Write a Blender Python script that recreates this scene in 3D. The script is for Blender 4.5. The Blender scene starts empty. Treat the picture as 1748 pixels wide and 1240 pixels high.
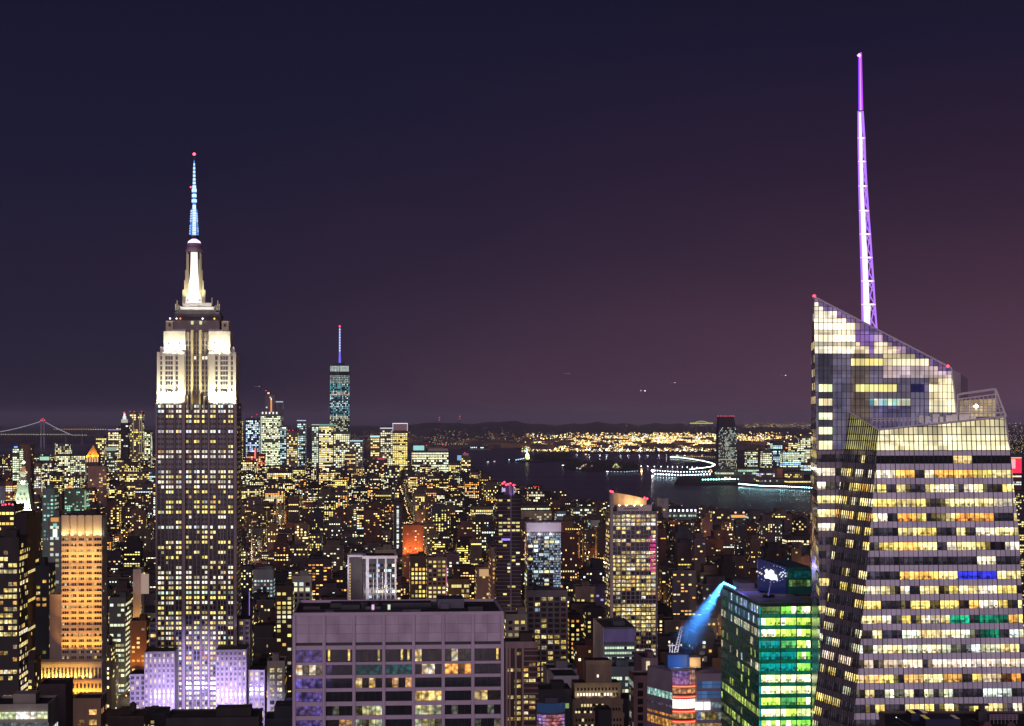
import bpy, math, random
from mathutils import Vector, Matrix

SC = bpy.context.scene
R = random.Random(11)

# ------------------------------------------------------------------ camera
# the viewpoint is an observation deck 250 m up, looking level; sizes below come from
# bearings (u), heights (v) on a 1748 x 1240 sheet and the distance Y in metres
F, HZ, EYE, CU = 3150.0, 715.0, 250.0, 874.0
cam_data = bpy.data.cameras.new('camera')
cam = bpy.data.objects.new('camera', cam_data)
SC.collection.objects.link(cam)
cam.location = (0, 0, EYE)
cam.rotation_euler = (math.radians(90), 0, 0)
cam_data.sensor_width = 36.0
cam_data.lens = F / 1748.0 * 36.0
cam_data.shift_y = (HZ - 620.0) / 1748.0
cam_data.clip_start = 1.0
cam_data.clip_end = 250000.0
SC.camera = cam

SC.render.engine = 'CYCLES'
SC.cycles.max_bounces = 5
SC.cycles.diffuse_bounces = 2
SC.cycles.glossy_bounces = 3
SC.cycles.transmission_bounces = 3
SC.cycles.volume_bounces = 0
SC.cycles.transparent_max_bounces = 6
SC.cycles.sample_clamp_indirect = 3.0
SC.cycles.use_denoising = True
SC.cycles.caustics_reflective = False
SC.cycles.caustics_refractive = False
SC.view_settings.view_transform = 'Standard'
SC.view_settings.look = 'None'
SC.view_settings.exposure = 0.0
SC.view_settings.gamma = 1.0


def lin(r, g=None, b=None):
    if g is None:
        r, g, b = r
    def f(c):
        c /= 255.0
        return c / 12.92 if c <= .04045 else ((c + .055) / 1.055) ** 2.4
    return (f(r), f(g), f(b))


def sc(c, k):
    return (c[0] * k, c[1] * k, c[2] * k)

# ------------------------------------------------------------------ night sky
world = bpy.data.worlds.new('World')
SC.world = world
world.use_nodes = True
wn, wl = world.node_tree.nodes, world.node_tree.links
wn.clear()
geo = wn.new('ShaderNodeTexCoord')
sep = wn.new('ShaderNodeSeparateXYZ'); wl.new(geo.outputs['Generated'], sep.inputs[0])


def wramp(stops):
    r = wn.new('ShaderNodeValToRGB')
    mr = wn.new('ShaderNodeMapRange')
    mr.inputs['From Min'].default_value = -.02
    mr.inputs['From Max'].default_value = .30
    wl.new(sep.outputs['Z'], mr.inputs['Value'])
    wl.new(mr.outputs[0], r.inputs['Fac'])
    el = r.color_ramp.elements
    while len(el) < len(stops):
        el.new(.5)
    for e, (v, c) in zip(el, stops):
        tan = (HZ - v) / F
        e.position = max(0, min(1, (tan / math.sqrt(1 + tan * tan) + .02) / .32))
        e.color = (*lin(c), 1)
    return r


left = wramp([(735, (32, 30, 48)), (700, (36, 32, 50)), (600, (38, 33, 54)), (450, (35, 30, 52)), (200, (26, 26, 49)), (0, (23, 23, 45)), (-220, (18, 18, 36))])
right = wramp([(735, (104, 76, 94)), (700, (97, 68, 88)), (620, (85, 58, 77)), (480, (68, 46, 64)), (300, (47, 32, 53)), (80, (29, 25, 48)), (-220, (20, 18, 38))])
mrx = wn.new('ShaderNodeMapRange'); mrx.interpolation_type = 'SMOOTHSTEP'
mrx.inputs['From Min'].default_value = -.24
mrx.inputs['From Max'].default_value = .36
wl.new(sep.outputs['X'], mrx.inputs['Value'])
no = wn.new('ShaderNodeTexNoise')
mp = wn.new('ShaderNodeMapping'); mp.inputs['Scale'].default_value = (3, 3, 9)
wl.new(geo.outputs['Generated'], mp.inputs[0]); wl.new(mp.outputs[0], no.inputs['Vector'])
no.inputs['Scale'].default_value = 1.6; no.inputs['Detail'].default_value = 5
ma = wn.new('ShaderNodeMath'); ma.operation = 'MULTIPLY_ADD'
wl.new(no.outputs['Fac'], ma.inputs[0]); ma.inputs[1].default_value = .55; ma.inputs[2].default_value = -.27
ad = wn.new('ShaderNodeMath'); ad.operation = 'ADD'; ad.use_clamp = True
wl.new(ma.outputs[0], ad.inputs[0]); wl.new(mrx.outputs[0], ad.inputs[1])
mx = wn.new('ShaderNodeMix'); mx.data_type = 'RGBA'
wl.new(ad.outputs[0], mx.inputs['Factor']); wl.new(left.outputs[0], mx.inputs['A']); wl.new(right.outputs[0], mx.inputs['B'])
bg = wn.new('ShaderNodeBackground'); wl.new(mx.outputs['Result'], bg.inputs['Color'])
wo = wn.new('ShaderNodeOutputWorld'); wl.new(bg.outputs[0], wo.inputs[0])

# the glow of the city behind the deck: one very soft, low, pinkish sun
sd = bpy.data.lights.new('city_glow_sun', 'SUN')
sun = bpy.data.objects.new('city_glow_sun', sd)
SC.collection.objects.link(sun)
sd.energy = 1.2
sd.angle = math.radians(50)
sd.color = (1.0, .74, .92)
sun.rotation_euler = (math.radians(80), 0, math.radians(-8))   # low, shining away from the deck

# ------------------------------------------------------------------ pixel sheet -> world

def P(u, v, Y):
    return Vector(((u - CU) / F * Y, Y, EYE - (v - HZ) / F * Y))


def ZV(v, Y):
    return EYE - (v - HZ) / F * Y


def GY(v):
    return EYE * F / (v - HZ)


A0 = math.radians(4.07)
EX = Vector((math.cos(A0), math.sin(A0), 0))
EY = Vector((-math.sin(A0), math.cos(A0), 0))

# ------------------------------------------------------------------ mesh builder

class MB:
    def __init__(s):
        s.v, s.f, s.m, s.g, s.t = [], [], [], [], []

    def poly(s, pts, m=0, g=(0, 0, 0), t=(1, 1, 1)):
        n = len(s.v)
        s.v.extend(tuple(p) for p in pts)
        s.f.append(tuple(range(n, n + len(pts))))
        s.m.append(m); s.g.append(g); s.t.append(t)

    def box(s, x0, x1, y0, y1, z0, z1, m=0, g=(0, 0, 0), t=(1, 1, 1), top=None, bottom=False):
        n = len(s.v)
        s.v.extend([(x0, y0, z0), (x1, y0, z0), (x1, y1, z0), (x0, y1, z0), (x0, y0, z1), (x1, y0, z1), (x1, y1, z1), (x0, y1, z1)])
        fs = [(0, 1, 5, 4), (1, 2, 6, 5), (2, 3, 7, 6), (3, 0, 4, 7), (4, 5, 6, 7)]
        if bottom:
            fs.append((3, 2, 1, 0))
        for k, q in enumerate(fs):
            s.f.append(tuple(n + i for i in q))
            s.m.append(top if (k == 4 and top is not None) else m); s.g.append(g); s.t.append(t)

    def prism(s, poly, z0, z1, m=0, g=(0, 0, 0), t=(1, 1, 1), top=None, poly1=None, cap=True):
        n, k = len(s.v), len(poly)
        p1 = poly1 or poly
        s.v.extend((p[0], p[1], z0) for p in poly)
        s.v.extend((p[0], p[1], z1) for p in p1)
        for i in range(k):
            j = (i + 1) % k
            s.f.append((n + i, n + j, n + k + j, n + k + i)); s.m.append(m); s.g.append(g); s.t.append(t)
        if cap:
            s.f.append(tuple(n + k + i for i in range(k))); s.m.append(m if top is None else top); s.g.append(g); s.t.append(t)

    def cyl(s, cx, cy, r0, r1, z0, z1, n=10, m=0, g=(0, 0, 0), t=(1, 1, 1), cap=True, a0=0.0):
        p0 = [(cx + r0 * math.cos(a0 + 2 * math.pi * i / n), cy + r0 * math.sin(a0 + 2 * math.pi * i / n)) for i in range(n)]
        p1 = [(cx + r1 * math.cos(a0 + 2 * math.pi * i / n), cy + r1 * math.sin(a0 + 2 * math.pi * i / n)) for i in range(n)]
        s.prism(p0, z0, z1, m, g, t, poly1=p1, cap=cap)

    def tube(s, a, b, r, m=0, g=(0, 0, 0), t=(1, 1, 1), n=4, r1=None):
        a, b = Vector(a), Vector(b)
        d = (b - a).normalized()
        x = d.orthogonal().normalized(); y = d.cross(x)
        k = len(s.v)
        r1 = r if r1 is None else r1
        for c, rr in ((a, r), (b, r1)):
            for i in range(n):
                an = 2 * math.pi * (i + .5) / n
                s.v.append(tuple(c + x * (rr * math.cos(an)) + y * (rr * math.sin(an))))
        for i in range(n):
            j = (i + 1) % n
            s.f.append((k + i, k + j, k + n + j, k + n + i)); s.m.append(m); s.g.append(g); s.t.append(t)
        s.f.append(tuple(k + i for i in reversed(range(n)))); s.m.append(m); s.g.append(g); s.t.append(t)
        s.f.append(tuple(k + n + i for i in range(n))); s.m.append(m); s.g.append(g); s.t.append(t)

    def octa(s, c, r, m=0, g=(0, 0, 0), t=(1, 1, 1), rz=None):
        x, y, z = c
        rz = rz or r
        k = len(s.v)
        s.v.extend([(x - r, y, z), (x, y - r, z), (x + r, y, z), (x, y + r, z), (x, y, z + rz), (x, y, z - rz)])
        for i in range(4):
            j = (i + 1) % 4
            s.f.append((k + i, k + j, k + 4)); s.f.append((k + j, k + i, k + 5))
            s.m += [m, m]; s.g += [g, g]; s.t += [t, t]

    def build(s, name, mats, parent=None, kind=None, label=None, smooth=False, loc=None, rz=None):
        me = bpy.data.meshes.new(name)
        me.from_pydata(s.v, [], s.f)
        for mm in (mats if isinstance(mats, (list, tuple)) else [mats]):
            me.materials.append(mm)
        if any(s.m):
            me.polygons.foreach_set('material_index', s.m)
        for nm, dat in (('glow', s.g), ('tint', s.t)):
            at = me.attributes.new(nm, 'FLOAT_COLOR', 'FACE')
            at.data.foreach_set('color', [c for q in dat for c in (q[0], q[1], q[2], 1.0)])
        if smooth:
            me.polygons.foreach_set('use_smooth', [True] * len(s.f))
        me.update()
        ob = bpy.data.objects.new(name, me)
        SC.collection.objects.link(ob)
        if parent is not None:
            ob.parent = parent
        if loc is not None:
            ob.location = loc
        if rz is not None:
            ob.rotation_euler = (0, 0, rz)
        if kind:
            ob['kind'] = kind
        if label:
            ob['label'] = label
        return ob


def tag(o, label, cat, group=None):
    o['label'] = label; o['category'] = cat
    if group:
        o['group'] = group
    return o


def empty(name, label, cat, loc=(0, 0, 0), rz=0.0, group=None):
    o = bpy.data.objects.new(name, None)
    SC.collection.objects.link(o)
    o.location = loc; o.rotation_euler = (0, 0, rz)
    return tag(o, label, cat, group)


def structure(o):
    o['kind'] = 'structure'
    return o

# ------------------------------------------------------------------ materials

def new_mat(name, sampling=None):
    m = bpy.data.materials.new(name)
    m.use_nodes = True
    nt = m.node_tree
    b = nt.nodes['Principled BSDF']
    if sampling:
        m.cycles.emission_sampling = sampling
    return m, nt, b


def N(nt, t, **k):
    n = nt.nodes.new(t)
    for a, v in k.items():
        setattr(n, a, v)
    return n


def attr(nt, name):
    a = N(nt, 'ShaderNodeAttribute'); a.attribute_name = name
    return a.outputs['Color']


def wear(nt, scale, lo, hi, stretch=.25, detail=5):
    """a grime factor: streaky object-space noise mapped to lo..hi"""
    tc = N(nt, 'ShaderNodeTexCoord'); mp = N(nt, 'ShaderNodeMapping')
    mp.inputs['Scale'].default_value = (scale, scale, scale * stretch)
    nt.links.new(tc.outputs['Object'], mp.inputs[0])
    no = N(nt, 'ShaderNodeTexNoise'); no.inputs['Scale'].default_value = 1; no.inputs['Detail'].default_value = detail
    nt.links.new(mp.outputs[0], no.inputs['Vector'])
    mr = N(nt, 'ShaderNodeMapRange'); mr.inputs['From Min'].default_value = .3; mr.inputs['From Max'].default_value = .7
    mr.inputs['To Min'].default_value = lo; mr.inputs['To Max'].default_value = hi
    nt.links.new(no.outputs['Fac'], mr.inputs['Value'])
    return mr.outputs[0]


def mul(nt, col, fac):
    v = N(nt, 'ShaderNodeVectorMath', operation='SCALE')
    nt.links.new(col, v.inputs[0]); nt.links.new(fac, v.inputs['Scale'])
    return v.outputs[0]


def stone(name, col, rough=.8, scale=.25, lo=.75, hi=1.2, stretch=.25, metal=0.0, tint=False):
    m, nt, b = new_mat(name)
    if tint:
        c = attr(nt, 'tint')
    else:
        rgb = N(nt, 'ShaderNodeRGB'); rgb.outputs[0].default_value = (*col, 1); c = rgb.outputs[0]
    nt.links.new(mul(nt, c, wear(nt, scale, lo, hi, stretch)), b.inputs['Base Color'])
    b.inputs['Roughness'].default_value = rough
    b.inputs['Metallic'].default_value = metal
    return m


def window_mat(name, cell=None, hue=1.0, room=None, rough=.12, base=(.02, .022, .03), sampling='NONE', busy=.9):
    """dark glass with the lit room behind it: strength and hue come from the face, the
    clutter (blinds, desks, people) from a fine cell pattern"""
    m, nt, b = new_mat(name, sampling)
    b.inputs['Base Color'].default_value = (*base, 1)
    b.inputs['Roughness'].default_value = rough
    g = attr(nt, 'glow')
    if cell:
        tc = N(nt, 'ShaderNodeTexCoord')
        def cells(s, lo, hi):
            mp = N(nt, 'ShaderNodeMapping'); mp.inputs['Scale'].default_value = s
            nt.links.new(tc.outputs['Object'], mp.inputs[0])
            fl = N(nt, 'ShaderNodeVectorMath', operation='FLOOR'); nt.links.new(mp.outputs[0], fl.inputs[0])
            wn_ = N(nt, 'ShaderNodeTexWhiteNoise', noise_dimensions='3D'); nt.links.new(fl.outputs[0], wn_.inputs['Vector'])
            mr = N(nt, 'ShaderNodeMapRange'); mr.inputs['To Min'].default_value = lo; mr.inputs['To Max'].default_value = hi
            nt.links.new(wn_.outputs['Value'], mr.inputs['Value'])
            return mr.outputs[0]
        a = cells((1 / cell, 1 / cell, .31 / cell), .72, 1.2)
        c2 = cells((.83 / cell, .83 / cell, 1.15 / cell), .62, 1.2)
        vo = N(nt, 'ShaderNodeTexVoronoi'); vo.inputs['Scale'].default_value = .62 / cell
        nt.links.new(tc.outputs['Object'], vo.inputs['Vector'])
        mr = N(nt, 'ShaderNodeMapRange'); mr.inputs['From Min'].default_value = .1; mr.inputs['From Max'].default_value = .75
        mr.inputs['To Min'].default_value = 1 + .25 * busy; mr.inputs['To Max'].default_value = 1 - .8 * busy
        nt.links.new(vo.outputs['Distance'], mr.inputs['Value'])
        if room:
            # storeys: furniture low down, blinds above, a line of ceiling lamps at the top
            z0_, fl_, vis_ = room
            sz_ = N(nt, 'ShaderNodeSeparateXYZ'); nt.links.new(tc.outputs['Object'], sz_.inputs[0])
            m1 = N(nt, 'ShaderNodeMath', operation='SUBTRACT'); nt.links.new(sz_.outputs['Z'], m1.inputs[0]); m1.inputs[1].default_value = z0_
            m2 = N(nt, 'ShaderNodeMath', operation='DIVIDE'); nt.links.new(m1.outputs[0], m2.inputs[0]); m2.inputs[1].default_value = fl_
            m3 = N(nt, 'ShaderNodeMath', operation='FRACT'); nt.links.new(m2.outputs[0], m3.inputs[0])
            m4 = N(nt, 'ShaderNodeMath', operation='DIVIDE'); nt.links.new(m3.outputs[0], m4.inputs[0]); m4.inputs[1].default_value = vis_
            rp = N(nt, 'ShaderNodeValToRGB'); rp.color_ramp.interpolation = 'CONSTANT'; nt.links.new(m4.outputs[0], rp.inputs['Fac'])
            e_ = rp.color_ramp.elements
            for _ in range(2): e_.new(.5)
            for e2, (p_, v_) in zip(e_, ((0, 0), (.42, .78), (.84, 1), (.97, .5))):
                e2.position = p_; e2.color = (v_, v_, v_, 1)
            furn = cells((1.5 / cell, 1.5 / cell, 1.2 / cell), .12, 1.15)
            mxr = N(nt, 'ShaderNodeMix', data_type='FLOAT'); nt.links.new(rp.outputs[0], mxr.inputs['Factor'])
            nt.links.new(furn, mxr.inputs['A']); mxr.inputs['B'].default_value = 1.25
            mr = mxr
        f1 = N(nt, 'ShaderNodeMath', operation='MULTIPLY'); nt.links.new(a, f1.inputs[0]); nt.links.new(c2, f1.inputs[1])
        f2 = N(nt, 'ShaderNodeMath', operation='MULTIPLY'); nt.links.new(f1.outputs[0], f2.inputs[0]); nt.links.new(mr.outputs[0], f2.inputs[1])
        g = mul(nt, g, f2.outputs[0])
        hv = cells((.61 / cell, .61 / cell, .8 / cell), 0, 1)
        hm = N(nt, 'ShaderNodeMix', data_type='RGBA'); nt.links.new(hv, hm.inputs['Factor'])
        hm.inputs['A'].default_value = (1 + .1 * hue, 1 - .22 * hue, 1 - .5 * hue, 1); hm.inputs['B'].default_value = (1 + .03 * hue, 1 + .08 * hue, 1 + .4 * hue, 1)
        hx_ = N(nt, 'ShaderNodeVectorMath', operation='MULTIPLY'); nt.links.new(g, hx_.inputs[0]); nt.links.new(hm.outputs['Result'], hx_.inputs[1])
        g = hx_.outputs[0]
    nt.links.new(g, b.inputs['Emission Color'])
    b.inputs['Emission Strength'].default_value = 1
    return m


def lamp_mat(name, sampling='NONE'):
    m, nt, b = new_mat(name, sampling)
    b.inputs['Base Color'].default_value = (.05, .05, .05, 1)
    nt.links.new(attr(nt, 'glow'), b.inputs['Emission Color'])
    b.inputs['Emission Strength'].default_value = 1
    return m


M_FAC = stone('painted_facade', None, .85, .08, .6, 1.25, .3, tint=True)
M_ROOF = stone('tar_roof', (.018, .018, .022), .9, .15, .5, 1.6, 1)
M_WIN = window_mat('far_window')
M_WINC = window_mat('office_window', cell=1.1, hue=.6)
M_WINF = window_mat('office_window_fine', cell=.85, hue=.45, rough=.06)
M_WINS = window_mat('plain_window', cell=2.5, busy=.3)
M_LAMP = lamp_mat('lamp_glass')
M_LAMPS = lamp_mat('lamp_glass_bright', 'AUTO')
M_LIME = stone('limestone', (.36, .33, .31), .85, .12, .8, 1.15, .15)
M_LIMEW = stone('pale_limestone', (.62, .60, .54), .8, .2, .85, 1.1, .3)
M_TRAV = stone('travertine', (.54, .46, .56), .7, .1, .9, 1.08, .5)
M_METAL = stone('grey_metal', (.32, .32, .36), .4, .5, .8, 1.1, 1, metal=.6)
M_WHITE = stone('white_paint', (.75, .75, .75), .5, .4, .85, 1.05, 1)
M_DARK = stone('dark_metal', (.03, .03, .035), .5, .4, .7, 1.3, 1)
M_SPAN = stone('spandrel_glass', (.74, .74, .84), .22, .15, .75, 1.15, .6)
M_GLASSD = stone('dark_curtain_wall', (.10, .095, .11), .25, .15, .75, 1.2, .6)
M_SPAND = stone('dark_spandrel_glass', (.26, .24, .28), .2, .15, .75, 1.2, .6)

# light colours (linear)
WARM = [((1, .70, .18), 5), ((1, .82, .34), 4), ((1, .48, .12), 1.2), ((.95, .90, .70), 2), ((.8, .9, 1), .5)]
YEL = [((1, .80, .20), 5), ((1, .86, .36), 4), ((1, .92, .66), 2), ((1, .55, .12), .8)]
PALE = [((.86, .95, .62), 4), ((1, .92, .55), 4), ((.75, .92, .85), 2), ((1, .8, .35), 1.5)]
COOL = [((.55, .9, .95), 4), ((.8, .98, .9), 4), ((1, .9, .6), 1.5), ((.35, .6, 1), 1)]
BLUEW = [((.45, .65, 1), 4), ((.8, .9, 1), 2), ((.5, .9, .8), 1)]
REDD = [((1, .05, .06), 3), ((1, .4, .1), 2), ((1, .75, .3), 2)]
ORNG = [((1, .42, .08), 4), ((1, .62, .2), 3), ((1, .8, .45), 1)]
LAV = [((.55, .45, 1), 3), ((.8, .75, 1), 2)]
MIX = [((1, .72, .22), 4), ((1, .84, .40), 3), ((.8, .95, .7), 2), ((.6, .85, 1), 1.3), ((1, .45, .1), 1), ((1, .1, .1), .15)]


def pick(pal, rng):
    t = rng.random() * sum(w for _, w in pal)
    for c, w in pal:
        t -= w
        if t <= 0:
            return c
    return pal[-1][0]


def windows(mb, o, ux, W, z0, z1, bw, fh, wf=.6, hf=.55, lit=.3, pal=WARM, s=1.0, rng=R, row=0.0, dark=False,
            off=.12, m=2, mx=.6, skip=None, soft=False):
    """a grid of window panes laid on one wall; o = lower left corner, ux = direction along the wall"""
    n = (ux[1], -ux[0])
    nb = max(1, int((W - 2 * mx) / bw))
    nf = max(1, int((z1 - z0) / fh))
    bw = (W - 2 * mx) / nb
    base = pick(pal, rng)
    for j in range(nf):
        za = z0 + j * fh + fh * (1 - hf) / 2
        zb = za + fh * hf
        rowon = rng.random() < row
        rl = min(1, lit * rng.uniform(.3, 1.8))
        rc = pick(pal, rng) if rng.random() < .5 else base
        rs = s * rng.uniform(.7, 1.2)
        for i in range(nb):
            if skip and skip(i, j, nb, nf):
                continue
            on = rng.random() < (.93 if rowon else rl)
            if not on and not dark:
                continue
            a = mx + i * bw + bw * (1 - wf) / 2
            b = a + bw * wf
            if on:
                c = rc if rng.random() < (.85 if rowon else .5) else pick(pal, rng)
                k = rs * rng.choice((.35, .6, .9, 1, 1.2, 1.6)) if not rowon else rs * rng.uniform(.75, 1.3)
                g = sc(c, k)
            else:
                g = (0, 0, 0)
            x0, y0 = o[0] + ux[0] * a + n[0] * off, o[1] + ux[1] * a + n[1] * off
            x1, y1 = o[0] + ux[0] * b + n[0] * off, o[1] + ux[1] * b + n[1] * off
            mb.poly([(x0, y0, za), (x1, y1, za), (x1, y1, zb), (x0, y0, zb)], m, g)


# every footprint that the background must keep clear of, as (u0, u1, vtop, vbottom, Y, Xc, radius)
TAKEN = []
KEEP = [(60, 190, 1205, 1500), (186, 250, 1190, 1500), (455, 500, 1195, 1500), (858, 985, 1225, 1500), (985, 1125, 1232, 1500), (1120, 1500, 1290, 1500), (-100, 62, 1190, 1000)]   # sight lines kept open: (u0, u1, highest v, nearer than)


class Bld:
    """local frame of a building whose front wall spans the bearings u0..u1 at distance Y; x to the
    right along the wall, y away from the deck, z up from the street"""
    def __init__(s, u0, u1, vtop, Y, depth, rot=A0):
        a = Vector(((u0 - CU) / F * Y, Y, 0))
        t = (u1 - CU) / F
        s.w = (t * Y - a.x) / (math.cos(rot) - t * math.sin(rot))
        s.d = depth
        ex = Vector((math.cos(rot), math.sin(rot), 0)); ey = Vector((-math.sin(rot), math.cos(rot), 0))
        s.rot = rot
        s.loc = a + ex * (s.w / 2)
        s.h = ZV(vtop, Y)
        s.Y = Y
        s.u0 = u0
        s.k = Y / F                      # metres per pixel
        s.side = 1 if u0 < 650 else -1   # which side wall the deck sees
        TAKEN.append((u0, u1, vtop, s.loc.x, Y + depth / 2, max(s.w, depth) * .62))

    def z(s, v):
        return ZV(v, s.Y)

    def lx(s, u, y):
        t = (u - CU) / F
        c, n = math.cos(s.rot), math.sin(s.rot)
        return (t * (s.loc.y + y * c) - s.loc.x + y * n) / (c - t * n)

    def lz(s, v, y):
        return ZV(v, s.Y + y)

    def x(s, u):
        return (u - s.u0) * s.k - s.w / 2

    def root(s, name, label, cat='building', group=None):
        s.o = empty(name, label, cat, s.loc, s.rot, group)
        return s.o

    def mesh_root(s, mb, name, mats, label, cat='building', group=None):
        o = mb.build(name, mats, loc=s.loc, rz=s.rot)
        s.o = o
        return tag(o, label, cat, group)


def spot(name, loc, target, power, color=(1, 1, 1), angle=90, blend=.6, radius=.6, parent=None):
    ld = bpy.data.lights.new(name, 'SPOT')
    ld.energy = power; ld.color = color; ld.spot_size = math.radians(angle); ld.spot_blend = blend
    ld.shadow_soft_size = radius
    o = bpy.data.objects.new(name, ld)
    SC.collection.objects.link(o)
    if parent is not None:
        o.parent = parent
    o.location = loc
    d = Vector(target) - Vector(loc)
    o.rotation_euler = d.to_track_quat('-Z', 'Y').to_euler()
    return o


def beacon(parent, c, r=1.2, col=(1, .04, .08), k=6, name='warning_light'):
    mb = MB()
    mb.octa(c, r, g=sc(col, k))
    return mb.build(name, M_LAMP, parent)

# ------------------------------------------------------------------ flat facets with clipped cells

class Facet:
    """a plane through three sheet points; cells are given in (s, z) and clipped to a convex outline"""
    def __init__(s, A, B, C, outline=None):
        A, B, C = P(*A), P(*B), P(*C)
        s.n = (B - A).cross(C - A).normalized()
        if s.n.y > 0:
            s.n = -s.n
        s.O = A
        s.d = Vector((0, 0, 1)).cross(s.n).normalized()
        if s.d.x < 0:
            s.d = -s.d
        w = s.d.cross(s.n)
        s.wv = w / w.z
        s.out = [s.sz(u, v) for u, v in outline] if outline else None
        if s.out:
            ar = sum(a[0] * b[1] - b[0] * a[1] for a, b in zip(s.out, s.out[1:] + s.out[:1]))
            if ar < 0:
                s.out.reverse()

    def hit(s, u, v):
        o = Vector((0, 0, EYE)); d = Vector(((u - CU) / F, 1, -(v - HZ) / F))
        t = (s.O - o).dot(s.n) / d.dot(s.n)
        return o + d * t

    def sz(s, u, v):
        p = s.hit(u, v)
        return ((p - s.O - s.wv * (p.z - s.O.z)).dot(s.d), p.z)

    def at(s, q, off=0.0):
        return s.O + s.d * q[0] + s.wv * (q[1] - s.O.z) + s.n * off

    def clip(s, poly):
        out = s.out
        for i in range(len(out)):
            a, b = out[i], out[(i + 1) % len(out)]
            ex_, ey_ = b[0] - a[0], b[1] - a[1]
            side = [ex_ * (p[1] - a[1]) - ey_ * (p[0] - a[0]) for p in poly]
            res = []
            for k in range(len(poly)):
                p, q = poly[k], poly[(k + 1) % len(poly)]
                sp, sq = side[k], side[(k + 1) % len(poly)]
                if sp >= 0:
                    res.append(p)
                if (sp >= 0) != (sq >= 0):
                    f = sp / (sp - sq)
                    res.append((p[0] + (q[0] - p[0]) * f, p[1] + (q[1] - p[1]) * f))
            poly = res
            if len(poly) < 3:
                return None
        ar = sum(a[0] * b[1] - b[0] * a[1] for a, b in zip(poly, poly[1:] + poly[:1]))
        return poly if ar > .02 else None

    def cell(s, mb, s0, s1, z0, z1, off=0.0, m=0, g=(0, 0, 0), t=(1, 1, 1)):
        pl = s.clip([(s0, z0), (s1, z0), (s1, z1), (s0, z1)])
        if not pl:
            return False
        mb.poly([s.at(q, off) for q in pl], m, g, t)
        return True

    def slab(s, mb, s0, s1, z0, z1, off=0.0, thick=.3, m=0, g=(0, 0, 0), t=(1, 1, 1)):
        """a clipped cell with real thickness towards the deck"""
        pl = s.clip([(s0, z0), (s1, z0), (s1, z1), (s0, z1)])
        if not pl:
            return False
        fr = [s.at(q, off + thick) for q in pl]; bk = [s.at(q, off) for q in pl]
        mb.poly(fr, m, g, t)
        for i in range(len(pl)):
            j = (i + 1) % len(pl)
            mb.poly([bk[i], bk[j], fr[j], fr[i]], m, g, t)
        return True
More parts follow.
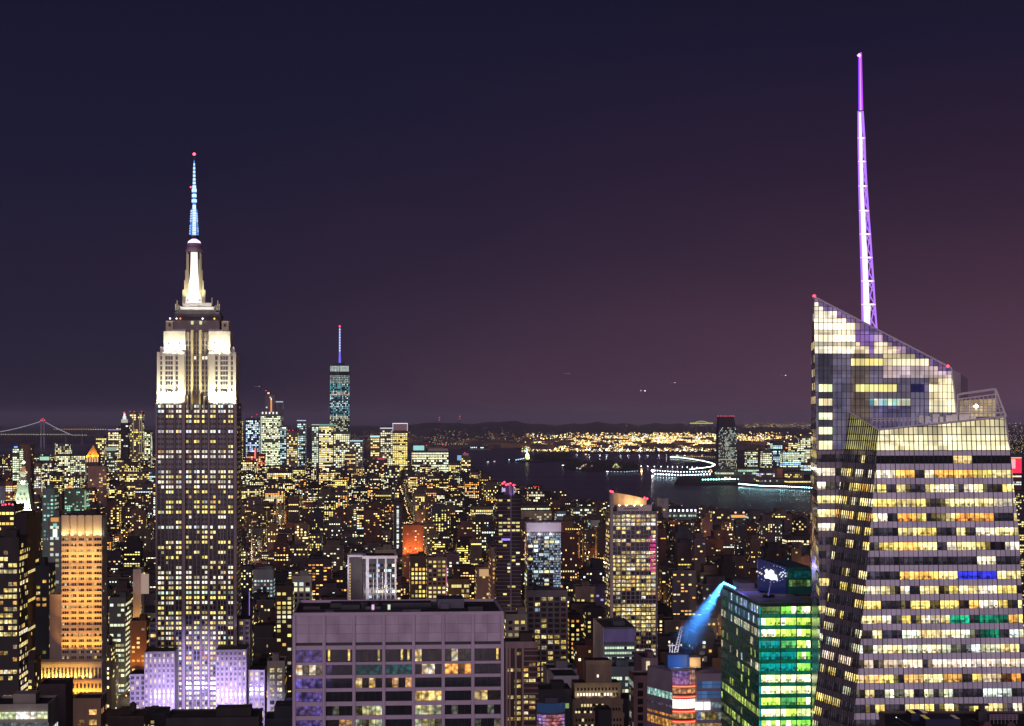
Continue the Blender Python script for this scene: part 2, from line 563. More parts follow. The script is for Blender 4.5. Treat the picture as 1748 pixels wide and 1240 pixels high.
# ================================================================== glass tower with the slanted crown and lit spire
def boa():
    r = empty('glass_skyscraper', 'faceted glass office tower with sloping lit crown and tall purple spire at the right edge', 'skyscraper', P(1560, 715, 560) * 1 - Vector((0, 0, EYE)))
    off0 = r.location.copy()
    rng = random.Random(5)
    FA = Facet((1389, 508, 566), (1623, 508, 569.5), (1389, 1240, 566),
               [(1389, 508), (1623, 630), (1640, 800), (1640, 1300), (1404, 1300)])
    FB = Facet((1500, 735, 546), (1457, 1240, 533), (1447, 703, 568.5))
    FC = Facet((1500, 735, 546), (1716, 735, 548.6), (1457, 1240, 533),
               [(1500, 735), (1716, 712), (1724, 770), (1741, 930), (1757, 1300), (1452, 1300)])
    # left edge of the slanted facet = where it leaves the flat one
    bl = 1447
    for u in range(1380, 1450):
        if (FB.hit(u, 1300) - FA.O).dot(FA.n) > 0:
            bl = u
            break
    FB.out = [FB.sz(*p) for p in [(1500, 735), (1452, 1300), (bl, 1300), (1447, 703)]]
    ar = sum(a[0] * b[1] - b[0] * a[1] for a, b in zip(FB.out, FB.out[1:] + FB.out[:1]))
    if ar < 0:
        FB.out.reverse()
    FS = Facet((1389, 508, 566), (1384, 700, 600), (1404, 1300, 566))
    FS.out = [FS.sz(*p) for p in [(1388.9, 508), (1385, 600), (1382.5, 1300), (1404, 1300)]]
    ar = sum(a[0] * b[1] - b[0] * a[1] for a, b in zip(FS.out, FS.out[1:] + FS.out[:1]))
    if ar < 0:
        FS.out.reverse()

    def fin(mb, name, mats, kind=None, label=None):
        o = mb.build(name, mats, r, kind, label)
        o.location = -off0
        return o
    # solid core behind the glass so the tower has depth
    mb = MB()
    zt = ZV(712, 560)
    zb = 20
    q = []
    for (u, v, Y) in ((1386, 0, 600), (1402, 0, 567.5), (1640, 0, 570.5), (1652, 0, 615)):
        q.append(((u - CU) / F * Y, Y))
    hs = [ZV(508, 566) - 8, ZV(508, 566) - 4, ZV(632, 569) - 1, ZV(640, 600) - 1]
    n = len(mb.v)
    mb.v += [(x, y, zb) for x, y in q] + [(x, y, h) for (x, y), h in zip(q, hs)]
    for i in range(4):
        j = (i + 1) % 4
        mb.f.append((n + i, n + j, n + 4 + j, n + 4 + i)); mb.m.append(0); mb.g.append((0, 0, 0)); mb.t.append((1, 1, 1))
    mb.f.append((n + 4, n + 5, n + 6, n + 7)); mb.m.append(0); mb.g.append((0, 0, 0)); mb.t.append((1, 1, 1))
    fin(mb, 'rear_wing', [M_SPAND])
    mb = MB()
    fr = [FC.hit(1500, 735), FC.hit(1716, 735), FC.hit(1757, 1300), FC.hit(1452, 1300), FB.hit(bl, 1300), FB.hit(1447, 735)]
    b_ = .6
    def sh(p, dy=b_):
        return Vector((p.x, p.y + dy, p.z))
    lo = [sh(fr[4]) + Vector((.5, 0, 0)), sh(fr[3]), sh(fr[2]) - Vector((.5, 0, 0)), Vector((fr[2].x - 2, 600, fr[2].z)), Vector((fr[4].x * 600 / fr[4].y + 3, 600, fr[4].z))]
    hi = [sh(fr[5], .8) + Vector((.5, 0, 0)), sh(fr[0]), sh(fr[1]) - Vector((.5, 0, 0)), Vector((fr[1].x - 1, 596, fr[1].z)), Vector((fr[5].x * 596 / fr[5].y + 3, 596, fr[5].z))]
    for i in range(5):
        j = (i + 1) % 5
        mb.poly([lo[i], lo[j], hi[j], hi[i]])
    mb.poly(hi)
    fin(mb, 'front_wing', [M_SPAND])

    floor = 24.3 / F * 548          # storey height
    pane = 8.35 / F * 548           # pane width
    zref = ZV(1166, 536)            # underside of one spandrel on the front face
    hvis = floor * .575
    M_WINR = window_mat('tower_room_window', cell=.9, hue=.5, rough=.06, room=(zref, floor, .575))
    blue_patch = lambda u, v: 1632 < u < 1702 and 968 < v < 1000
    green_patch = lambda u, v: 1620 < u < 1722 and 1040 < v < 1082

    def colour(face, u, v, k, j):
        if face == 'C':
            if blue_patch(u, v):
                return sc((.04, .05, 1), rng.uniform(.3, 1.6))
            if green_patch(u, v) and rng.random() < .9:
                return sc((.02, .75, .38), rng.uniform(.15, .9) * (1.6 if u < 1660 else .5))
        return None
    # rows seen on the front, top to bottom: (lit share, hue set) read from the photograph
    ROWS = {0: (.08, YEL), 1: (.72, YEL), 2: (.93, YEL), 3: (.95, YEL), 4: (.80, ORNG + YEL), 5: (.40, YEL), 6: (.72, YEL),
            7: (.16, PALE), 8: (.34, YEL), 9: (.68, YEL), 10: (.50, YEL), 11: (.62, YEL), 12: (.60, PALE), 13: (.80, PALE),
            14: (1.0, [((1, .86, .68), 1), ((1, .8, .55), 1)]), 15: (.75, ORNG + YEL), 16: (.42, PALE), 17: (.6, YEL), 18: (.4, YEL), 19: (.4, YEL)}
    top_row = round((ZV(795, 546) - zref) / floor)

    def facade(Fc, face, u_lo, u_hi, ztop, zbot, s_anchor, span_mat, dens=1.0, room=True):
        ss = [p[0] for p in Fc.out]
        smin, smax = min(ss), max(ss)
        k0 = math.floor((smin - s_anchor) / (pane * 4)); k1 = math.ceil((smax - s_anchor) / (pane * 4))
        j1 = int((ztop - zref) / floor); j0 = int((zbot - zref) / floor) - 1
        mull = MB()
        for j in range(j0, j1 + 1):
            z0 = zref + j * floor
            sp = MB()
            for k in range(k0 * 4, k1 * 4):
                a = s_anchor + k * pane
                if z0 + floor - .1 < ztop + floor:
                    Fc.slab(sp, a + .04, a + pane - .04, z0 + hvis, min(z0 + floor, ztop), .02, .14)
            if sp.f:
                fin(sp, 'spandrel', span_mat)
            if z0 + hvis > ztop:
                continue
            row = top_row - j
            lit, pal = ROWS.get(row, (.5, YEL))
            lit = min(1, lit * 1.15 * dens)
            for kb in range(k0, k1):
                w = MB()
                bay_on = rng.random() < lit ** .6
                part = rng.random()
                c0 = pick(pal, rng)
                s0 = rng.uniform(1.1, 2.2)
                for i in range(4):
                    a = s_anchor + (kb * 4 + i) * pane
                    zc = z0 + hvis / 2
                    q = Fc.at((a + pane / 2, zc))
                    u_, v_ = CU + q.x / q.y * F, HZ + (EYE - q.z) / q.y * F
                    g = colour(face, u_, v_, kb, j)
                    if g is None:
                        if bay_on and (part < .55 or (i < 2) == (part < .8)):
                            g = sc(c0, s0 * rng.uniform(.55, 1.25))
                        elif bay_on and rng.random() < .6:
                            g = sc(c0, .3 * rng.random())
                        else:
                            g = sc((.5, .45, .62), .11 * rng.random() + .012)  # unlit pane: faint violet-grey glow painted in place of the sky's reflection
                    if face == 'C' and j == top_row:
                        g = sc((.9, .85, .6), .004) if not (1628 < u_ < 1656) else sc((1, .75, .3), 1.1)
                    Fc.cell(w, a + .07, a + pane - .07, z0 + .08, z0 + hvis - .08, -.12, 0, g)
                    # reveals: thin sill below the glass
                    Fc.cell(w, a, a + pane, z0 - .02, z0 + .08, -.02, 1)
                if w.f:
                    fin(w, 'window', [M_WINR, M_DARK])
        for k in range(k0 * 4, k1 * 4 + 1):
            a = s_anchor + k * pane
            th = .10 if k % 4 == 0 else .05
            Fc.slab(mull, a - th, a + th, zbot, ztop, -.1, .42 if k % 4 == 0 else .32)
        fin(mull, 'mullions', M_DARK, 'stuff')

    sC = FC.sz(1505, 1060)[0]
    band_lo = ZV(770, 546)
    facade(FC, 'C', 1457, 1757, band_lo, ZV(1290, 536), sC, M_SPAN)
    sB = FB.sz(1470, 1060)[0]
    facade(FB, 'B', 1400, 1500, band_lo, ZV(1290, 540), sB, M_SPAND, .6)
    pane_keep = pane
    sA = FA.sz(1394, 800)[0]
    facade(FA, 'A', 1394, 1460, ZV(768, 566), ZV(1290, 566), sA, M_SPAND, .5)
    # narrow side wall, far west edge
    hs_ = MB(); sw = MB()
    sS = FS.out[0][0]
    for j in range(-2, 26):
        z0 = zref + j * floor + 1
        FS.slab(sw, -60, 60, z0 + hvis, z0 + floor, .02, .2)
        on = rng.random() < .75
        for i in range(-6, 8):
            FS.cell(hs_, i * 7.0 + .3, i * 7.0 + 6.7, z0 + .1, z0 + hvis - .1, -.05, 0, sc(pick(YEL, rng), rng.uniform(.3, 1.1)) if on and rng.random() < .7 else (0, 0, 0))
    fin(hs_, 'side_windows', [M_WINF], 'stuff'); fin(sw, 'side_spandrels', M_SPAND, 'stuff')

    # ---- lit glass crown of the rear wing: what stands behind each pane, by bearing and height
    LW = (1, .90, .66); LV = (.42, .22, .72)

    def crown_glow(u, v):
        roof = 508 + (u - 1388) * (630 - 508) / (1623 - 1388)
        n = rng.uniform(.8, 1.12)
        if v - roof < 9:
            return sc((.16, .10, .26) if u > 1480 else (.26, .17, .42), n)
        if v < 604 and u < 1462:
            k = 2.2 if (543 < v < 585) else (1.5 if v < 584 else 1.7)
            if 563 < v < 571 or 591 > v > 584:
                k *= .45
            return sc(LW if u < 1430 or v > 560 else (1, .78, .52), k * n)
        if v < 604:
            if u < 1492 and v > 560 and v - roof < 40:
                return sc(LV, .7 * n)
            return sc((1, .82, .55) if v - roof > 16 else (.55, .38, .55), (.9 if v < 584 else 1.25) * n)
        if u > 1510 and v < 645:
            if v < 613: return sc((1, .85, .5), .8 * n)
            return sc((1, .9, .55), (1.5 if 1548 < u < 1575 or v < 630 and u > 1525 else 1) * n) if v < 628 else sc((.75, .58, .6), .95 * n)
        if u > 1582 and v < 708:
            return sc((1, .88, .55), 1.6 * n) if not (v < 655 and u < 1600) else sc((1, .85, .6), .5 * n)
        if 611 < v < 625 and 1455 < u < 1510:
            return sc((1, .85, .3), 1.6 * n)
        if 655 < v < 669.5 and 1457 < u < 1530:
            return sc((.9, .85, .3), 1.5 * n)
        if 680 < v < 692.5 and 1480 < u < 1553:
            return sc(rng.choice([(.35, .75, .65), (.9, .95, .7), (.5, .8, .9), (.1, .35, .45)]), 1.2 * n)
        if 1450 < u < 1480 and v > 604:
            return sc((.55, .42, .34), .28 * n)
        if 655 < v < 669 and u > 1553 and u < 1575:
            return (.01, .012, .1)
        if v > 667 and 1555 < u < 1615:
            return sc((.36, .32, .50), .55 * n)
        if v > 690 and u > 1495:
            return sc((.3, .26, .55), .4 * n)
        if 1394 < u < 1419:
            for a in (656, 680.5, 704.5, 729, 752.5):
                if a < v < a + 13.5:
                    return sc(rng.choice([(1, .9, .55), (1, .78, .4), (.8, 1, .5)]), n * 1.5)
            if v > 604:
                return sc((.16, .16, .24), .25)
        if u < 1445:
            return sc((.26, .24, .38), .5 * n)
        return sc((.3, .25, .38), .5 * n)
    lines = [508, 516, 523.5, 531, 543.5, 551, 563.5, 571, 584, 591, 604, 612, 624.7, 633, 645.5, 656, 669.5, 680.5, 693, 704.5, 717, 729, 742, 752.5, 768]
    cw = 8.0 / F * 567
    s_l = FA.sz(1389, 508)[0]
    bars = MB()
    for a, b in zip(lines, lines[1:]):
        z1, z0 = ZV(a, 566), ZV(b, 566)
        for i in range(32):
            s0 = s_l + i * cw
            q = FA.at((s0 + cw / 2, (z0 + z1) / 2)); u_ = CU + q.x / q.y * F; v_ = HZ + (EYE - q.z) / q.y * F
            if v_ > 640 and b <= 770 and u_ > 1640:
                continue
            w = MB()
            if FA.cell(w, s0 + .05, s0 + cw - .05, z0 + .05, z1 - .05, .25, 0, crown_glow(u_, v_)):
                fin(w, 'glass_panel', [M_GLOWP], 'stuff' if False else None)
        FA.slab(bars, s_l - 5, s_l + 32 * cw, z0 - .07, z0 + .07, .25, .25)
    for i in range(33):
        FA.slab(bars, s_l + i * cw - .06, s_l + i * cw + .06, ZV(770, 566), ZV(500, 566), .25, .3)
    fin(bars, 'crown_glazing_bars', M_DARK, 'stuff')
    cop = MB()
    a, b, c = FA.hit(1388, 507), FA.hit(1624, 629.5), FA.hit(1641, 770)
    cop.tube(a, b, .38, t=(1, 1, 1)); cop.tube(b, c, .3); cop.tube(a + Vector((0, 1.5, .5)), b + Vector((0, 1.5, .5)), .2)
    fin(cop, 'roof_edge', M_WHITEL)
    # front wing: yellow-lit screen band under the terrace
    bars = MB()
    for Fc, sx, mul_, u0, u1 in ((FC, sC, 1.0, 1500, 1722), (FB, sB, 1.0, 1440, 1500)):
        ln = [703, 716, 729, 742.5, 753.5, 769.5]
        for a, b in zip(ln, ln[1:]):
            z1, z0 = ZV(a, 546), ZV(b, 546)
            for i in range(-30, 36):
                s0 = sx + i * pane
                q = Fc.at((s0 + pane / 2, (z0 + z1) / 2)); u_ = CU + q.x / q.y * F
                if not (u0 - 8 < u_ < u1 + 8):
                    continue
                w = MB()
                k = rng.uniform(.75, 1.1) * (.62 if b < 745 else 1.0)
                if Fc is FB:
                    g = sc((.85, .78, .28), k * .9)
                else:
                    g = sc((1, .90, .52), 1.8 * k * (.6 if 1590 < u_ < 1606 else 1))
                if Fc.cell(w, s0 + .05, s0 + pane - .05, z0 + .06, z1 - .06, .05, 0, g):
                    fin(w, 'glass_panel', [M_GLOWP])
            Fc.slab(bars, -60, 80, z0 - .1, z0 + .1, .05, .3)
        for i in range(-30, 36):
            Fc.slab(bars, sx + i * pane - .09, sx + i * pane + .09, ZV(769.5, 546), ZV(700, 546), .05, .35)
    fin(bars, 'screen_glazing_bars', M_DARK, 'stuff')
    # terrace rim, railing and machinery
    rim = MB()
    pts = [(1447, 702, 568), (1471, 717, 557), (1489, 728, 549), (1500, 735, 546)]
    W = [P(*p) for p in pts]
    for a, b in zip(W, W[1:]):
        rim.tube(a, b, .3)
    rim.tube(P(1500, 734, 546), P(1716, 711.5, 548.6), .32)
    rim.tube(P(1716, 711.5, 548.4), P(1724, 770, 548), .25)
    fin(rim, 'parapet_rim', M_WHITEL)
    rl = MB()
    for i in range(13):
        u = 1490 + i * 7
        rl.tube(P(u, 722 - i * .1, 552), P(u, 714.5 - i * .1, 552), .13)
    for dv in (0, 3.5):
        rl.tube(P(1490, 714.5 + dv, 552), P(1574, 713.5 + dv, 552), .12)
    fin(rl, 'railing', M_WHITEL)
    pl = MB()
    for i in range(9):
        u = 1576 + i * 11 + rng.uniform(-2, 2)
        a = P(u, 713, 552)
        pl.box(a.x - 1, a.x + rng.uniform(.2, 1), a.y, a.y + 2, a.z - 1.5, a.z + rng.uniform(.2, 1.1))
    fin(pl, 'roof_machinery', M_WHITEL)
    # open lattice box on the right shoulder
    fbx = MB()
    A_, B_, C_, D_ = P(1635, 713, 556), P(1635, 674, 556), P(1700, 664.5, 556), P(1718, 712, 553)
    E_ = P(1700, 712, 556)
    G_, H_, I_ = P(1640, 672, 572), P(1697, 664, 572), P(1709, 712, 572)
    for a, b, w_ in ((A_, B_, .25), (B_, C_, .3), (C_, D_, .3), (C_, E_, .25), (B_, G_, .2), (C_, H_, .2), (G_, H_, .2), (H_, I_, .2), (P(1635, 682, 556), P(1702, 673, 556), .2), (P(1637, 706, 556), P(1716, 705, 554), .18)):
        fbx.tube(a, b, w_)
    for i in range(1, 9):
        t = i / 9
        a = A_.lerp(E_, t); b = P(1635 + 66 * t, 682 - 9 * t, 556)
        fbx.tube(a, b, .11)
    for i in range(1, 6):
        t = i / 6
        fbx.tube(E_.lerp(C_, t), D_.lerp(C_, t), .1)
        fbx.tube(E_.lerp(C_, t), D_.lerp(C_, max(0, t - .17)), .07)
    for v in (690, 698):
        fbx.tube(P(1635, v, 556), P(1701, v - 1, 556), .09)
    fin(fbx, 'roof_lattice', M_WHITEL)
    bw = MB()
    for i in range(8):
        for j in range(3):
            ua, ub = 1638 + i * 8, 1638 + i * 8 + 7.4
            va, vb = 684 + j * 9.4 - i * .5 * (j == 0), 692.6 + j * 9.4
            g = sc((1, .75, .36), rng.uniform(.3, .55) * (1 + 1.2 * math.exp(-((ua - 1664) ** 2 + (va - 694) ** 2) / 160)))  # the lamp's pool of light is painted into the panel glow
            bw.poly([P(ua, vb, 568), P(ub, vb, 568), P(ub, va, 568), P(ua, va, 568)], 0, g)
    fin(bw, 'lit_screen', [M_GLOWP])
    sg = MB(); sg.octa(P(1666, 694, 565), .9, g=(6, 4.6, 2.4)); fin(sg, 'floodlight', M_LAMP)
    # red obstruction lights
    for u, v in ((1390, 507), (1618, 627)):
        m_ = MB(); m_.octa(P(u, v - 1.5, 566), .55, g=(8, .2, .35)); fin(m_, 'warning_light', M_LAMP)

    # ---- spire: a tapering three-legged lattice with a lit skin on the left half
    Ysp = 585
    def sp(u, v, dy=0): return P(u, v, Ysp + dy)
    leg, skin, brace, ring = MB(), MB(), MB(), MB()
    keys = [(88, 1467.3, .8), (190, 1469, 3.6), (236, 1470.5, 5.0), (276, 1471.5, 5.4), (318, 1473, 6.2), (360, 1475, 7.2), (400, 1477, 8.2), (440, 1479, 9), (480, 1481, 9.8), (520, 1482.5, 10.8), (562, 1484.5, 12)]
    pu = (.23, .03, 1.0)
    for (v0, c0, h0), (v1, c1, h1) in zip(keys[1:], keys[2:]):
        a = [sp(c0 - h0, v0), sp(c0 + h0, v0), sp(c0, v0, h0 * .3)]
        b = [sp(c1 - h1, v1), sp(c1 + h1, v1), sp(c1, v1, h1 * .3)]
        for i in range(3):
            leg.tube(a[i], b[i], .3, g=sc((.42, .16, 1), 1.3))
        for i in range(3):
            j = (i + 1) % 3
            ring.tube(b[i], b[j], .26, g=sc((.6, .35, 1), 1.2))
            brace.tube(a[i], b[j], .2, g=sc((.5, .2, 1), 1.0))
            brace.tube(a[j], a[i].lerp(b[i], .5), .15, g=sc((.6, .3, 1), .9))
        # lit inner mast, off centre to the left
        wl = .42 if v0 > 300 else .5
        xl0, xr0 = c0 - h0 * .8, c0 + h0 * (.05 + .35 * rng.random())
        xl1, xr1 = c1 - h1 * .8, c1 + h1 * (.0 + .25 * rng.random())
        p = [sp(xl1, v1, -.3), sp(xr1, v1, -.3), sp(xr0, v0 + 2, -.3), sp(xl0, v0 + 2, -.3)]
        q = [x_ + Vector((0, 1.2, 0)) for x_ in p]
        g = sc((1, .93, 1), 1.1)
        skin.poly(p, 0, g)
        for i in range(4):
            j = (i + 1) % 4
            skin.poly([q[i], q[j], p[j], p[i]], 0, sc((.4, .15, 1), .9))
        skin.poly([q[1], q[0], q[3], q[2]], 0, sc((.5, .25, 1), 1.0))
        ring.tube(sp(c1 - h1 - 1.2, v1), sp(c1 + h1 + 1.2, v1), .3, g=sc((.85, .7, 1), 1.5))
    needle = MB()
    needle.tube(sp(1469.2, 188), sp(1468, 92), 3.1 * Ysp / F, g=sc((.72, .42, 1), 1.1), r1=1.6 * Ysp / F, n=8)
    needle.tube(sp(1466.5, 188, -1), sp(1466.2, 96, -1), .22, g=sc(pu, 1.6))
    needle.tube(sp(1472, 188, -1), sp(1469.6, 90, -1), .26, g=sc((.5, .05, .9), 1.4))
    fin(needle, 'needle', M_LAMP); fin(leg, 'lattice_legs', M_LAMP); fin(brace, 'lattice_braces', M_LAMP)
    fin(ring, 'platforms', M_LAMP); fin(skin, 'lit_mast', M_LAMP)
    m_ = MB(); m_.octa(sp(1466.8, 95, -1), .7, g=(5, 1, 5)); fin(m_, 'top_light', M_LAMP)
    # purple glow of the spire lamps on the glass below
    TAKEN.append((1383, 1760, 508, 115, 570, 60))


M_GLOWP = window_mat('backlit_glass_panel', cell=3.0, busy=.2, hue=.25, rough=.15)
M_WHITEL = stone('white_steel', (.8, .78, .82), .5, .4, .85, 1.05, 1)
boa()
print('boa')

# ================================================================== concrete slab in front
def slab():
    B = Bld(500, 859.5, 1046.5, 620, 44)
    r = B.root('office_slab', 'wide purple-grey concrete office slab with a black flat roof, front and centre')
    X, Z = B.x, B.z
    rng = random.Random(8)
    w2 = B.w / 2
    mb = MB()
    mb.box(-w2 + .4, w2 - .4, .9, B.d - .4, 0, Z(1052))
    mb.build('core', M_DARK, r)
    mb = MB()
    for (x0, x1, y0, y1) in ((-w2, w2, 0, .6), (-w2, w2, B.d - .6, B.d), (-w2, -w2 + .6, .6, B.d - .6), (w2 - .6, w2, .6, B.d - .6)):
        mb.box(x0, x1, y0, y1, Z(1052), Z(1046.5) + (0 if y0 == 0 else -.01))
    mb.build('parapet', M_TRAV, r)
    mb = MB(); mb.box(-w2 + .6, w2 - .6, .6, B.d - .6, Z(1052) + .02, Z(1051.2)); mb.build('roof', M_ROOF, r)
    # side walls
    mb = MB(); mb.box(-w2, -w2 + .4, .9, B.d, 0, Z(1052)); mb.box(w2 - .4, w2, .9, B.d, 0, Z(1052)); mb.build('side_wall', M_TRAV, r)
    cols = [500.5, 551.5, 602.8, 654.5, 705.5, 756.5, 807.5, 857.5]
    cols = [502 + i * 50.9 for i in range(8)]
    for i, c in enumerate(cols):
        mb = MB()
        hw = .42
        x = X(c)
        mb.box(x - hw - .1, x + hw + .1, -.55, .9, 0, Z(1051)); mb.build('column', M_TRAV, r)
        if i in (1, 2, 3, 4, 5, 6):
            mb = MB()
            mb.box(x - .12, x + .12, -.75, -.56, 0, Z(1052)); mb.build('column_rib', M_TRAV, r)
    for i in range(7):
        a, b = X(cols[i]) + .55, X(cols[i + 1]) - .55
        # big blind panels in a 3 x 2 joint pattern
        zt_, zb_ = Z(1052), Z(1098)
        nx, nz = 1, 1
        for q in range(3):
            for p_ in range(2):
                xa_, xb_ = a + (b - a) * p_ / 2 + .03, a + (b - a) * (p_ + 1) / 2 - .03
                za_, zc_ = zb_ + (zt_ - zb_) * q / 3 + .03, zb_ + (zt_ - zb_) * (q + 1) / 3 - .03
                mb = MB(); mb.box(xa_, xb_, .05 + rng.uniform(-.03, .03), .88, za_, zc_, bottom=True, t=sc((.56, .475, .575), rng.uniform(.9, 1.06))); mb.build('concrete_panel', M_TRAVP, r)
        mb = MB(); mb.box(a + .02, b - .02, -.1, .7, Z(1110), Z(1103), bottom=True); mb.build('spandrel', M_TRAV, r)
    tops = [1110, 1136, 1159, 1182, 1206.5, 1230, 1254, 1278]
    bots = [1131.5, 1153.5, 1176, 1199, 1223, 1247, 1271, 1295]
    # what the photograph shows in each bay: 0 dark, P purple reflection painted as pane glow, Y yellow, O orange, G green-grey, W white, C teal, e = lit at the edge
    LIT = ['Pe', 'PYeO', None]
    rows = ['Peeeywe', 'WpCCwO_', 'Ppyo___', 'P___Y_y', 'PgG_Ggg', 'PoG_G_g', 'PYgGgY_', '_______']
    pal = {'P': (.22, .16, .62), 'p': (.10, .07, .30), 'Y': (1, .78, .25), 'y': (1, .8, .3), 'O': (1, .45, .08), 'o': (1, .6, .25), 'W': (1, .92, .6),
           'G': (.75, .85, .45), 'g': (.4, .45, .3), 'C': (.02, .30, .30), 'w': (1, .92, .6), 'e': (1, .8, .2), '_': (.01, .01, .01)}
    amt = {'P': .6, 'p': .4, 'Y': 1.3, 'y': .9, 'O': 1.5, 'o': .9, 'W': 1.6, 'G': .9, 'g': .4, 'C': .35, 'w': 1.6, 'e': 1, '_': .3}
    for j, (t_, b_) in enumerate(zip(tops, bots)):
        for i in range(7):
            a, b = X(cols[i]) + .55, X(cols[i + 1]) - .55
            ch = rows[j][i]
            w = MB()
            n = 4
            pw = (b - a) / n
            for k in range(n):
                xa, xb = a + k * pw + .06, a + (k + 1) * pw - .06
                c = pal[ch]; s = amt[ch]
                if ch == 'e' and k not in (rng.randrange(4), 3):
                    s = .01
                if ch in 'YOGW' and rng.random() < .3:
                    s *= .15
                if ch in 'gyow' and k not in ((j + i) % 4, (j * 2 + i) % 4):
                    s *= .02
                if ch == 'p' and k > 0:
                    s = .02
                zb_, zt_ = Z(b_) + .05, Z(t_) - .05
                if ch == 'e' and s > .1:
                    m_ = (xa + xb) / 2
                    w.poly([(xa, .55, zb_), (m_ - .35, .55, zb_), (m_ - .35, .55, zt_), (xa, .55, zt_)], 0, (0, 0, 0))
                    w.poly([(m_ - .35, .56, zb_ + .4), (m_ + .35, .56, zb_ + .4), (m_ + .35, .56, zt_), (m_ - .35, .56, zt_)], 0, sc(c, s * 1.4))
                    w.poly([(m_ + .35, .55, zb_), (xb, .55, zb_), (xb, .55, zt_), (m_ + .35, .55, zt_)], 0, (0, 0, 0))
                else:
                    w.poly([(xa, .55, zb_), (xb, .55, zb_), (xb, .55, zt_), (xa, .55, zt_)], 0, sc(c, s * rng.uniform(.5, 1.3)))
                if k:
                    w.box(xa - .11, xa - .01, .3, .6, zb_, zt_, 1)
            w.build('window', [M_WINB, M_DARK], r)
            if j + 1 < len(tops):
                mb = MB(); mb.box(a + .02, b - .02, -.1, .7, Z(tops[j + 1]), Z(b_), bottom=True); mb.build('spandrel', M_TRAV, r)
    # roof things
    def onroof(name, mb, m):
        return mb.build(name, m, r)
    zr = Z(1051)
    rr2 = random.Random(44)
    for i in range(9):
        mb = MB(); u_ = 530 + i * 36 + rr2.uniform(-8, 8); y_ = rr2.uniform(6, 30); s1, s2 = rr2.uniform(1.2, 3.2), rr2.uniform(.8, 2)
        mb.box(X(u_) - s1, X(u_) + s1, y_, y_ + s1 * 1.4, zr, zr + s2); onroof('air_handler', mb, M_METALD if i % 2 else M_DARK)
    for i in range(5):
        mb = MB(); y_ = 8 + i * 6; mb.tube((X(520 + i * 20), y_, zr + .4), (X(700 + i * 30), y_, zr + .4), .14); onroof('roof_pipe', mb, M_METALD)
    mb = MB(); mb.box(X(750), X(797), 20, 34, zr, zr + 3.2); mb.box(X(755), X(770), 18, 20, zr, zr + 2, 0); onroof('plant_house', mb, M_METALD)
    mb = MB(); mb.box(X(560), X(740), 26, 34, zr, zr + 1.4); onroof('roof_duct', mb, M_DARK)
    mb = MB(); mb.cyl(X(620), 22, 2, 2, zr, zr + 2.2, 12); mb.cyl(X(640), 22, 2, 2, zr, zr + 2.2, 12); onroof('cooling_fan', mb, M_DARK)
    mb = MB()
    for i in range(14):
        mb.tube((X(520 + i * 25), 1.4, zr), (X(520 + i * 25), 1.4, zr + 1.6), .05)
    mb.tube((X(515), 1.4, zr + 1.6), (X(850), 1.4, zr + 1.6), .05)
    onroof('rail', mb, M_DARK)
    for u, y, c in ((636, 12, (1, .6, .9)), (664, 12, (.8, 1, .7))):
        mb = MB(); mb.box(X(u) - .45, X(u) + .45, y, y + .3, zr + .4, zr + 2.2, g=sc(c, .9)); mb.build('roof_lamp', M_LAMP, r)


M_TRAVP = stone('travertine_panels', None, .7, .25, .72, 1.1, .35, tint=True)
M_WINB = window_mat('slab_window', cell=1.0, rough=.05, busy=1.0)
M_METALD = stone('dull_grey_metal', (.10, .10, .13), .5, .4, .8, 1.1, 1, metal=.3)
slab()

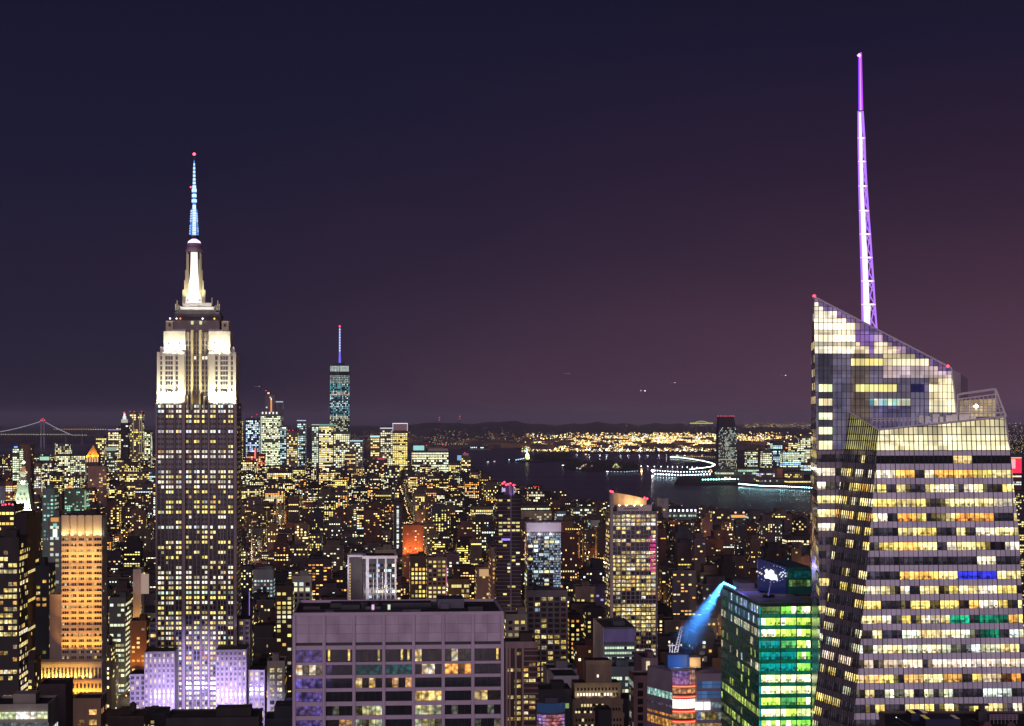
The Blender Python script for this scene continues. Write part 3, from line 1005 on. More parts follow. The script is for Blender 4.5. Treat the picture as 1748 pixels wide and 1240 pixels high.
# ================================================================== green glass office building
def green():
    B = Bld(1296, 1386, 1029.5, 650, 72)
    r = B.root('green_glass_building', 'green-lit glass office building with a blue rooftop billboard, left of the glass skyscraper')
    X, Z = B.x, B.z
    w2 = B.w / 2
    rng = random.Random(21)
    teal = stone('teal_mullion_metal', (.015, .16, .13), .35, .3, .7, 1.2, .5)
    tealb = window_mat('teal_lit_glass', cell=3.0, busy=.15)
    mb = MB(); mb.box(-w2 + .4 - 0, w2, .5, B.d, 0, Z(1030.5)); mb.build('core', M_DARK, r)
    mb = MB(); mb.box(-w2 + .5, w2, .6, B.d - .5, Z(1030.5) + .01, Z(1030)); mb.build('roof', stone('pale_roof_membrane', (.28, .27, .36), .8, .2, .7, 1.2, 1), r)
    mb = MB(); mb.box(-w2, w2, 0, .5, Z(1031), Z(1028.8)); mb.box(-w2 - .01, -w2 + .5, .5, B.d, Z(1031), Z(1028.8)); mb.build('parapet', teal, r)
    fh = 19.45 * B.k
    zt = Z(1036)
    nrow = 15
    winr = window_mat('green_room_window', cell=1.0, hue=.3, rough=.06, room=((zt - fh * .66) % fh, fh, .66))
    bays = [X(1299), X(1333), X(1361), X(1385.5)]
    glow_rows = ['dGG', 'YYY', 'YYY', 'tgY', 'ttG', 'ttG', 'WWW', 'WWW', 'YgY', 'WYW', 'YGG', 'GYG', 'YYG', 'GGY', 'YYY']
    pal = {'d': ((.25, .55, .15), .5), 'G': ((.30, .95, .10), 1.5), 'Y': ((.58, 1, .12), 1.8), 'W': ((.85, 1, .4), 2.2), 't': ((.0, .42, .40), .9), 'g': ((.15, .7, .2), 1)}
    for j in range(nrow):
        z1 = zt - j * fh
        z0 = z1 - fh * .66
        mb = MB(); mb.box(-w2, w2, -.1, .4, z0 - fh * .34 + .02, z0 - .02, 0, bottom=True, g=(0, .14, .085)); mb.build('spandrel', [tealb], r)
        # teal-lit corner strip
        c = MB(); c.box(-w2, bays[0] - .1, -.05, .3, z0, z1, 0, g=(0, .45, .42)); c.build('corner_glass', [tealb], r)
        for i in range(3):
            col, s = pal[glow_rows[j][i]]
            w = MB()
            a, b = bays[i] + .12, bays[i + 1] - .12
            n = max(3, int((b - a) / 1.5))
            pw = (b - a) / n
            for k in range(n):
                xa, xb = a + k * pw + .04, a + (k + 1) * pw - .04
                g = sc(col, s * rng.uniform(.6, 1.25))
                if glow_rows[j][i] in 'YWG' and rng.random() < .3:
                    g = sc((1, 1, .65), s * 1.2)
                w.poly([(xa, .2, z0 + .05), (xb, .2, z0 + .05), (xb, .2, z1 - .05), (xa, .2, z1 - .05)], 0, g)
                if k:
                    w.box(xa - .07, xa - .01, .0, .21, z0, z1, 1)
            w.build('window', [winr, teal], r)
        for i in range(4):
            pass
    mb = MB()
    for x in bays:
        mb.box(x - .12, x + .12, -.16, -.101, 0, zt)
    mb.build('vertical_fins', M_DARK, r)
    # west wall, seen at a slant: dark glass with a few lit storeys
    sd_ = MB(); fr = MB()
    nb = 11
    bw = B.d / nb
    lit_rows = {0: (.5, BLUEW), 1: (.4, BLUEW), 2: (.75, PALE), 5: (.4, PALE), 9: (.85, None), 11: (.6, None), 3: (.2, PALE)}
    for j in range(nrow):
        z1 = zt - j * fh; z0 = z1 - fh * .66
        lit, p = lit_rows.get(j, (.16, None))
        for i in range(nb * 3):
            y1 = B.d - i * bw / 3 - .1; y0 = y1 - bw / 3 + .14
            on = rng.random() < lit * (1.0 if (p is None or i > nb) else .5)
            colr = (.55, .80, .16) if p is None else pick(p, rng)
            g = sc(colr, rng.uniform(.5, 1.8)) if on else sc((.01, .16, .09), .18 + (.5 if j < 3 else 0) * rng.random())
            sd_.poly([(-w2 - .02, y1, z0), (-w2 - .02, y0, z0), (-w2 - .02, y0, z1), (-w2 - .02, y1, z1)], 0, g)
        fr.box(-w2 - .2, -w2 + .4, .3, B.d, z0 - fh * .34 + .02, z0 - .02, 0, bottom=True)
    for i in range(nb + 1):
        fr.box(-w2 - .3, -w2 - .21, i * bw, i * bw + .25, 0, zt)
    sd_.build('side_windows', [M_WINF], r, 'stuff'); fr.build('side_spandrels', teal, r, 'stuff')
    # penthouse with the billboard and the glazed plant wing
    zb = Z(1029)
    k = B.k
    q = lambda u, y: (((u - CU) / F * y) , y)
    Yb = 690
    r2 = empty('roof_billboard', 'dark blue billboard with a white world map, on the roof of the green-lit building', 'billboard', P(1318, 1020, Yb))
    def bb(mb, name, mats):
        o = mb.build(name, mats, r2); o.location = -r2.location; return o
    mb = MB()
    A_, B_, C_, D_ = P(1293, 953, Yb), P(1345, 969, Yb - 4), P(1345, 1016, Yb - 4), P(1293, 1008, Yb)
    back = Vector((1, 8, 0))
    blue = window_mat('billboard_screen', cell=None)
    mb.poly([D_, C_, B_, A_], 0, (.002, .006, .05))
    for a, b in ((A_, B_), (B_, C_), (C_, D_), (D_, A_)):
        mb.poly([a, b, b + back, a + back], 1)
    mb.poly([A_ + back, B_ + back, C_ + back, D_ + back], 1)
    bb(mb, 'screen', [blue, M_DARK])
    mb = MB()
    def at(u, v, off): return P(u, v, Yb - 4 - off)
    world_ = [(1305, 974), (1309, 971), (1312, 975), (1316, 972), (1321, 975), (1322, 980), (1326, 982), (1328, 992), (1322, 990), (1317, 991), (1312, 988), (1306, 988), (1304, 983), (1307, 980)]
    mb.poly([at(u, v, .2) for u, v in reversed(world_)], 0, (1.2, 1.2, 1.4))
    world2 = [(1331, 977), (1336, 975), (1343, 978), (1342, 985), (1336, 988), (1331, 983)]
    for (u, v) in [(1292, 976), (1297, 978), (1300, 980), (1333, 978), (1337, 977), (1340, 979), (1336, 982), (1341, 984), (1334, 985), (1331, 981)]:
        u_, v_ = u, v
        mb.poly([at(u_ - 1.5, v_ + 1.4, .2), at(u_ + 1.3, v_ + 1, .2), at(u_ + 1.6, v_ - 1.4, .2), at(u_ - 1, v_ - 1.2, .2)], 0, (1.1, .95, .7) if u < 1302 else (.85, .95, 1.1))
    for i in range(26):
        an = 2 * math.pi * i / 26
        u_, v_ = 1318 + 24 * math.cos(an), 980 + 14 * math.sin(an)
        if rng.random() < .8:
            mb.poly([at(u_ - .7, v_ + .6, .2), at(u_ + .7, v_ + .6, .2), at(u_ + .7, v_ - .6, .2), at(u_ - .7, v_ - .6, .2)], 0, (.4, .55, 1.4))
    bb(mb, 'world_map', [M_LAMP])
    mb = MB()
    mb.tube(P(1316, 996, Yb - 6), P(1312, 1018, 660), .3); mb.tube(P(1302, 1018, 663), P(1322, 1018, 663), .6)
    bb(mb, 'support_arm', [M_DARK])
    mb = MB()
    y0, y1 = 32, 70
    mb.box(B.lx(1345, y0), B.lx(1386, y0), y0, y1, zb - .3, B.lz(969.5, y0))
    mb.build('plant_wing', [teal], r)
    mb = MB()
    for i in range(7):
        x0 = B.lx(1345, y0) + .4 + i * 1.32
        for jj, (va, vb_) in enumerate(((990, 1001), (975, 986))):
            g = sc((.35, .75, .2), rng.uniform(.1, .6)) if jj == 0 else sc((0, .12, .12), rng.uniform(.4, 1))
            if True:
                mb.poly([(x0, y0 - .05, ZV(vb_, 684)), (x0 + 1.2, y0 - .05, ZV(vb_, 684)), (x0 + 1.2, y0 - .05, ZV(va, 684)), (x0, y0 - .05, ZV(va, 684))], 0, g)
    mb.build('plant_wing_windows', [M_WINF], r)
    # roof kerbs and the row of blue lamps on the far left corner
    mb = MB()
    kerb = stone('violet_lit_kerb', (.3, .28, .4), .8)
    for y in (24, 46):
        mb = MB(); mb.box(-w2 + 1, B.lx(1342, y), y, y + .5, zb - .2, zb + .6); mb.build('roof_kerb', kerb, r)
    mb = MB(); mb.box(B.lx(1262, 50), B.lx(1288, 50), 50, 62, zb - .2, zb + 2.4); mb.build('plant_house', kerb, r)
    for i in range(6):
        mb = MB(); mb.octa((-w2 + .3, B.d - 3 - i * 4.5, zb + .9), .55, g=(.8, 2.6, 4.5)); mb.build('blue_lamp', M_LAMP, r)
    # blue lamps wash over the roof
    spot('roof_wash_lamp', (-w2 + 3, 52, zb + 9), (X(1330), 14, zb), 9000, (.25, .22, 1), 110, .8, 1.0, r)
    # searchlight: a spot inside a mist cone added and shaped to show its beam
    a = P(1235, 998, 722); b = P(1186, 1096, 705)
    mist = MB()
    d = (b - a).normalized(); L = (b - a).length * 1.12
    ra, rb = 2.2, 17
    n = 16
    for (zz, rr) in ((0, ra), (L, rb)):
        for i in range(n):
            an = 2 * math.pi * i / n
            mist.v.append((rr * math.cos(an), rr * math.sin(an), zz))
    for i in range(n):
        mist.f.append((i, (i + 1) % n, n + (i + 1) % n, n + i))
    mist.f.append(tuple(reversed(range(n)))); mist.f.append(tuple(range(n, 2 * n)))
    for _ in mist.f:
        mist.m.append(0); mist.g.append((0, 0, 0)); mist.t.append((1, 1, 1))
    mm = bpy.data.materials.new('added_searchlight_mist'); mm.use_nodes = True
    nt = mm.node_tree; nt.nodes.clear()
    vs = nt.nodes.new('ShaderNodeVolumePrincipled'); o_ = nt.nodes.new('ShaderNodeOutputMaterial')
    vs.inputs['Color'].default_value = (.8, .9, 1, 1)
    tc = N(nt, 'ShaderNodeTexCoord'); sp_ = N(nt, 'ShaderNodeSeparateXYZ'); nt.links.new(tc.outputs['Object'], sp_.inputs[0])
    def mth(op, a_, b_):
        m_ = N(nt, 'ShaderNodeMath', operation=op)
        for k_, q_ in enumerate((a_, b_)):
            if isinstance(q_, (int, float)): m_.inputs[k_].default_value = q_
            else: nt.links.new(q_, m_.inputs[k_])
        return m_.outputs[0]
    r2_ = mth('SQRT', mth('ADD', mth('MULTIPLY', sp_.outputs['X'], sp_.outputs['X']), mth('MULTIPLY', sp_.outputs['Y'], sp_.outputs['Y'])), 0)
    rad = mth('ADD', mth('MULTIPLY', sp_.outputs['Z'], (rb - ra) / L), ra)
    f_ = mth('MAXIMUM', mth('SUBTRACT', 1, mth('DIVIDE', r2_, rad)), 0)
    zf = mth('MAXIMUM', mth('SUBTRACT', 1, mth('POWER', mth('MAXIMUM', mth('DIVIDE', sp_.outputs['Z'], L), 0), 2.5)), 0)
    nz = N(nt, 'ShaderNodeTexNoise'); nz.inputs['Scale'].default_value = .25; nz.inputs['Detail'].default_value = 3; nt.links.new(tc.outputs['Object'], nz.inputs['Vector'])
    den = mth('MULTIPLY', mth('MULTIPLY', mth('POWER', f_, 2.4), zf), mth('MULTIPLY', nz.outputs['Fac'], .22))
    nt.links.new(den, vs.inputs['Density'])
    nt.links.new(vs.outputs[0], o_.inputs['Volume'])
    mo = mist.build('added_beam_mist', mm, loc=a)
    mo.rotation_euler = d.to_track_quat('Z', 'Y').to_euler()
    tag(mo, 'thin mist cone added and shaped to show the blue searchlight beam left of the green-lit building', 'added_beam_mist')
    mo['kind'] = 'stuff'
    spot('searchlight', tuple(a - d * 4), tuple(b), 2600000, (.05, .32, 1), 30, 1.0, .5)


green()
print('green')
# ================================================================== the stepped stone skyscraper with the floodlit crown
def esb():
    Y = 1330
    B = Bld(265.5, 403, 688, Y, 45)
    TAKEN.append((245, 455, 1060, B.loc.x, Y + 20, 60)); TAKEN.append((0, 0, 0, B.loc.x, 1278, 72))
    r = B.root('stepped_skyscraper', 'tall stepped stone skyscraper with floodlit white crown, mast and blue antenna, on the left', 'skyscraper')
    k = B.k
    rng = random.Random(3)
    cx = (334.5 - 265.5) * k - B.w / 2
    X = lambda u: (u - 334.5) * k + cx
    Z = B.z
    def part(name, mb, mats=None, kind=None):
        return mb.build(name, mats or ([M_LIMES] if name == 'pier' else [M_SHAFT] if name == 'shaft' else [M_LIME]), r, kind)
    D = 45
    # bay groups of the front, in bearings: (left, right, number of window columns, y of the wall)
    groups = [(269, 280, 2), (282.5, 296, 3), (299.5, 309.5, 2), (316, 326, 2), (329.5, 339.5, 2), (343, 353, 2), (357.5, 367.5, 2), (371, 384.5, 3), (388, 397, 2)]
    # shaft core
    mb = MB()
    mb.box(X(265.5), X(314.5), .9, D, 0, Z(688)); mb.box(X(314.5), X(354.6), 3.0, D, 0, Z(688) + 6); mb.box(X(354.6), X(403), .9, D, 0, Z(688))
    part('shaft', mb)
    piers = [265.5, 281.2, 297.8, 310.5, 327.8, 341.3, 354, 369.3, 386.2, 398.3]
    ends = [268.6, 282.1, 299, 315.6, 329, 342.6, 357, 370.6, 387.6, 403]
    for i, (a, b) in enumerate(zip(piers, ends)):
        mb = MB()
        yb = 3.1 if 4 <= i <= 5 else 1.0
        yf = 1.6 if 4 <= i <= 5 else -.3
        mb.box(X(a), X(b), yf, yb, 0, Z(688)); part('pier', mb)
    # windows, storey by storey
    fh = 8.62 * k
    nrow = int((1240 - 690) / 8.62)
    w = MB(); fins = MB()
    full = {0: .85, 1: .8, 2: .5, 5: 1, 9: .85, 10: 1, 13: .95, 14: 1, 15: 1, 16: .3, 19: .55, 20: .45, 21: .95, 24: 1.0, 25: .4, 26: .35, 27: .75, 28: .7, 30: .2, 32: .5, 33: .6, 34: .9, 35: .9, 36: .7, 37: .95, 38: .6, 39: .5, 41: .75, 42: .5, 43: .95}
    hue = {0: [((.75, 1, .85), 1)], 5: [((.85, .85, 1), 1)], 24: [((.9, .95, .85), 1)], 19: [((1, .85, .1), 1)], 37: [((.7, 1, .75), 1)], 36: [((1, .8, .3), 1)], 1: [((1, .85, .65), 1)]}
    for j in range(nrow):
        z1 = Z(691.5 + j * 8.62); z0 = z1 - fh * .54
        v = 691.5 + j * 8.62
        base = full.get(j, .10 if v < 1060 else .5)
        pal = hue.get(j, YEL + [((1, .93, .75), 4)])
        rc = pick(pal, rng)
        for gi, (a, b, n) in enumerate(groups):
            on_g = rng.random() < (base * 1.25 if base > .5 else base * 1.6)
            y = 2.88 if 3 <= gi <= 5 else .78
            if j < 3 and gi in (3,):
                pass
            pw = (X(b) - X(a)) / n
            for i in range(n):
                x0 = X(a) + i * pw + .3
                on = on_g and rng.random() < .88 or rng.random() < .04
                c = rc if rng.random() < .8 else pick(MIX, rng)
                g = sc(c, rng.uniform(.6, 1.7) * (1.0 if rng.random() < .8 else .35)) if on else (0, 0, 0)
                w.poly([(x0, y, z0), (x0 + pw - .6, y, z0), (x0 + pw - .6, y, z1), (x0, y, z1)], 0, g)
    for a, b, n in groups:
        gi = groups.index((a, b, n))
        y = 2.5 if 3 <= gi <= 5 else .35
        for i in range(1, n):
            x = X(a) + (X(b) - X(a)) * i / n
            fins.box(x - .19, x + .19, y, y + .5, 0, Z(690), 0, t=(1, 1, 1))
    part('windows', w, [M_WIN], 'stuff'); part('window_strips', fins, [M_LIME], 'stuff')
    # west wall
    w = MB()
    windows(w, (X(403), .9), (0, 1), D - 1, 60, Z(690), 2.3, fh, .5, .5, .06, YEL, .8, rng, off=.05, m=0, mx=2, dark=True)
    part('side_windows', w, [M_WIN], 'stuff')

    # ---- crown tier 1 (v 688 -> 602)
    LW = [M_LIMEW]
    z0, z1 = Z(688), Z(603)
    for side in (-1, 1):
        S = (lambda u: X(u)) if side < 0 else (lambda u: X(669 - u))
        def bx(mb, a, b, y0, y1, za, zb, **kw):
            xa, xb = S(a), S(b)
            mb.box(min(xa, xb), max(xa, xb), y0, y1, za, zb, **kw)
        mb = MB(); bx(mb, 268, 316, 2.4, 34, z0, z1); part('crown_tier', mb, LW)
        for a, b in ((267.5, 272.3), (276.5, 281), (294.5, 298), (303.5, 314)):
            mb = MB(); bx(mb, a, b, 1.2, 2.4, z0, z1 + .8); part('crown_pier', mb, LW)
        mb = MB(); bx(mb, 268, 314, 1.25, 2.4, z0, Z(668)); part('crown_base_band', mb, LW)
        w = MB()
        for j in range(9):
            va = 608 + j * 8.6
            hh = (1 if j < 6 else .62) if j < 7 else .35
            for a, b in ((272.9, 276), (281.6, 285.6), (286.2, 289.6), (290.2, 294), (299, 302.8)):
                xa, xb = sorted((S(a), S(b)))
                yy = 2.33 if va + 5 < 668 else 1.2
                if j >= 6:
                    hh = .45; m_ = (xb - xa) * .22; xa += m_; xb -= m_
                if j >= 8: continue
                w.poly([(xa, yy, Z(va + 6.2 * hh)), (xb, yy, Z(va + 6.2 * hh)), (xb, yy, Z(va)), (xa, yy, Z(va))], 0, sc((1, .5, .3), .02))
        part('crown_windows', w, [M_WIN], 'stuff')
        # tier 2 (v 602 -> 563)
        mb = MB(); bx(mb, 278, 315, 4.5, 32, z1, Z(565)); part('upper_tier', mb, LW)
        mb = MB(); bx(mb, 290, 315, 5.5, 28, Z(565), Z(562)); part('upper_cornice', mb, LW)
        w = MB()
        for (a, v) in ((304, 584), (298.5, 593), (286, 584), (303, 592)):
            xa, xb = sorted((S(a), S(a + 1.8)))
            w.poly([(xa, 4.42, Z(v + 3)), (xb, 4.42, Z(v + 3)), (xb, 4.42, Z(v)), (xa, 4.42, Z(v))], 0)
        part('upper_windows', w, [M_WIN], 'stuff')
        # buttress teeth on the setback and corner pavilions
        mb = MB(); bx(mb, 271, 277, 8, 20, z1, Z(592)); part('setback_block', mb, LW)
        mb = MB(); bx(mb, 281, 293, 7, 20, Z(565), Z(547)); part('corner_pavilion', mb, [M_LIMEO])
        w = MB(); xa, xb = sorted((S(285.5), S(289.5)))
        w.poly([(xa, 6.9, Z(557)), (xb, 6.9, Z(557)), (xb, 6.9, Z(551.5)), (xa, 6.9, Z(551.5))], 0); part('pavilion_opening', w, [M_DARK])
        # floodlights on the ledges, aimed up the walls
        for u in (274, 288, 302):
            spot('floodlight', (S(u), -4.5, z0 - 2), (S(u), 4, z0 + 17), 42000, (1, .92, .58), 120, 1, .4, r)
        for u in (284, 297, 308):
            spot('floodlight', (S(u), -1.5, z1 - .5), (S(u), 5, z1 + 11), 12000, (1, .93, .62), 130, 1, .4, r)
        spot('floodlight', (S(313), -3.5, z0 + 3), (S(318), 5, z0 + 25), 11000, (1, .86, .32), 110, 1, .4, r)
    # recessed centre with three fins running to the arches
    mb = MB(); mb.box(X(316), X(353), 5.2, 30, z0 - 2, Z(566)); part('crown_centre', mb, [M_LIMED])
    for a, b in ((324.5, 328.5), (338.3, 342.3)):
        mb = MB(); mb.box(X(a), X(b), 2.6, 5.2, Z(700), Z(563)); part('centre_fin', mb, [M_LIMEO])
    for a in (319.5, 333.2, 347.5):
        mb = MB(); mb.box(X(a), X(a + 1), 4.2, 5.2, Z(690), Z(568)); part('centre_strip', mb, [M_LIMEO])
    w = MB()
    for j in range(13):
        va = 582 + j * 8.6
        for a in (315.8, 320.6, 329.5, 334.6, 343.2, 348.6):
            w.poly([(X(a), 5.1, Z(va + 5.5)), (X(a + 3.4), 5.1, Z(va + 5.5)), (X(a + 3.4), 5.1, Z(va)), (X(a), 5.1, Z(va))], 0,
                   (1.2, 1.1, .8) if (j == 3 and a in (329.5, 343.2, 348.6)) else (0, 0, 0))
    part('centre_windows', w, [M_WIN], 'stuff')
    for a, h in ((319.5, 0), (326.5, 7), (340.5, 7), (347.5, 0)):
        mb = MB(); mb.box(X(a - 1.6), X(a + 1.6), -.2, 3, Z(700), Z(682 - h)); mb.box(X(a - .9), X(a + .9), 0, 3, Z(682 - h), Z(676 - h)); part('corbel', mb, [M_LIMEO])
    spot('floodlight', (X(334), -3, Z(694)), (X(334), 6, Z(660)), 2500, (1, .75, .25), 110, 1, .4, r)
    for u in (327, 341):
        spot('floodlight', (X(u), 0, Z(606)), (X(u), 6, Z(580)), 900, (1, .8, .3), 90, 1, .4, r)

    # ---- drum and steps under the mast
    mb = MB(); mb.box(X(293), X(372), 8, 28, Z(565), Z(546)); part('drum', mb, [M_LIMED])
    w = MB()
    for i in range(7):
        u = 299 + i * 11
        w.box(X(u), X(u + 2.2), 7.9, 8.2, Z(562), Z(557.5), 0)
    for u in (323.5, 338):
        w.box(X(u), X(u + 4.2), 7.7, 8.2, Z(553), Z(547), 0, g=(.7, .75, .35))
    part('drum_windows', w, [M_WIN], 'stuff')
    for a, b, va, vb in ((293, 375, 546, 541.5), (295, 375, 541, 536), (296, 372, 535.6, 531), (301, 366, 530.6, 527.5)):
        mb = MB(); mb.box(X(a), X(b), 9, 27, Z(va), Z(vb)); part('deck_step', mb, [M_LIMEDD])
    for u, c in ((299, (1, .7, .4)), (305.5, (1, .1, .05)), (363.5, (1, .35, .05)), (288, (.9, .9, 1)), (343.5, (.9, .9, 1))):
        mb = MB(); mb.octa((X(u), 7.5, Z(543)), .75, g=sc(c, 3)); part('deck_lamp', mb, [M_LAMP])
    # white lit rings
    for a, b, va, vb in ((305, 362, 527.3, 522.5), (309, 358, 521.5, 515.5)):
        mb = MB(); mb.box(X(a), X(b), 8.5 + (a > 306), 26, Z(va), Z(vb)); part('lit_ring', mb, [M_LIMEW])
    for side in (-1, 1):
        S = (lambda u: X(u)) if side < 0 else (lambda u: X(667 - u))
        for u, vt in ((295.5, 517), (298, 511), (301, 519), (304, 521), (308, 506)):
            mb = MB(); mb.box(min(S(u), S(u + 1.4)), max(S(u), S(u + 1.4)), 12, 14, Z(528), Z(vt)); part('mast_antenna', mb, [M_LIMEO])
    for u in (300, 318, 334, 350, 368):
        spot('ring_floodlight', (X(u), 3, Z(529)), (X(u), 10, Z(520)), 1500, (1, .97, .9), 140, 1, .3, r)
    # the mast: glass strip between stepped metal wings
    mcx, mcy = B.lx(331.5, 17), 17
    segs = [(515.5, 13.6), (500, 11.8), (487, 9.6), (474, 7.2), (462, 6.2), (444, 5.6), (427, 5.4)]
    mb = MB()
    for (va, ha), (vb, hb) in zip(segs, segs[1:]):
        a, b = ha * k, hb * k
        mb.prism([(mcx - a, mcy - a * .8), (mcx + a, mcy - a * .8), (mcx + a, mcy + a), (mcx - a, mcy + a)], Z(va), Z(vb), poly1=[(mcx - b, mcy - b * .8), (mcx + b, mcy - b * .8), (mcx + b, mcy + b), (mcx - b, mcy + b)], cap=False)
    part('mast_glass', mb, [M_MAST])
    for s_ in (-1, 1):
        for lv, (va, vb, xo) in enumerate(((515.5, 492, 19.5), (500, 476, 16.8), (490, 458, 14.8), (478, 430, 13.0))):
            mb = MB()
            xa, xb = mcx + s_ * (xo - 3) * k, mcx + s_ * xo * k
            mb.box(min(xa, xb), max(xa, xb), mcy - 2.2 + lv * .1, mcy + 2.2, Z(515.5), Z(vb)); part('mast_wing', mb, [M_LIMEO])
        for vb, xo in ((440, 9.4), (428, 11.2)):
            mb = MB(); x = mcx + s_ * xo * k
            mb.box(x - .35, x + .35, mcy - 4.5, mcy - 3.4, Z(512), Z(vb)); part('mast_fin', mb, [M_LIMEO])
            spot('floodlight', (x, mcy - 9, Z(516)), (x, mcy, Z(470)), 9000, (1, .92, .62), 70, 1, .3, r)
    mb = MB(); mb.cyl(mcx, mcy + 1, 3.2, 2.0, Z(515), Z(424), 12); part('mast_shaft', mb, [M_LIMED])
    for va, vb, h in ((426.5, 423, 14.6), (423, 418, 13), (417, 411.5, 12.5)):
        mb = MB(); mb.cyl(mcx, mcy, h * k, h * k, Z(va), Z(vb), 20); part('mast_collar', mb, [M_MASTC])
    mb = MB()
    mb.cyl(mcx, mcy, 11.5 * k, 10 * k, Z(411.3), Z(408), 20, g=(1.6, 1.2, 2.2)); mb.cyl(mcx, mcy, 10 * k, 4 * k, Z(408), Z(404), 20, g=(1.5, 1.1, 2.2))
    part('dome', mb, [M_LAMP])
    mb = MB(); mb.cyl(mcx, mcy, 8.5 * k, 8.5 * k, Z(403.9), Z(398), 12); part('antenna_base', mb, [M_DARK])
    # antenna
    mb = MB()
    mb.cyl(mcx, mcy, 3.2 * k, 2.9 * k, Z(398), Z(345), 8, g=(.9, 1.15, 1.5)); part('antenna_trunk', mb, [M_LAMP])
    lat = MB()
    for sx, sy in ((-1, -1), (1, -1), (1, 1), (-1, 1)):
        lat.tube((mcx + sx * 6.6 * k, mcy + sy * 6.6 * k, Z(398)), (mcx + sx * 4.2 * k, mcy + sy * 4.2 * k, Z(352)), .22, g=(.06, .3, 1.1))
    for j in range(11):
        v = 396 - j * 4.3; h = (6.6 - j * .25) * k
        for s_ in (-1, 1):
            lat.tube((mcx - h, mcy + s_ * h, Z(v)), (mcx + h, mcy + s_ * h, Z(v)), .2, g=(.1, .3, .8)); lat.tube((mcx + s_ * h, mcy - h, Z(v)), (mcx + s_ * h, mcy + h, Z(v)), .2, g=(.1, .3, .8))
        if rng.random() < .8:
            lat.box(mcx - h - .6, mcx - h + .5, mcy - 2.5, mcy - 1.5, Z(v), Z(v - 2.2), g=(.7, .85, 1))
        if rng.random() < .8:
            lat.box(mcx + h - .5, mcx + h + .6, mcy - 2.5, mcy - 1.5, Z(v), Z(v - 2.2), g=(.6, .8, 1))
    part('antenna_lattice', lat, [M_LAMP])
    mb = MB(); mb.cyl(mcx, mcy, 2.6 * k, .8 * k, Z(345), Z(268), 8, g=(.05, .3, 1.1)); mb.cyl(mcx, mcy, .5 * k, .3 * k, Z(268), Z(257), 6, m=0); part('antenna_pole', mb, [M_LAMP])
    for v, h in ((338, 4.4), (329, 4.0), (320, 4.2), (314, 3.2), (307, 2.5), (301, 2.3), (294.5, 2.1), (288, 2.0), (281.5, 1.8), (275, 1.3)):
        mb = MB(); mb.cyl(mcx, mcy, h * k, h * k, Z(v + 2.1 * (1.3 if h > 3 else 1)), Z(v - 2.1 * (1.3 if h > 3 else 1)), 10, g=(.75, 1.05, 1.3)); part('antenna_array', mb, [M_LAMP])
    beacon(r, (mcx, mcy, Z(257)), 1.3, k=9); beacon(r, (mcx - 2.4, mcy - 1, Z(314.5)), .7, k=6)
    mb = MB(); mb.tube((mcx, mcy, Z(257)), (mcx, mcy, Z(252)), .15); part('antenna_tip', mb, [M_DARK])

    # ---- lower lavender-lit wings
    for (u0, u1, vt, y0, n, dpt) in ((251.5, 303, 1113, -22, 7, 30), (372.5, 424.5, 1110.8, -22, 7, 30), (225, 251, 1151, -12, 3, 22), (426, 453.5, 1146, -12, 3, 22), (252.5, 268, 1062, 10, 1, 25), (403.4, 423, 1059, 10, 2, 25)):
        # the sheet scale shrinks a little for nearer walls
        f_ = (Y + y0) / Y
        xa, xb = (u0 - 334.5) * k * f_ + cx, (u1 - 334.5) * k * f_ + cx
        KEEP.append((u0 - 4, u1 + 4, 1226, 1400)) if y0 < 0 else None
        if y0 < 0:
            sh_ = y0 * (334.5 - CU) / F * -1
            sh_ = 0
            xa += 0; xb += 0
        zt = EYE - (vt - HZ) / F * (Y + y0)
        mb = MB(); mb.box(xa, xb, y0 + .5, y0 + dpt, 0, zt); part('wing', mb)
        mb = MB(); mb.box(xa + .3, xb - .3, y0 + .8, y0 + dpt - .3, zt + .01, zt + .3); part('wing_roof', mb, [M_ROOF])
        w = MB()
        pw = (xb - xa) / n
        for i in range(n + 1):
            mb = MB(); x = xa + i * pw; hw = .8 if i in (0, n) else .75
            mb.box(max(xa, x - hw), min(xb, x + hw), y0 - .2, y0 + .5, 0, zt + .2); part('pier', mb)
        rowsn = int((zt - 20) / fh)
        for j in range(rowsn):
            z_1 = zt - 1.6 - j * fh; on_r = .25 + .5 * (rng.random() < .3)
            for i in range(n):
                a, b = xa + i * pw + .95, xa + (i + 1) * pw - .95
                m_ = (a + b) / 2
                on2 = rng.random() < on_r
                for (p, q) in ((a, m_ - .1), (m_ + .1, b)):
                    on = on2 and rng.random() < .9
                    w.poly([(p, y0 + .44, z_1 - fh * .6), (q, y0 + .44, z_1 - fh * .6), (q, y0 + .44, z_1), (p, y0 + .44, z_1)], 0, sc(pick(YEL + [((1, .95, .85), 5)], rng), rng.uniform(.5, 1.3)) if on else sc((.35, .3, 1), .03))
        part('wing_windows', w, [M_WIN], 'stuff')
    # lavender floodlights standing on the roofs at the foot of the tower
    for u in (255, 275, 295, 318, 340, 360, 380, 400, 420, 440):
        spot('lavender_floodlight', ((u - 334.5) * k + cx, -88, 44), ((u - 334.5) * k + cx, -5, 56), 165000, (.56, .46, 1), 60, .8, 2, r)


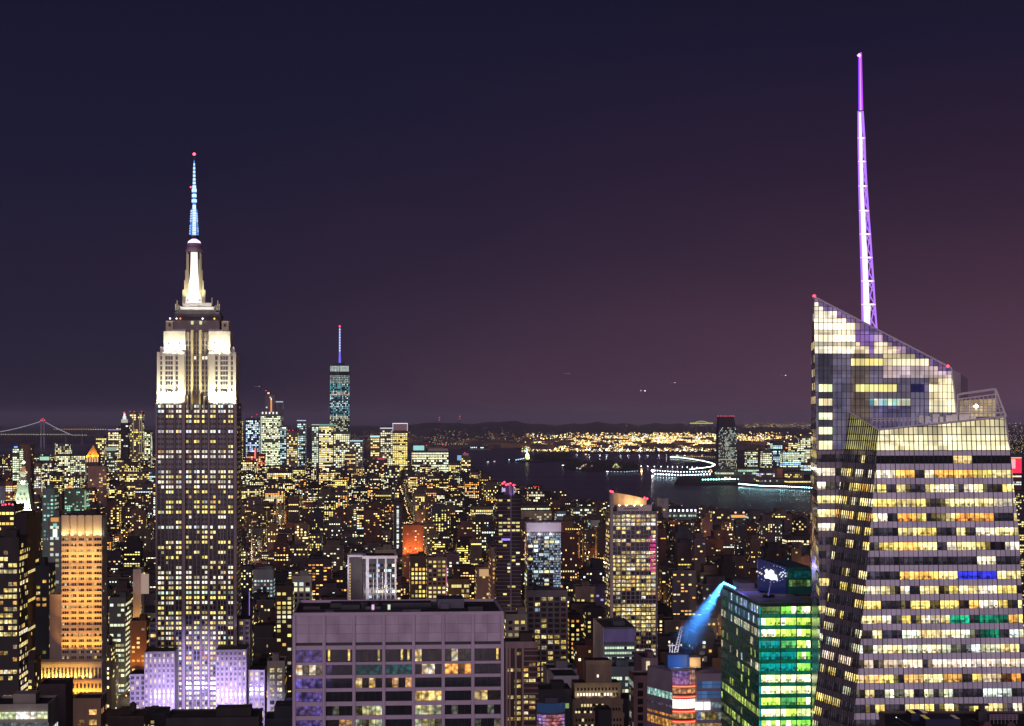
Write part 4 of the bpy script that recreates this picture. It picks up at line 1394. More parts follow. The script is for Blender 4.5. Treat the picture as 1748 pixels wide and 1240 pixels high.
M_LIMEO = stone('olive_stone', (.55, .5, .33), .7, .3, .85, 1.1, .3)
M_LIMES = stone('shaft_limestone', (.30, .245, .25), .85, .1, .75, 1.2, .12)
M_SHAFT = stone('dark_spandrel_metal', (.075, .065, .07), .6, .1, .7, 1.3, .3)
M_LIMEDD = stone('near_black_limestone', (.07, .06, .07), .85)  # limestone in a much darker, nearly black tone
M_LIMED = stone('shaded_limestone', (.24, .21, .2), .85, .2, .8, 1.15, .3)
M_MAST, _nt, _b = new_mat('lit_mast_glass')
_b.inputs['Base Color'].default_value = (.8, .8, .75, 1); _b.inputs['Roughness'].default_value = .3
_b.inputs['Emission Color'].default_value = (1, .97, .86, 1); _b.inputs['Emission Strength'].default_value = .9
M_MASTC = stone('mauve_collar', (.35, .25, .33), .6)
esb()
print('esb')

# ================================================================== towers of the middle distance

def tower(name, label, u0, u1, v, Y, depth, col=(.16, .13, .13), mat=None, win=None, side=None, roof=True, extra=None, group=None, cat='building', rot=A0, bulk=True, crown=None, seed=None):
    """one building: walls, panes, roof house. win = dict for the front wall, side = dict or None"""
    rng = random.Random(seed if seed is not None else int(u0 * 7 + v * 13))
    B = Bld(u0, u1, v, Y, depth, rot)
    w2 = B.w / 2
    mb = MB()
    mb.box(-w2, w2, 0, depth, 0, B.h, 0, t=col, top=1)
    root = B.mesh_root(mb, name, [mat or M_FAC, M_ROOF], label, cat, group)
    if roof:
        p = MB(); h_ = 1.0; e = .5
        for q in ((-w2, w2, 0, e), (-w2, w2, depth - e, depth), (-w2, -w2 + e, e, depth - e), (w2 - e, w2, e, depth - e)):
            p.box(q[0], q[1], q[2], q[3], B.h + .003, B.h + h_, t=col)
        p.build('parapet', mat or M_FAC, root)
    if bulk:
        p = MB(); a = rng.uniform(-.3, .1) * B.w
        p.box(a, a + B.w * .38, depth * .3, depth * .7, B.h + .004, B.h + rng.uniform(3, 5.5), t=sc(col, .8)); p.build('roof_house', M_FAC, root)
    w = MB()
    d = dict(bw=3.2, fh=3.6, wf=.6, hf=.5, lit=.35, pal=WARM, s=1.1, row=.1, dark=False, off=.14, m=0, mx=.8)
    top = 1.5; bot = 0
    wm = M_WIN
    if win:
        d.update(win)
    top = d.pop('top', 1.5); bot = d.pop('bot', max(0, ZV(1260, Y))); wm = d.pop('mat', M_WIN)
    windows(w, (-w2, 0), (1, 0), B.w, bot, B.h - top, rng=rng, **d)
    d2 = dict(d)
    if side:
        d2.update(side)
    if side is not False:
        if B.side < 0:
            windows(w, (-w2, depth), (0, -1), depth, bot, B.h - top, rng=rng, **d2)
        else:
            windows(w, (w2, 0), (0, 1), depth, bot, B.h - top, rng=rng, **d2)
    if w.f:
        w.build('windows', wm, root, 'stuff')
    if extra:
        extra(B, root, rng)
    return B, root


def redlights(*pos, r=1.6):
    def f(B, root, rng):
        for u, v in pos:
            beacon(root, (B.x(u), 2, B.z(v)), r * B.k / .9)
    return f


def bands(B, root, zs, h, col=(.35, .35, .38), out=.5, mat=None, name='balcony'):
    w2 = B.w / 2
    for z in zs:
        mb = MB()
        mb.box(-w2 - out, w2 + out, -out, 0 - .02, z, z + h, t=col, bottom=True)
        sx = -w2 - out if B.side < 0 else w2 + .02
        mb.box(sx, sx + out - .02, 0, B.d, z, z + h, t=col, bottom=True)
        mb.build(name, mat or M_FAC, root)


# --- glass residential tower with the curved lit crown
def crown_tower():
    def ex(B, root, rng):
        w2 = B.w / 2
        mb = MB(); mb.box(B.x(1041.5), B.x(1046.2), -1.2, 6, 0, B.z(842)); mb.build('corner_blade', M_LIME, root)
        bands(B, root, [B.z(879 + i * 6.95) for i in range(45)], .5, (.20, .18, .19), .45, name='floor_slab')
        p = MB()
        for i in range(11):
            x = B.x(1046.2) + i * (w2 - B.x(1046.2)) / 10
            p.box(x - .15, x + .15, -.5, -.01, 0, B.h)
        p.build('glass_fins', M_METAL, root, 'stuff')
        mb = MB(); mb.box(B.x(1055), B.x(1114), 3, 20, B.h, B.z(863.2)); mb.build('crown_base', M_LIMEW, root)
        mb = MB(); mb.box(B.x(1066), B.x(1091), 2.9, 3, B.z(870), B.z(868.5)); mb.build('crown_slot', M_DARK, root)
        # curved sail wall
        mb = MB(); n = 16
        pts = []
        for i in range(n + 1):
            t = i / n
            u = 1046.5 + t * 60
            vt = 842.5 + 11 * t ** 1.6
            x = B.x(u); y = 16 - 9 * math.sin(t * math.pi * .55)
            pts.append((x, y, B.z(866), B.z(vt)))
        for a, b in zip(pts, pts[1:]):
            f = [(a[0], a[1], a[2]), (b[0], b[1], b[2]), (b[0], b[1], b[3]), (a[0], a[1], a[3])]
            bk = [(q[0], q[1] + .8, q[2]) for q in f]
            mb.poly(f); mb.poly(bk[::-1]); mb.poly([f[3], f[2], bk[2], bk[3]])
        mb.build('curved_crown_wall', stone('crown_stone', (.6, .42, .26), .8), root)
        mb = MB()
        e = pts[-1]
        mb.tube((pts[0][0], pts[0][1], pts[0][3]), (e[0], e[1], e[3]), .3); mb.build('crown_rim', M_LIMEW, root)
        for u, pw in ((1058, 2200), (1070, 3600), (1084, 3600), (1096, 2600)):
            spot('crown_floodlight', (B.x(u), 2.5, B.z(863)), (B.x(u), 14, B.z(852)), pw, (1, .72, .36), 140, 1, .5, root)
        for u, v in ((1042.5, 839), (1046, 840), (1101, 850.5), (1105.5, 852)):
            beacon(root, (B.x(u), 1, B.z(v)), .95)
        mb = MB(); mb.tube((B.x(1054), 8, B.z(845)), (B.x(1054), 8, B.z(833)), .15); mb.build('mast', M_METAL, root)
        w = MB()
        for j in range(9):
            for i in range(2):
                if rng.random() < .75:
                    x = B.x(1110 + i * 5.5); z = B.z(920 + j * 6.95)
                    w.poly([(x, -.3, z), (x + 1.9, -.3, z), (x + 1.9, -.3, z + 2), (x, -.3, z + 2)], 0, sc((1, .04, .32), rng.uniform(.2, .9)))
        w.build('pink_lit_panes', M_WIN, root, 'stuff')
    tower('apartment_tower', 'glass apartment tower with curved amber-lit crown and red lights, standing before the water', 1041, 1121.5, 873, 1420, 26,
          col=(.07, .075, .085), mat=M_GLASSD, win=dict(bw=3.55, fh=6.95 * 1420 / F, wf=.78, hf=.72, lit=.66, pal=YEL + [((.9, .95, .8), 2), ((1, .6, .3), 1)], s=1.5, row=.05, dark=True, off=.1, mat=M_WINC, top=.2), roof=False, bulk=False, extra=ex, side=dict(lit=.3))


crown_tower()


def balcony_tower():
    def ex(B, root, rng):
        zs = [B.z(853 + i * 6.4) for i in range(62)]
        for i, z in enumerate(zs):
            mb = MB(); mb.box(-B.w / 2 - .6, B.w / 2, -.7, -.02, z, z + .45, t=(.17, .15, .18), bottom=True)
            mb.box(-B.w / 2 - 1.2, -B.w / 2 - .02, -.7, 14, z, z + .45, t=(.26, .22, .20), bottom=True)
            mb.build('balcony', M_FAC, root)
        mb = MB(); mb.box(B.x(872) - .6, B.x(872) + .6, -1.1, -.72, 0, B.z(826), t=(.16, .15, .22)); mb.build('centre_pier', M_FAC, root)
        mb = MB(); mb.box(B.x(861), B.x(879), 4, 16, B.h, B.z(831), t=(.08, .07, .12)); mb.build('roof_house', M_FAC, root)
        for u in (870.5, 877.5):
            mb = MB(); mb.box(B.x(u) - .6, B.x(u) + .6, 2.8, 3.9, B.h, B.z(828), t=(.55, .45, .8)); mb.build('crown_fin', M_FAC, root)
        mb = MB(); mb.box(B.x(857), B.x(863), 2, 3, B.z(840), B.z(834), g=(.5, .45, .8)); mb.build('roof_sign', M_LAMP, root)
        for u, v in ((858, 826), (861, 823.5), (864, 828), (867.5, 827), (871.5, 826), (877, 828.5)):
            beacon(root, (B.x(u), 1, B.z(v)), .95)
        w = MB(); w.poly([(B.x(856), -.75, B.z(923)), (B.x(871), -.75, B.z(923)), (B.x(871), -.75, B.z(919.5)), (B.x(856), -.75, B.z(919.5))], 0, (.45, .3, 1.1)); w.build('violet_lit_window', M_WIN, root)
        spot('crown_lamp', (B.x(874), -6, B.z(845)), (B.x(874), 3, B.z(834)), 1500, (.5, .4, 1), 100, 1, .4, root)
    tower('balcony_tower', 'dark slender tower of stacked balconies with a cluster of red roof lights', 849, 889.5, 845, 1460, 36, col=(.035, .03, .035),
          win=dict(bw=3.4, fh=6.4 * 1460 / F, wf=.8, hf=.55, lit=.20, pal=YEL, s=.9, row=.04, top=.5), side=dict(lit=.1), roof=False, bulk=False, extra=ex)


balcony_tower()


def white_cap():
    def ex(B, root, rng):
        mb = MB(); mb.box(-B.w / 2 - .3, B.w / 2 + .2, -.3, 20, B.z(908), B.z(892.5)); mb.build('white_cap', stone('white_cap_panels', (.66, .62, .72), .6, .1, .94, 1.03, 1), root)
        w = MB()
        for j in range(22):
            for i in range(26):
                t = i / 26
                dens = .25 + .6 * t if j < 16 else .1 + .8 * (t > .75)
                if rng.random() < dens * 1.1:
                    x = -B.w / 2 + .2 + i * B.w / 26; z = B.z(911 + j * 4.2)
                    w.poly([(x, -.2, z - 1.4), (x + rng.uniform(.3, .8), -.2, z - 1.4), (x + .6, -.2, z), (x + .1, -.2, z)], 0, sc(pick(BLUEW, rng), rng.uniform(.1, 1.2)))
        w.build('blue_glitter_panes', M_WIN, root, 'stuff')
    tower('blue_glass_tower', 'blue-glittering glass tower capped by a plain white parapet block', 899.5, 957.5, 908, 1560, 24, col=(.05, .07, .10), mat=M_GLASSD,
          win=dict(bw=4.2, fh=3.6, wf=.8, hf=.6, lit=.22, pal=YEL + COOL, s=.9, row=.03, dark=True, off=.1), roof=False, bulk=False, extra=ex)
    tower('dark_glass_block', 'dark teal glass block with scattered square yellow windows below the white-capped tower', 899, 969, 1010, 1500, 22, col=(.03, .045, .05), mat=M_GLASSD,
          win=dict(bw=4.6, fh=4.4, wf=.72, hf=.62, lit=.36, pal=YEL + [((.5, .8, 1), 1)], s=.95, row=.0, dark=True, off=.1, mat=M_WINC), side=dict(lit=.2))


white_cap()


def white_fins():
    def ex(B, root, rng):
        w2 = B.w / 2
        for u0, u1 in ((598, 602.5), (624.5, 630), (642.8, 645.3), (657, 660), (673.5, 676.5)):
            if u0 < 610:
                continue
            mb = MB(); mb.box(B.x(u0), B.x(u1), -1.2, .8, 0, B.h); mb.build('white_fin', M_WFIN, root)
        for u in (637, 652, 666):
            mb = MB(); mb.box(B.x(u), B.x(u + 1), -.9, .3, 0, B.z(978)); mb.build('thin_fin', M_WFIN, root)
        mb = MB(); mb.box(-w2 - .8, w2 + .8, -1.6, B.d + .5, B.h + .01, B.z(949)); mb.build('white_cornice', M_WFIN, root)
        mb = MB(); mb.box(-w2 + 2, w2 - 2, 1, B.d - 3, B.z(949) + .01, B.z(949) + .3); mb.build('roof', M_ROOF, root)
    tower('finned_block', 'dark block with tall white fins and white cornice behind the grey slab', 620, 677, 954, 1480, 27, col=(.03, .035, .05), mat=M_GLASSD,
          win=dict(bw=3, fh=4.2, wf=.8, hf=.5, lit=.35, pal=YEL + COOL, s=.9, row=.15, dark=True, off=.1), roof=False, bulk=False, extra=ex, side=False)
    mb = MB()
    B = Bld(594, 619.5, 951, 1481, 22)
    mb.box(-B.w / 2, B.w / 2, 0, 22, 0, B.h, t=(.10, .09, .09), top=1)
    o = B.mesh_root(mb, 'blind_wing', [M_FAC, M_ROOF], 'plain grey windowless wing with white trim joined to the white-finned block')
    mb = MB(); mb.box(-B.w / 2 - .4, -B.w / 2 + .9, -.8, .5, 0, B.h + 1.2); mb.build('white_fin', M_WFIN, o)
    mb = MB(); mb.box(-B.w / 2 - .4, B.w / 2, -1, 22, B.h + .01, B.h + 1.6); mb.build('white_cornice', M_WFIN, o)
    w = MB()
    for j in range(14):
        w.poly([(-B.w / 2 + 1.2, -.1, B.z(965 + j * 5)), (-B.w / 2 + 2, -.1, B.z(965 + j * 5)), (-B.w / 2 + 2, -.1, B.z(962 + j * 5)), (-B.w / 2 + 1.2, -.1, B.z(962 + j * 5))], 0, (.9, .6, .2))
    w.build('stair_windows', M_WIN, o, 'stuff')


M_WFIN = stone('white_fin_stone', (.85, .80, .84), .7, .3, .9, 1.05, .3)
white_fins()
for u_ in (628, 644, 660, 674):  # unseen fill spots, added to whiten the fins and cornice
    q_ = P(u_, 1022, 1452); spot('fin_fill_spot', tuple(q_), tuple(P(u_, 975, 1480)), 8000, (1, .95, .95), 100, 1, .5)
spot('fin_fill_spot', tuple(P(604, 1000, 1455)), tuple(P(606, 951, 1481)), 9000, (1, .95, .95), 80, 1, .5)
for u_ in (908, 928, 948):  # more unseen fill spots, added to brighten the white cap
    spot('cap_fill_spot', tuple(P(u_, 918, 1540)), tuple(P(u_, 899, 1560)), 4200, (.95, .88, 1), 110, 1, .5)
print('mid1')

# --- slim floodlit amber tower on the left, with its orange podium
def amber_tower():
    Y = 1180
    B = Bld(104.5, 173.5, 880, Y, 24)
    r = B.root('amber_lit_tower', 'amber floodlit stone tower with tall ribbed crown beside the stepped skyscraper')
    rng = random.Random(4)
    X, Z, w2 = B.x, B.z, B.w / 2
    st = stone('warm_stone', (.52, .44, .34), .8, .2, .85, 1.12, .4)
    mb = MB(); mb.box(-w2, w2, 1.2, 24, 0, Z(881)); mb.build('shaft', st, r)
    mb = MB(); mb.box(-w2 + .5, w2 - .5, 2, 23, Z(881) + .01, Z(879.5)); mb.build('roof', M_ROOF, r)
    mb = MB(); mb.box(X(118), X(160), 6, 18, Z(879), Z(874), t=(.04, .035, .04)); mb.build('roof_house', M_FAC, r)
    cols = [(105, 117.5), (120.3, 130.3), (133.3, 143.3), (146.3, 156.3), (159, 173)]
    for a, b in cols:
        mb = MB(); mb.box(X(a), X(b), -.1, 1.2, Z(914.5), Z(880)); mb.build('crown_pier', st, r)
    for a in (118.9, 131.8, 144.8, 157.6):
        mb = MB(); mb.box(X(a) - .45, X(a) + .45, .5, 1.2, 0, Z(914.5)); mb.build('pier', st, r)
    fh = 9.62 * B.k
    w = MB()
    for j in range(23):
        za = Z(919 + j * 9.62)
        mb = MB(); mb.box(-w2, w2, .75, 1.18, za - fh, za - fh * .48, 0, bottom=True); mb.build('spandrel', st, r)
        bright = j in (2, 17, 12)
        for a, b in cols:
            n = 3
            a_, b_ = X(a) + .3, X(b) - .3
            for i in range(n):
                xa = a_ + (b_ - a_) * i / n + .12; xb = a_ + (b_ - a_) * (i + 1) / n - .12
                on = rng.random() < (.8 if bright else .12)
                g = sc(pick(YEL, rng), rng.uniform(.5, 1.2)) if on else sc((.2, .06, .01), .1)
                w.poly([(xa, 1.1, za - fh * .46), (xb, 1.1, za - fh * .46), (xb, 1.1, za), (xa, 1.1, za)], 0, g)
    w.build('windows', M_WINC, r, 'stuff')
    # floodlights at foot and crown ledge; rows between are added to even the wash
    mb = MB(); mb.box(X(83), X(104), 4, 22, 0, Z(1016), t=(.42, .34, .30)); mb.build('blind_flank', M_FAC, r)
    for u in (109, 122, 135, 148, 161, 171):
        spot('amber_floodlight_or_fill', (X(u), -5, Z(1118)), (X(u), 1, Z(1085)), 12000, (1, .42, .045), 75, 1, .5, r)
        spot('amber_floodlight_or_fill', (X(u), -7, Z(1076)), (X(u), 1, Z(1030)), 11000, (1, .44, .055), 80, 1, .5, r)
        spot('amber_floodlight_or_fill', (X(u), -7, Z(1006)), (X(u), 1, Z(960)), 9500, (1, .47, .08), 80, 1, .5, r)
        spot('amber_floodlight_or_fill', (X(u), -8, Z(1045)), (X(u), 1, Z(1000)), 9000, (1, .45, .06), 85, 1, .5, r)
        spot('amber_floodlight_or_fill', (X(u), -8, Z(968)), (X(u), 1, Z(935)), 7000, (1, .5, .1), 85, 1, .5, r)
        spot('crown_floodlight', (X(u), -2.2, Z(917)), (X(u), 1, Z(900)), 2600, (1, .78, .32), 110, 1, .4, r)
    spot('crown_floodlight', (X(181), 4, Z(918)), (w2, 12, Z(900)), 1100, (.9, .9, 1), 110, 1, .4, r)
    # east flank, dull grey
    w = MB(); windows(w, (w2, 1.2), (0, 1), 22, 40, Z(920), 4, fh, .3, .3, .08, WARM, .9, rng, off=.05, m=0); w.build('flank_windows', M_WIN, r, 'stuff')
    # podium
    B2 = Bld(62, 173.5, 1133.5, Y - 14, 30)
    r2 = B2.root('orange_podium', 'orange floodlit stone podium of arched bays at the foot of the amber tower')
    w2 = B2.w / 2
    mb = MB(); mb.box(-w2, w2, .3, 13, 0, B2.h); mb.build('wall', st, r2)
    mb = MB(); mb.box(-w2 - .5, w2 + .3, -.6, 13, B2.h + .01, B2.h + 1.1); mb.build('cornice', st, r2)
    mb = MB(); mb.box(-w2 - .3, w2 + .3, -.5, .28, B2.z(1164), B2.z(1161), bottom=True); mb.build('string_course', st, r2)
    mb = MB(); mb.box(-w2 + 18, w2 + .3, -.5, .28, B2.z(1193.5), B2.z(1190.5), bottom=True); mb.build('string_course', st, r2)
    w = MB()
    for i in range(17):
        x = -w2 + 1.4 + i * 2.35
        for (va, vb, mn) in ((1142, 1159, 0), (1169, 1176, 7), (1182.5, 1189, 7)):
            if i < mn or x + 1.2 > w2:
                continue
            w.box(x, x + 1.15, .1, .29, B2.z(vb), B2.z(va), 0, g=(0, 0, 0), bottom=True)
    w.build('windows', M_DARK, r2, 'stuff')
    for i in range(9):
        x = -w2 + 2.6 + i * 4.4
        if x < w2 - 6:
            spot('podium_floodlight', (x, -1.6, B2.z(1160)), (x, .3, B2.z(1145)), 6500, (1, .55, .12), 125, 1, .3, r2)
    for x in (-w2 + 20, -w2 + 26, -w2 + 32, w2 - 2):
        spot('podium_floodlight', (x, -3.5, B2.z(1192)), (x, .3, B2.z(1178)), 9000, (1, .40, .04), 125, 1, .3, r2)
    spot('podium_floodlight', (-w2 + 3, -3.5, B2.z(1190)), (-w2 + 3, .3, B2.z(1172)), 1800, (1, .45, .06), 125, 1, .3, r2)


amber_tower()


# --- white-green clock tower with lantern
def lantern_tower():
    Y = 2000
    B = Bld(27, 54, 874, Y, 20)
    r = B.root('lantern_tower', 'stone tower with a pale green floodlit tapering roof and glowing lantern, far left')
    k = B.k; Z = B.z
    st = stone('pale_green_stone', (.55, .62, .52), .8, .3, .8, 1.1, .5)
    mb = MB(); mb.box(-B.w / 2, B.w / 2, 0, 20, 0, B.h); mb.build('shaft', M_LIME, r)
    c = (B.x(37.5), 9)
    def sq(h): return [(c[0] - h * k, c[1] - h * k), (c[0] + h * k, c[1] - h * k), (c[0] + h * k, c[1] + h * k), (c[0] - h * k, c[1] + h * k)]
    mb = MB(); mb.prism(sq(15.5), B.h + .01, Z(828), poly1=sq(8.5)); mb.build('tapering_roof', st, r)
    for va, vb, h in ((874.5, 870, 16.5), (828, 825, 9.8), (824.8, 821, 8.4), (809, 806, 8), (798, 796.5, 4)):
        mb = MB(); mb.prism(sq(h), Z(va) + .02, Z(vb)); mb.build('ledge', st, r)
    mb = MB(); mb.prism(sq(5), Z(821), Z(809)); mb.build('lantern_room', st, r)
    mb = MB(); mb.prism(sq(5.4), Z(806), Z(798), poly1=sq(2)); mb.build('cap', stone('gilded_cap', (.75, .55, .3), .5), r)
    mb = MB(); mb.octa((c[0], c[1], Z(790)), 3.6 * k, g=(1.6, 1.7, 1.1)); mb.build('beacon_light', M_LAMP, r)
    d = MB()
    for j, n in enumerate((1, 2, 3, 2)):
        for i in range(n):
            d.box(c[0] + (i - (n - 1) / 2) * 6.4 * k - .9, c[0] + (i - (n - 1) / 2) * 6.4 * k + .9, -14 * k + c[1] + (3 - j) * 1.3 - 1.4, -12 * k + c[1] + (3 - j) * 1.3, Z(841 + j * 8.5), Z(837.5 + j * 8.5), g=(.9, .85, .4))
    d.build('dormer_lights', M_LAMP, r, 'stuff')
    for dx in (-12, -4, 4, 12):
        spot('roof_floodlight', (c[0] + dx * k, c[1] - 22 * k, Z(876)), (c[0] + dx * .7 * k, c[1], Z(852)), 60000, (.72, 1, .66), 100, 1, .5, r)
    spot('roof_floodlight', (c[0], c[1] - 12 * k, Z(828)), (c[0], c[1], Z(812)), 15000, (1, .9, .55), 100, 1, .5, r)
    spot('roof_floodlight', (c[0] + 8 * k, c[1] - 9 * k, Z(806)), (c[0], c[1], Z(800)), 1800, (1, .5, .15), 100, 1, .5, r)


lantern_tower()


def pyramid_tower(u0, u1, v_roof, v_eave, v_lit, Y, label, colr, lamp, name='pyramid_roof_tower'):
    B = Bld(u0, u1, v_eave, Y, (u1 - u0) * Y / F)
    r = B.root(name, label)
    w2, d = B.w / 2, B.d
    mb = MB(); mb.box(-w2, w2, 0, d, 0, B.h, t=(.10, .08, .08)); mb.build('shaft', M_FAC, r)
    mb = MB(); mb.prism([(-w2 * 1.05, -.5), (w2 * 1.05, -.5), (w2 * 1.05, d), (-w2 * 1.05, d)], B.h + .02, B.z(v_roof), poly1=[(-.3, d / 2), (.3, d / 2), (.3, d / 2 + .6), (-.3, d / 2 + .6)]); mb.build('pyramid_roof', stone('gilded_roof', colr, .5), r)
    w = MB()
    n = 5
    for i in range(n):
        x = -w2 + (i + .2) * B.w / n
        w.poly([(x, -.15, B.z(v_lit)), (x + B.w / n * .6, -.15, B.z(v_lit)), (x + B.w / n * .6, -.15, B.z(v_eave + 2)), (x, -.15, B.z(v_eave + 2))], 0, (1.0, .5, .2))
    windows(w, (-w2, 0), (1, 0), B.w, 60, B.z(v_lit + 6), 5, 4, .5, .5, .1, YEL, 1.4, random.Random(2), m=0)
    w.build('windows', M_WIN, r, 'stuff')
    for x in (-w2, 0, w2):
        spot('roof_floodlight', (x, -9, B.h - 3), (x * .5, d * .3, B.h + (B.z(v_roof) - B.h) * .4), lamp, (1, .42, .05), 120, 1, .6, r)
    return B, r


pyramid_tower(147, 168.5, 760, 780, 789, 5200, 'brown tower with an orange floodlit pyramid roof, left of the stepped skyscraper', (.7, .4, .1), 60000)
print('mid2')

def MBq(B, r, u0, u1, v0, v1, c, s, name, y=-.5, mat=None):
    mb = MB(); mb.box(B.x(u0), B.x(u1), y - .3, y, B.z(v0), B.z(v1), g=sc(c, s), bottom=True)
    return mb.build(name, mat or M_LAMP, r)


# ------------------------------------------------------------------ other individual buildings of the near and middle distance
T = tower
dk = (.05, .045, .05)
br = (.14, .085, .065)

# far left edge
T('office_tower', 'dark tower with yellow window rows and red roof lights at the left edge', -14, 26, 866, 1180, 30, col=(.05, .035, .035), win=dict(bw=2.6, fh=3.3, lit=.2, row=.2, s=1.3, pal=YEL, wf=.8),
  extra=redlights((8, 862), (14, 861), (20, 862), (3, 863)))
T('slender_tower', 'slim near-black tower right of the dark tower with red roof lights', 27, 45, 878, 1150, 30, col=(.03, .02, .025), win=dict(lit=.02, s=1), bulk=False)
T('stone_tower', 'slim beige-edged stone tower behind the near-black slim tower', 46.5, 60, 878, 1260, 22, col=(.28, .2, .13), win=dict(bw=4, lit=.06, s=1), bulk=False)
T('office_block', 'dark office block with stacked yellow window groups at the left edge, below the red-lit tower', -20, 32, 921, 1000, 26, col=(.045, .04, .04), win=dict(bw=2.2, fh=3.4, lit=.26, row=.28, s=1.4, pal=YEL, wf=.85, hf=.6, mat=M_WINC))
T('glass_block', 'small dark glass block with warm window columns between the left towers', 58, 83, 968, 1250, 26, col=(.06, .07, .08), win=dict(bw=3, fh=4, lit=.3, pal=YEL, s=1.0, mat=M_WINC))
T('teal_crowned_block', 'block with teal-lit upper floors and amber crown behind the amber tower', 72, 93, 836, 1900, 24, col=(.14, .22, .19), win=dict(bw=3, fh=4, lit=.45, pal=[((.4, .9, .7), 2), ((.8, 1, .8), 1)], s=.7, bot=120))
T('bank_block', 'pale block with a bright white sign between the lantern tower and the amber tower', 82, 104, 885, 1350, 22, col=(.20, .22, .20), win=dict(bw=3, fh=4, lit=.4, pal=PALE, s=.9),
  extra=lambda B, r, g: [MBq(B, r, 87, 100, 891, 884, (1, .45, .1), .7, 'lit_crown_panel'), MBq(B, r, 90.5, 97.5, 917, 904, (.8, 1, .9), 1.6, 'white_sign'), MBq(B, r, 91, 97, 900, 894, (.3, .8, .65), .8, 'teal_sign')])


# foot of the amber tower and the lower left corner
T('flat_roofed_block', 'low block with a lit glass attic storey in the bottom left corner', -20, 82, 1207, 760, 24, col=(.34, .33, .27), win=dict(lit=0), bulk=True,
  extra=lambda B, r, g: [MBq(B, r, a, b, 1228, 1216, c, s, 'lit_attic_window', mat=M_WINC) for a, b, c, s in ((-18, 2, (.8, 1, .5), .9), (3, 26, (.8, .95, .55), 1.1), (27, 61, (1, 1, .85), 1.9), (62, 80, (.9, 1, .6), 1.2))] + [MBq(B, r, -20 + i * 13, -9 + i * 13, 1246, 1234, (.4, .6, .6), .3, 'lower_window', mat=M_WINC) for i in range(8)])
T('dark_gabled_block', 'dark windowless block standing before the orange podium', 66, 112, 1172, 820, 20, col=(.05, .035, .04), win=dict(lit=.0), bulk=False)
T('amber_windowed_block', 'narrow stone block with amber lit upper windows under the orange podium', 124, 172, 1196, 900, 20, col=(.30, .2, .12), win=dict(bw=4, fh=5, lit=.5, s=.8, pal=ORNG, mat=M_WINC), bulk=False)
T('brown_block', 'dark brown block with sparse amber windows left of the orange podium', 26, 58, 1130, 1120, 24, col=(.06, .045, .045), win=dict(lit=.22, pal=YEL))
T('grey_office_block', 'grey office block with pale window bands right of the amber tower', 186, 214, 1022, 1650, 40, col=(.09, .10, .09), win=dict(bw=3, fh=4.5, lit=.45, row=.35, s=.9, pal=PALE, wf=.85))
T('cream_tower', 'cream stone tower with lit blank upper panel beside the stepped skyscraper', 227, 241, 974, 1700, 22, col=(.5, .42, .36), win=dict(lit=.05, s=.8), bulk=False,
  extra=lambda B, r, g: (MBq(B, r, 241, 254, 1014, 980, (.8, .55, .45), .42, 'lit_blank_panel'), spot('street_glow', (B.x(236), -10, B.z(1078)), (B.x(236), 0, B.z(1030)), 30000, (1, .5, .12), 90, 1, 1, r)))
T('orange_lit_block', 'brick block washed orange by street light left of the stepped skyscraper', 222, 250, 1062, 1480, 26, col=(.2, .12, .07), win=dict(lit=.25, pal=ORNG),
  extra=lambda B, r, g: [spot('street_glow', (B.x(u), -9, B.z(1150)), (B.x(u), 0, B.z(1100)), 24000, (1, .35, .07), 90, 1, 1, r) for u in (226, 246)])
T('stone_office_block', 'pale stone office block with square windows at the right foot of the stepped skyscraper', 456, 486, 1131, 1290, 26, col=(.34, .32, .27), win=dict(bw=4.0, fh=4.5, lit=.5, row=.2, pal=PALE + YEL, s=.8, wf=.6, hf=.6, dark=True, mat=M_WINC), side=dict(lit=.1))
T('dark_low_block', 'long dark roofed block below the foot of the stepped skyscraper', 283, 442, 1229, 1000, 30, col=(.06, .055, .055), win=dict(lit=0), bulk=True)
T('purple_edged_block', 'dark block with a thin violet light strip beside the stepped skyscraper', 408, 430, 1030, 1420, 20, col=(.05, .045, .05), win=dict(lit=.25, pal=YEL),
  extra=lambda B, r, g: MBq(B, r, 425, 426.2, 1070, 1010, (.4, .25, 1), .8, 'violet_light_strip'))
T('teal_roofed_block', 'low block with pale teal lit roof wall right of the stepped skyscraper', 432, 467, 974, 2000, 26, col=(.22, .25, .25), win=dict(bw=3, fh=4, lit=.6, pal=COOL, s=.9, top=7))
T('cream_grid_block', 'cream block with a square grid of lit windows right of the teal-roofed block', 497, 532, 985, 1700, 24, col=(.42, .42, .34), win=dict(bw=5, fh=5, lit=.5, wf=.65, hf=.65, pal=PALE, s=.8, dark=True))
T('yellow_grid_block', 'brown block with dense yellow window grid just above the left end of the grey slab', 470, 500, 1002, 1600, 24, col=(.09, .07, .05), win=dict(bw=3.6, fh=4, lit=.6, wf=.65, hf=.6, pal=YEL, s=.9))
T('red_lit_block', 'brick tower washed orange-red by street light above the white-finned block', 688, 722, 898, 2300, 34, col=(.32, .13, .07), win=dict(lit=.4, pal=ORNG, s=1),
  extra=lambda B, r, g: [spot('street_glow', (B.x(u), -9, B.z(955)), (B.x(u), 0, B.z(915)), 60000, (1, .3, .07), 90, 1, 1, r) for u in (690, 704, 718)])
T('pale_cornice_block', 'pale stone block with a small lit cupola above the white-finned block', 640, 676, 940, 1900, 26, col=(.30, .27, .2), win=dict(lit=.35, pal=YEL, s=1))
T('white_column_block', 'dark block with a bright white window column above the white-finned block', 672, 686, 860, 3000, 26, col=(.05, .05, .06), win=dict(bw=9, fh=3, lit=.9, pal=[((.9, 1, .95), 1)], s=.9, wf=.3, hf=.9))
